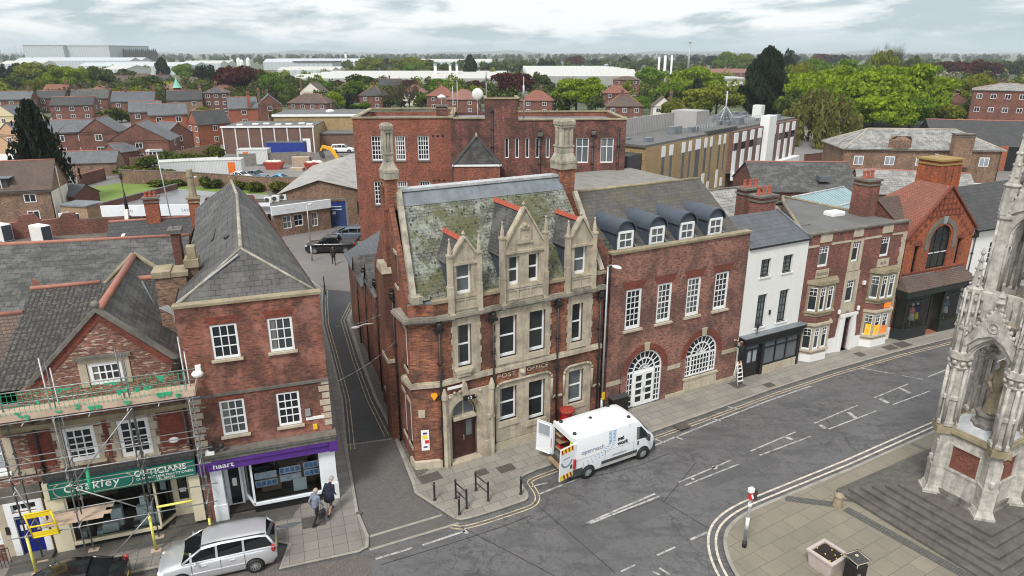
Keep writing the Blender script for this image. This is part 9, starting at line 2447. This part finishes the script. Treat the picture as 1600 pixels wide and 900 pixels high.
MB().prism([(.7,1.3),(1.1,1.3),(2.9,3.5),(2.6,3.9),(2.2,3.6)],.15,.5).prism([(2.5,3.9),(2.9,3.5),(4.8,3.9),(5.4,3.2),(5.6,3.4),(4.9,4.4),(3.0,4.2)],.18,.46).build('boom','excavator_yellow',exc)
MB().prism([(5.3,3.3),(5.7,3.3),(5.5,2.3),(4.8,2.0),(4.9,2.6)],0,.65).build('bucket','van_trim',exc)
car('blue_grey_car','blue grey car parked behind the old brown wall',P(402,279,0),R(-20),'car_blue_grey',4.3,1.75,1.45,kind='saloon',detail=False,group='cars beyond the lane')
car('white_car','white car half hidden beside the ribbed cabin',P(378,281,0),R(-20),'car_white',4.2,1.75,1.45,kind='saloon',detail=False,group='cars beyond the lane')
car('covered_car','bright blue covered car behind the old brown wall',P(440,285,0),R(-8),'car_blue',4.0,1.7,1.4,kind='saloon',detail=False,group='cars beyond the lane')
car('white_suv','white four by four parked below the hall clerestory',P(536,238,0),R(5),'car_white',4.7,1.9,1.75,1.05,1.1,'suv',detail=False,group='cars beyond the lane')
car('red_car','dark red car parked in front of the bay windowed house',P(993,196,0),R(10),'car_red',4.3,1.75,1.45,kind='saloon',detail=False,group='cars beyond the lane')
car('black_pickup','black double cab pickup parked at the end of the lane',P(519,393,0),R(183),'car_black',5.3,1.9,1.8,1.1,1.12,'pickup',wb=3.2,group='cars beyond the lane')
car('dark_estate','dark blue estate car parked behind the black pickup',P(546,374,0),R(186),'car_blue_grey',4.7,1.8,1.5,kind='estate',detail=False,group='cars beyond the lane')
car('dark_hatchback','dark car mostly hidden behind the estate by the brick block',P(575,362,0),R(186),'car_blue_grey',4.3,1.8,1.5,kind='estate',detail=False,group='cars beyond the lane')
# ------------------------------------------------------------------ right hand background
cnl=thing('council_offices','long sixties office block of yellow brick and white panels with cluttered flat roof','building',P(1010,231,9.5)*Vector((1,1,0)) if False else (P(1010,231,9.5).x,P(1010,231,9.5).y,0),0)
def council(b):
 A,Bm,E=P(1010,231,9.5),P(1145,206,9.5),P(1242,186,9.5)
 an_=math.atan2(E.y-A.y,E.x-A.x); b.rotation_euler=(0,0,an_)
 L=(E-A).length; L1=(Bm-A).length*1.0
 MB().box(0,L1,0,12,0,9.5).build('wall','brick_buff',b)
 MB().box(L1+.01,L,-.6,12,3.6,9.5).build('wall','brick_brown_panel',b)
 MB().box(L1+.01,L,.2,12,0,3.6).build('lower_wall','brick_house_dark',b)
 wp=MB(); gp=MB()
 xs=[(.16,.2),(.245,.285),(.385,.425),(.465,.5),(.55,.61),(.66,.695),(.735,.765),(.85,.88),(.92,.95)]
 for k,(a,c) in enumerate(xs):
  a *= L1; c *= L1
  wp.box(a,c,-.06,.0,8.0,9.3); wp.box(a,c,-.06,0,1.0 if k < 4 else 2.0,3.2+1.3*(k%2)); gp.box(a+.14,c-.14,-.05,0,3.4+1.3*(k%2),8.0)
 wp.build('white_panel','white_paint',b,split=.02); gp.build('window','glass_grey',b,split=.02)
 w2=MB(); g2=MB(); n=9
 for k in range(n):
  x=L1+(L-L1)*k/n
  w2.box(x+.2,x+1.4,-.75,-.6,7.9,9.3); w2.box(x+.2,x+1.2,-.75,-.6,3.6,6.8); g2.box(x+.2,x+1.3,-.72,-.6,6.85,7.85)
 w2.box(L1+.3,L,-1.6,-.6,2.6,3.58); w2.box(L1+(L-L1)*.42,L1+(L-L1)*.53,-1.4,0,0,11.0)
 w2.build('white_panel','white_paint',b,split=.02); g2.build('window','glass_dark',b,split=.02)
 g3=MB(); g3.box(L1+2,L,-.3,.19,.8,2.5); g3.build('lower_window','glass_grey',b)
 MB().box(-.2,L+.2,.05,12.2,9.502,9.8).build('roof','felt_roof',b)
 MB().box(-3.2,-.01,.5,8,0,8.8).build('stair_block','van_trim',b)
 MB().box(-2.8,-1.4,.42,.5,5.2,6.8).build('window','ac_white',b)
 pf=MB()
 pf.box(0,L*.42,7.5,7.7,9.8,11.9); pf.box(L*.42,L*.5,4,8,9.8,12.2); pf.build('plant_screen','ribbed_grey',b,split=.02)
 pl=MB(); rnd=random.Random(2)
 for k in range(26):x=rnd.uniform(1,L-2); y=rnd.uniform(1,10); s=rnd.uniform(.3,1.2); pl.box(x,x+s*rnd.uniform(1,3),y,y+s,9.802,9.9+s*rnd.uniform(.3,1))
 pl.build('roof_plant','lead',b,split=.02)
 rl=MB()
 for x in (L*.3,L*.62):
  for k in range(8):rl.cyl((x+k*.8,1,9.8),(x+k*.8,1,10.9),.03,n=4)
  rl.cyl((x,1,10.9),(x+5.6,1,10.9),.03,n=4)
 m=L*.66
 rl.cyl((m,5,9.8),(m,5,14.5),.12,n=6)
 for s in (-1,1):rl.cyl((m+s*2,5,9.8),(m,5,12.3),.08,n=5); rl.cyl((m,5+s*2,9.8),(m,5,12.3),.08,n=5)
 rl.build('roof_mast','galv_pole',b,split=.02)
 bm=MB(); bm.box(L*.33,L*.52,-.05,.4,9.6,10.1); bm.build('dark_fascia','van_trim',b)
 oh=MB(); oh.box(L*.9,L*.93,4,5.5,9.8,11.8); oh.build('roof_tank','ac_white',b)
council(cnl)
def gable_range(label,A,B,z,ze,wall,roof,depth,name='slate_roofed_building',ridge='ridge_tile',drop=4,cat='building'):
 """ridge from pixel A to pixel B at height z; front slope drops to ze"""
 a,b=P(*A,z),P(*B,z); an_=math.atan2(b.y-a.y,b.x-a.x); L=(b-a).length
 t=thing(name,label,cat,(a.x,a.y,0),an_)
 roof_gable(t,0,L,-depth,depth,ze,z,roof,'x',.2,ridge)
 m=MB(); m.box(0,L,-depth,depth,0,ze)
 for x in (0,L):m.face((x,-depth,ze),(x,depth,ze),(x,0,z))
 m.build('wall',wall,t)
 return t,L
g1,L_=gable_range('brick building with mottled slate roof and red gable end behind the white house',(1166,252),(1322,253),7.6,5.0,'brick_exchange_dark','slate_grey',5)
MB().box(L_*.62,L_*.62+1.3,-4.2,-3.0,5.9,6.5).build('rooflight','glass_grey',g1)
wn=MB()
for k in range(6):wn.box(3+2.4*k,4.6+2.4*k,-5.06,-4.99,2.6,4.4)
wn.build('window','glass_dark',g1,split=.02)
g2_,L_=gable_range('pale lichened slate roof with pink ridge behind the inn',(1338,263),(1515,271),6.6,4.6,'brick_old','slate_pale',5)
hb_=H('wide old brick house with slate hipped roof and white sashes behind the inn',1432,285,-6,21,9,7.2,9.6,'brick_old','slate_pale','hip',5,2,1,(),ridge='stone_cream',D=97,glass='glass_blind')
MB().rbox(-4.6,-1.6,-.3,.6,7.3,9.0,.5).build('brick_dormer','brick_old',hb_)
stack(hb_,3.5,6,-1.2,0,5,9.4,'brick_old','stone_dark',0)
H('small slate hipped roofed outhouse left of the wide old brick house',1345,222,-10,7,7,4.5,6.5,'brick_old','slate_dark','hip',1,1,1,(),name='outhouse',cat='outhouse',D=118,ridge='stone_cream')
g3_,L_=gable_range('long dark roofed range with orange brick piers at the right edge',(1448,186),(1640,190),8.2,4.4,'black_paint','slate_dark',7,'piered_range')
pm_=MB()
for k in range(7):pm_.box(2+L_*k/7,3.2+L_*k/7,-7.3,-7.0,0,4.4)
pm_.build('pier','brick_house_orange',g3_,split=.02)
H('tall three storey georgian brick house at the right edge',1566,190,-32,16,12,10.5,12.2,'brick_house','slate_pale','hip',5,3,-1,((.8,.4),),D=190,group='houses in the back streets')
dm_=thing('domed_tower','white domed roof turret above the georgian house at the right edge','turret',(P(1600,190).x*.97,205,0),0)
MB().lathe([(3,0),(3,14.5)],0,0,12).build('drum','brick_house',dm_); MB().lathe([(3.2,14.5),(3.2,15),(2.6,17),(1.2,18.5),(.2,19)],0,0,14,True).build('dome','render_white',dm_)
wall_line('pinkish garden wall with brick cap behind the slate roof',[P(1255,262),P(1345,252)],2.4,'brick_house','stone_dark')
for k,(A,B,lb) in enumerate((((1238,308),(1318,292),'upper blue glazed rooflight between the brick chimneys'),((1300,325),(1350,311),'lower blue glazed rooflight beside the tall inn chimney'))):
 a,b=P(*A,8.0),P(*B,8.0); an_=math.atan2(b.y-a.y,b.x-a.x); L=(b-a).length
 t=thing('glazed_rooflight',lb,'rooflight',(a.x,a.y,0),an_,'blue glazed rooflights')
 roof_gable(t,0,L,-1.9,1.9,7.1,8.0,'rooflight_blue','x',.1,'lead_white')
 MB().box(0,L,-1.8,1.8,0,7.0).build('wall','brick_old',t)
ab_=thing('sheeted_building','low building with pale asbestos sheet roof behind the dark hotel roof','building',(P(905,298,8.6).x,P(905,298,8.6).y,0),R(28))
MB().box(-1.2,11.7,-.2,8.2,8.4,8.6).build('roof','sheet_brown',ab_); MB().box(-1,11.5,0,8,0,8.39).build('wall','brick_house_dark',ab_)
lt=thing('slate_lean_to','small slate lean-to with mossy brick wall behind the hotel ridge','building',(P(1085,312,9.0).x,P(1085,312,9.0).y,0),R(28))
roof_gable(lt,0,6.5,-4.5,3,7.2,9.6,'slate_pale','x',.2,'stone_dark',off=.6); MB().box(0,6.5,-4.4,3,0,7.1).build('wall','brick_old',lt)
# ------------------------------------------------------------------ far warehouses and the skyline
def shed(label,x0,x1,ytop,ybase,mat,wall,pitch=True,depth=None,D=None):
 p,q=P(x0,ybase),P(x1,ybase)
 if D:p=p*(D/p.y); q=q*(D/q.y)
 w=q.x-p.x; h=CAMH-p.y*math.tan(PITCH-math.atan((450-ytop)/FPX)); h=max(h,4)
 depth=depth or min(w*.5,90)
 t=thing('warehouse',label,'warehouse',(p.x,p.y,0),0,'far warehouses')
 if pitch:
  n=max(1,int(depth/25));
  r=MB()
  for k in range(n):
   y0,y1=depth*k/n,depth*(k+1)/n; ym=(y0+y1)/2; e=h*.72
   r.face((0,y0,e),(w,y0,e),(w,ym,h),(0,ym,h)); r.face((0,y1,e),(w,y1,e),(w,ym,h),(0,ym,h)); r.face((0,y0,e),(0,y1,e),(0,ym,h)); r.face((w,y0,e),(w,y1,e),(w,ym,h))
  r.build('roof',mat,t); MB().box(0,w,0,depth,0,h*.72-.01).build('wall',wall,t)
 else:
  MB().box(0,w,0,depth,0,h).build('wall',wall,t); MB().box(-1,w+1,-1,depth+1,h+.01,h+1).build('roof',mat,t)
 return t
shed('huge pale grey storage building on the left horizon',104,174,71.5,98,'sheet_grey','sheet_grey',False,160,1450)
shed('paler left half of the huge storage building on the horizon',41,103,71,98,'sheet_white','sheet_grey',False,160,1440)
shed('long low grey shed in front of the huge storage building',24,205,90,103,'sheet_grey','sheet_grey',True,60,1000)
shed('white roofed shed at the far left below the huge building',0,45,95,106,'sheet_white','sheet_grey',True,50,800)
shed('grey shed with pale end below the huge building',120,280,98,110,'sheet_grey','sheet_grey',True,70,700)
shed('white roofed shed right of the green tree',160,195,102,112,'sheet_white','sheet_grey',True,40,560)
shed('low pale factory left of the copper tree',285,345,95,104,'sheet_white','sheet_grey',True,50,900)
shed('grey factory shed in the middle distance',412,560,92,107,'sheet_grey','sheet_grey',True,80,900)
shed('dark roofed factory block before the grey factory',460,520,97,108,'slate_house','sheet_grey',False,40,760)
shed('white roofed depot left of the great white warehouse',433,520,105,117,'sheet_white','sheet_grey',True,50,620)
shed('great white roofed warehouse stretching behind the houses',455,790,117,136,'sheet_white','ribbed_grey',True,120,440)
shed('right half of the white warehouse behind the copper tree',822,995,109,146,'sheet_white','ribbed_grey',True,130,380)
shed('small distant white shed above the bright treetops',640,768,92.5,101,'sheet_white','sheet_grey',True,60,1000)
shed('low white shed left of the tall redwood',1125,1160,124,132,'sheet_white','render_white',False,20,400)
shed('white industrial unit at the far left behind the cypress',205,235,97,104,'sheet_white','render_white',False,30,850)
def pole(label,px,ytop,ybase,D,r,mat='white_paint',name='chimney_stack',cat='chimney',group='factory chimneys'):
 p=P(px,ybase); p=p*(D/p.y); h=CAMH-D*math.tan(PITCH-math.atan((450-ytop)/FPX))
 t=thing(name,label,cat,(p.x,p.y,0),0,group)
 MB().cyl((0,0,0),(0,0,h),r,r*.9,10).build('shaft',mat,t); MB().cyl((0,0,h),(0,0,h+r),r*1.15,n=10).build('cap','grey_metal',t)
pole('leftmost of the three white flues on the great warehouse',681,102,130,480,1.1)
pole('middle of the three white flues on the great warehouse',704,102,130,480,.9)
pole('rightmost of the three white flues on the great warehouse',714.5,102,130,480,.9)
pole('white flue on the right half of the warehouse',946,103,130,420,1.1)
pole('shortest white pole among the right hand treetops',1028,88,125,430,.7)
pole('tall white pole beside the lime green trees',1037,86,130,400,.8)
pole('slim white pole right of the tall white pole',1047.5,86,125,420,.6)
pole('tall grey mast on the horizon',1075,67,110,600,.9,'grey_metal','mast','mast')
pole('far water tower stem in the middle distance',541,83,100,1300,2.0,'render_white','water_tower','tower')
pole('thin lattice mast at the left horizon',28,73,95,1600,.6,'grey_metal','mast','mast')
pole('second thin mast at the left horizon',36,72,95,1600,.6,'grey_metal','mast','mast')
pole('thin mast at the far left edge',4,71,95,1600,.6,'grey_metal','mast','mast')
stm=thing('silo_cluster','cluster of small white silos on the far left skyline','silos',(P(374,100)*(1200/P(374,100).y)).to_tuple(),0)
sm2=MB()
for k in range(4):sm2.lathe([(3.5,0),(3.5,6+3*(k%2)),(2,9+3*(k%2)),(.5,10+3*(k%2))],k*8-12,(k%2)*8,10)
sm2.build('silo','white_paint',stm,split=.1)
# ------------------------------------------------------------------ trees
T=tree
T('conifer',76,318,155,112,'tall dark ragged conifer standing among the left hand houses',lift=.02)
T('lime',108,150,99,60,'bright lime green round tree at the left')
T('olive',62,140,93,62,'pale olive tree behind the bright lime green one')
T('mid',157,148,104,52,'grey green tree right of the bright lime green one')
T('dark',38,130,96,32,'small dark tree left of the pale olive tree')
T('dark',10,140,99,34,'dark tree at the left edge of the photograph')
T('green',45,135,106,26,'small fresh green tree in front of the dark ones')
T('mid',18,150,118,50,'grey green bushy tree at the left edge')
T('olive',68,158,117,36,'dull olive tree below the bright lime green one')
T('cypress',257,128,92,20,'dark pointed cypress in the middle of the left skyline',lift=.02)
T('mid',200,135,107,36,'mid green tree between the warehouse and the cypress')
T('green',290,132,99,36,'fresh green tree right of the cypress')
T('dark',318,142,100,26,'dark evergreen left of the copper tree'); T('dark',336,142,102,28,'dark evergreen beside the copper tree')
T('copper',376,158,97,62,'large dull copper tree left of the middle')
T('olive',200,170,134,50,'olive garden tree behind the pale blue slate roof')
T('mid',232,155,118,60,'low brownish garden tree under the cypress')
T('bare',255,165,137,26,'thin bare garden tree beside the green spire')
T('mid',410,150,108,40,'dark olive tree right of the copper tree'); T('green',430,160,112,44,'leafy tree left of the half timbered house')
T('mid',460,150,117,40,'green tree behind the half timbered house'); T('copper',534,146,124,26,'small purple tree right of the half timbered house')
T('green',505,150,122,24,'small bright tree beside the purple one'); T('lime',522,180,140,34,'yellow green tree behind the panelled hall'); T('fir',545,178,144,22,'dark pointed fir behind the panelled hall',lift=.02)
T('blossom',530,180,160,22,'white blossoming tree beside the dark fir'); T('green',568,178,159,36,'low leafy tree right of the dark fir')
T('mid',570,150,116,60,'dark green tree behind the twin gabled house'); T('green',560,160,124,40,'mid green tree above the dark fir')
T('bare',622,172,119,62,'large bare brown tree in front of the white warehouse'); T('bare',640,172,126,40,'smaller bare brown tree beside the large one')
T('green',690,152,122,50,'rich green tree right of the bare tree'); T('copper',640,146,122,26,'small purple tree behind the bare trees'); T('mid',712,150,125,34,'dark tree right of the rich green one')
T('copper',742,146,123,30,'small dull copper tree behind the satellite dish'); T('olive',744,170,132,40,'hanging olive green tree beside the satellite dish',lift=.04)
T('copper',800,160,108,64,'large dark crimson copper beech in the middle'); T('mid',843,152,113,34,'dark bushy tree right of the crimson beech')
T('lime',900,176,117,80,'broad yellow green tree above the tall brick block'); T('mid',858,152,128,24,'small dark tree left of the broad yellow green one')
T('green',1013,150,102,52,'green tree left of the white poles'); T('lime',1080,160,100,86,'large fresh green tree behind the office block'); T('green',1040,172,126,56,'green tree beside the white gabled house'); T('dark',1085,168,124,40,'dark evergreen in front of the large fresh green tree')
T('olive',1118,186,128,100,'wide golden olive tree behind the office block roof'); T('olive',1048,196,156,34,'thin pale blossom tree before the white gabled house'); T('olive',975,190,162,22,'small bare hedge tree before the bay windowed house')
T('redwood',1190,190,77,62,'tall dark redwood standing above the office block',lift=.02); T('dark',1182,188,120,60,'low dark yew at the foot of the redwood'); T('dark',1226,140,78,28,'dark cedar right of the redwood')
T('olive',1246,160,90,50,'pale leafed open tree right of the redwood'); T('lime',1290,182,97,120,'left of the three big lime green trees',lift=.03); T('lime',1345,196,102,140,'middle of the three big lime green trees',lift=.03); T('lime',1402,192,92,130,'right and tallest of the three big lime green trees',lift=.03)
T('lime',1425,197,125,80,'lower lime green tree at the right of the group',lift=0); T('lime',1265,192,115,90,'lower lime green tree at the left of the group',lift=0); T('green',1325,150,90,60,'leafy tree behind the lime green group'); T('green',1270,140,90,46,'smaller leafy tree behind the lime green group')
T('green',1298,202,148,96,'lower bushy green tree in front of the lime green group',lift=0); T('lime',1362,205,142,110,'low spreading lime green tree in front of the tallest ones',lift=0); T('green',1420,203,150,80,'low bushy green tree under the end of the lime green group',lift=0); T('olive',1470,200,158,60,'low olive shrubby tree under the white blossoming tree',lift=0); T('mid',1240,196,140,60,'dark bushy tree between the redwood and the lime green group',lift=0)
T('bare',1370,140,66,50,'tall bare topped tree behind the lime green group'); T('bare',1388,140,68,36,'second bare topped tree behind the lime green group'); T('olive',1372,145,76,44,'half leaved tree under the bare tops')
T('willow',1278,226,142,108,'drooping brown green willow beside the office block'); T('blossom',1470,180,113,66,'white blossoming tree right of the lime green group'); T('olive',1515,182,108,60,'dull olive tree beside the georgian house'); T('mid',1520,188,150,36,'dark shrubby tree in front of the dull olive one')
T('copper',1482,130,92,56,'left crimson beech on the right skyline'); T('copper',1535,130,92,50,'right crimson beech on the right skyline'); T('copper',1283,104,82,36,'small crimson beech on the skyline above the lime trees'); T('dark',1235,108,79,26,'dark pine on the skyline beside the redwood'); T('dark',1310,106,84,30,'dark pine right of the small crimson beech')
T('mid',1420,128,87,24,'dark slender tree behind the lime green group'); T('green',1450,140,100,40,'green tree left of the crimson beeches'); T('dark',1590,120,95,40,'dark tree at the right edge of the skyline'); T('mid',1565,118,95,40,'grey green tree near the right edge')
T('cypress',735,128,88,20,'dark pointed cypress behind the white warehouse flues',lift=.02); T('dark',603,112,90,26,'small dark tree above the white warehouse'); T('dark',612,112,93,20,'second small dark tree above the white warehouse')
T('olive',640,122,86,60,'large hazy olive tree behind the white warehouse'); T('olive',580,122,88,44,'hazy olive tree left of the warehouse flues'); T('mid',660,120,93,60,'low dark green tree behind the white warehouse'); T('mid',770,118,98,40,'leafy tree right of the pointed cypress'); T('mid',700,122,100,50,'leafy tree behind the warehouse flues'); T('green',650,125,97,40,'bright hazy tree behind the great white warehouse')
for k,(px,py,tp,w_,kd,lb) in enumerate(((820,118,94,26,'mid','dark tree on the skyline left of the warehouse flue'),(848,118,93,20,'dark','small dark evergreen on the middle skyline'),(858,118,93,20,'dark','second small dark evergreen on the middle skyline'),(898,108,86,30,'copper','far purple tree on the middle skyline'),(930,108,91,16,'dark','little dark tree on the middle skyline'),(975,108,87,20,'dark','far dark tree left of the white poles'),(1010,106,91,30,'mid','far green tree behind the white poles'),(1040,100,86,12,'fir','far pointed fir behind the white poles'),(1062,102,85,14,'dark','far dark pine beside the tall mast'),(1085,104,86,16,'dark','far dark pine right of the tall mast'),(1110,108,86,24,'dark','far dark tree left of the redwood'),(1135,116,80,40,'green','green skyline tree left of the redwood'),(1160,116,80,36,'olive','pale skyline tree touching the redwood'))):
 T(kd,px,py,tp,w_,lb,group='trees on the skyline')
for px,py,tp,w_,kd,lb in ((60,200,168,34,'mid','garden tree between the tan house and the back row'),(172,168,143,30,'green','fresh green garden tree behind the pale pink hipped roof'),(250,178,150,26,'mid','dark garden tree in front of the slate blue roof'),(322,190,164,26,'olive','olive garden tree below the three storey brick house'),(360,170,145,26,'mid','garden tree beside the three storey brick house'),(415,172,150,30,'mid','dark garden tree behind the gabled brick house'),(120,160,138,40,'mid','wide dark garden tree behind the red roofed house'),(40,165,140,44,'green','green garden tree behind the first slate roof'),(310,158,138,34,'olive','olive garden tree behind the stone gable end'),(610,170,148,30,'mid','garden tree beside the twin gabled house'),(665,170,146,26,'green','green garden tree before the red roofed house'),(930,180,150,30,'mid','garden tree beside the bay windowed house'),(1000,178,150,30,'green','green garden tree behind the bay windowed house')):
 T(kd,px,py,tp,w_,lb,group='garden trees between the houses')
for k in range(22):T('poplar',181+3.1*k,97,79+.8*math.sin(k*2.1),4.4,'one of the thin poplars in a long far row on the left skyline',group='poplars in a far row',D=1500)
def woods(name,spans,seed,mat,hmin,hmax,n,leaf):
 rng=np.random.default_rng(seed)
 Cs,Us,Vs=[],[],[]
 for (x0,x1,d0,d1,dens) in spans:
  for _ in range(dens):
   D=rng.uniform(d0,d1); px=rng.uniform(x0,x1); x=(px-800)/FPX*D/math.cos(PITCH)*1.0
   h=rng.uniform(hmin,hmax); w=h*rng.uniform(.5,1.0)
   c=rng.normal(size=(n,3)); c/=np.linalg.norm(c,axis=1,keepdims=True); c *= rng.uniform(.5,1,n)[:,None]
   p=np.array([x,D,h*.5])+c*np.array([w*.6,w*.6,h*.5])
   u,v=leaf_quads(p,leaf*(1+D/2500),rng); Cs.append(p); Us.append(u); Vs.append(v)
 me=quads_mesh(name,np.concatenate(Cs),np.concatenate(Us),np.concatenate(Vs),mat)
 o=bpy.data.objects.new(name,me); COL.objects.link(o)
 tag(o,'far hazy band of woods and hedges below the horizon','woods',kind='stuff')
woods('far_woods',[(-100,1700,1700,3200,520),(-100,1700,3200,6000,420)],5,'leaf_far',9,17,60,3.0)
woods('mid_woods',[(820,1700,600,1500,420),(540,820,700,1500,130),(-100,540,1050,1600,60)],6,'leaf_mid',7,13,80,1.8)
woods('garden_trees',[(-60,470,260,420,260),(470,780,260,400,110),(780,1150,240,360,70),(1150,1650,240,520,130)],8,'leaf_mid',4.5,8.5,170,.7)
woods('olive_trees',[(-60,780,270,700,130),(800,1650,300,900,120)],9,'leaf_olive',5,10,170,.8)
woods('bare_trees',[(-60,500,270,420,60),(500,1650,300,800,60)],10,'leaf_bare',5,9,170,.6)
hl_=MB()
for k in range(60):
 x=-9000+300*k; h0=28+22*math.sin(k*.7)+14*math.sin(k*1.9+1); h1=28+22*math.sin((k+1)*.7)+14*math.sin((k+1)*1.9+1)
 hl_.face((x,9500,0),(x+300,9500,0),(x+300,10200,max(h1,5)),(x,10200,max(h0,5)))
struct(hl_.build('hills','leaf_far'))
# ------------------------------------------------------------------ air
hz=MB().box(-14000,14000,-60,14000,-1.5,60).build('haze','white_paint')
hz.data.materials.clear()
hm=bpy.data.materials.new('haze'); hm.use_nodes=True
ht=NT(hm.node_tree); hm.node_tree.nodes.clear()
ho_=ht.n('ShaderNodeOutputMaterial'); pv=ht.n('ShaderNodeVolumePrincipled',{'Color':(.8,.88,.93,1),'Density':0.00014,'Anisotropy':0.0})
ht.t.links.new(pv.outputs[0],ho_.inputs['Volume'])
hz.data.materials.append(hm)
hz['kind']='stuff'; hz['label']='thin pale haze over the far land'
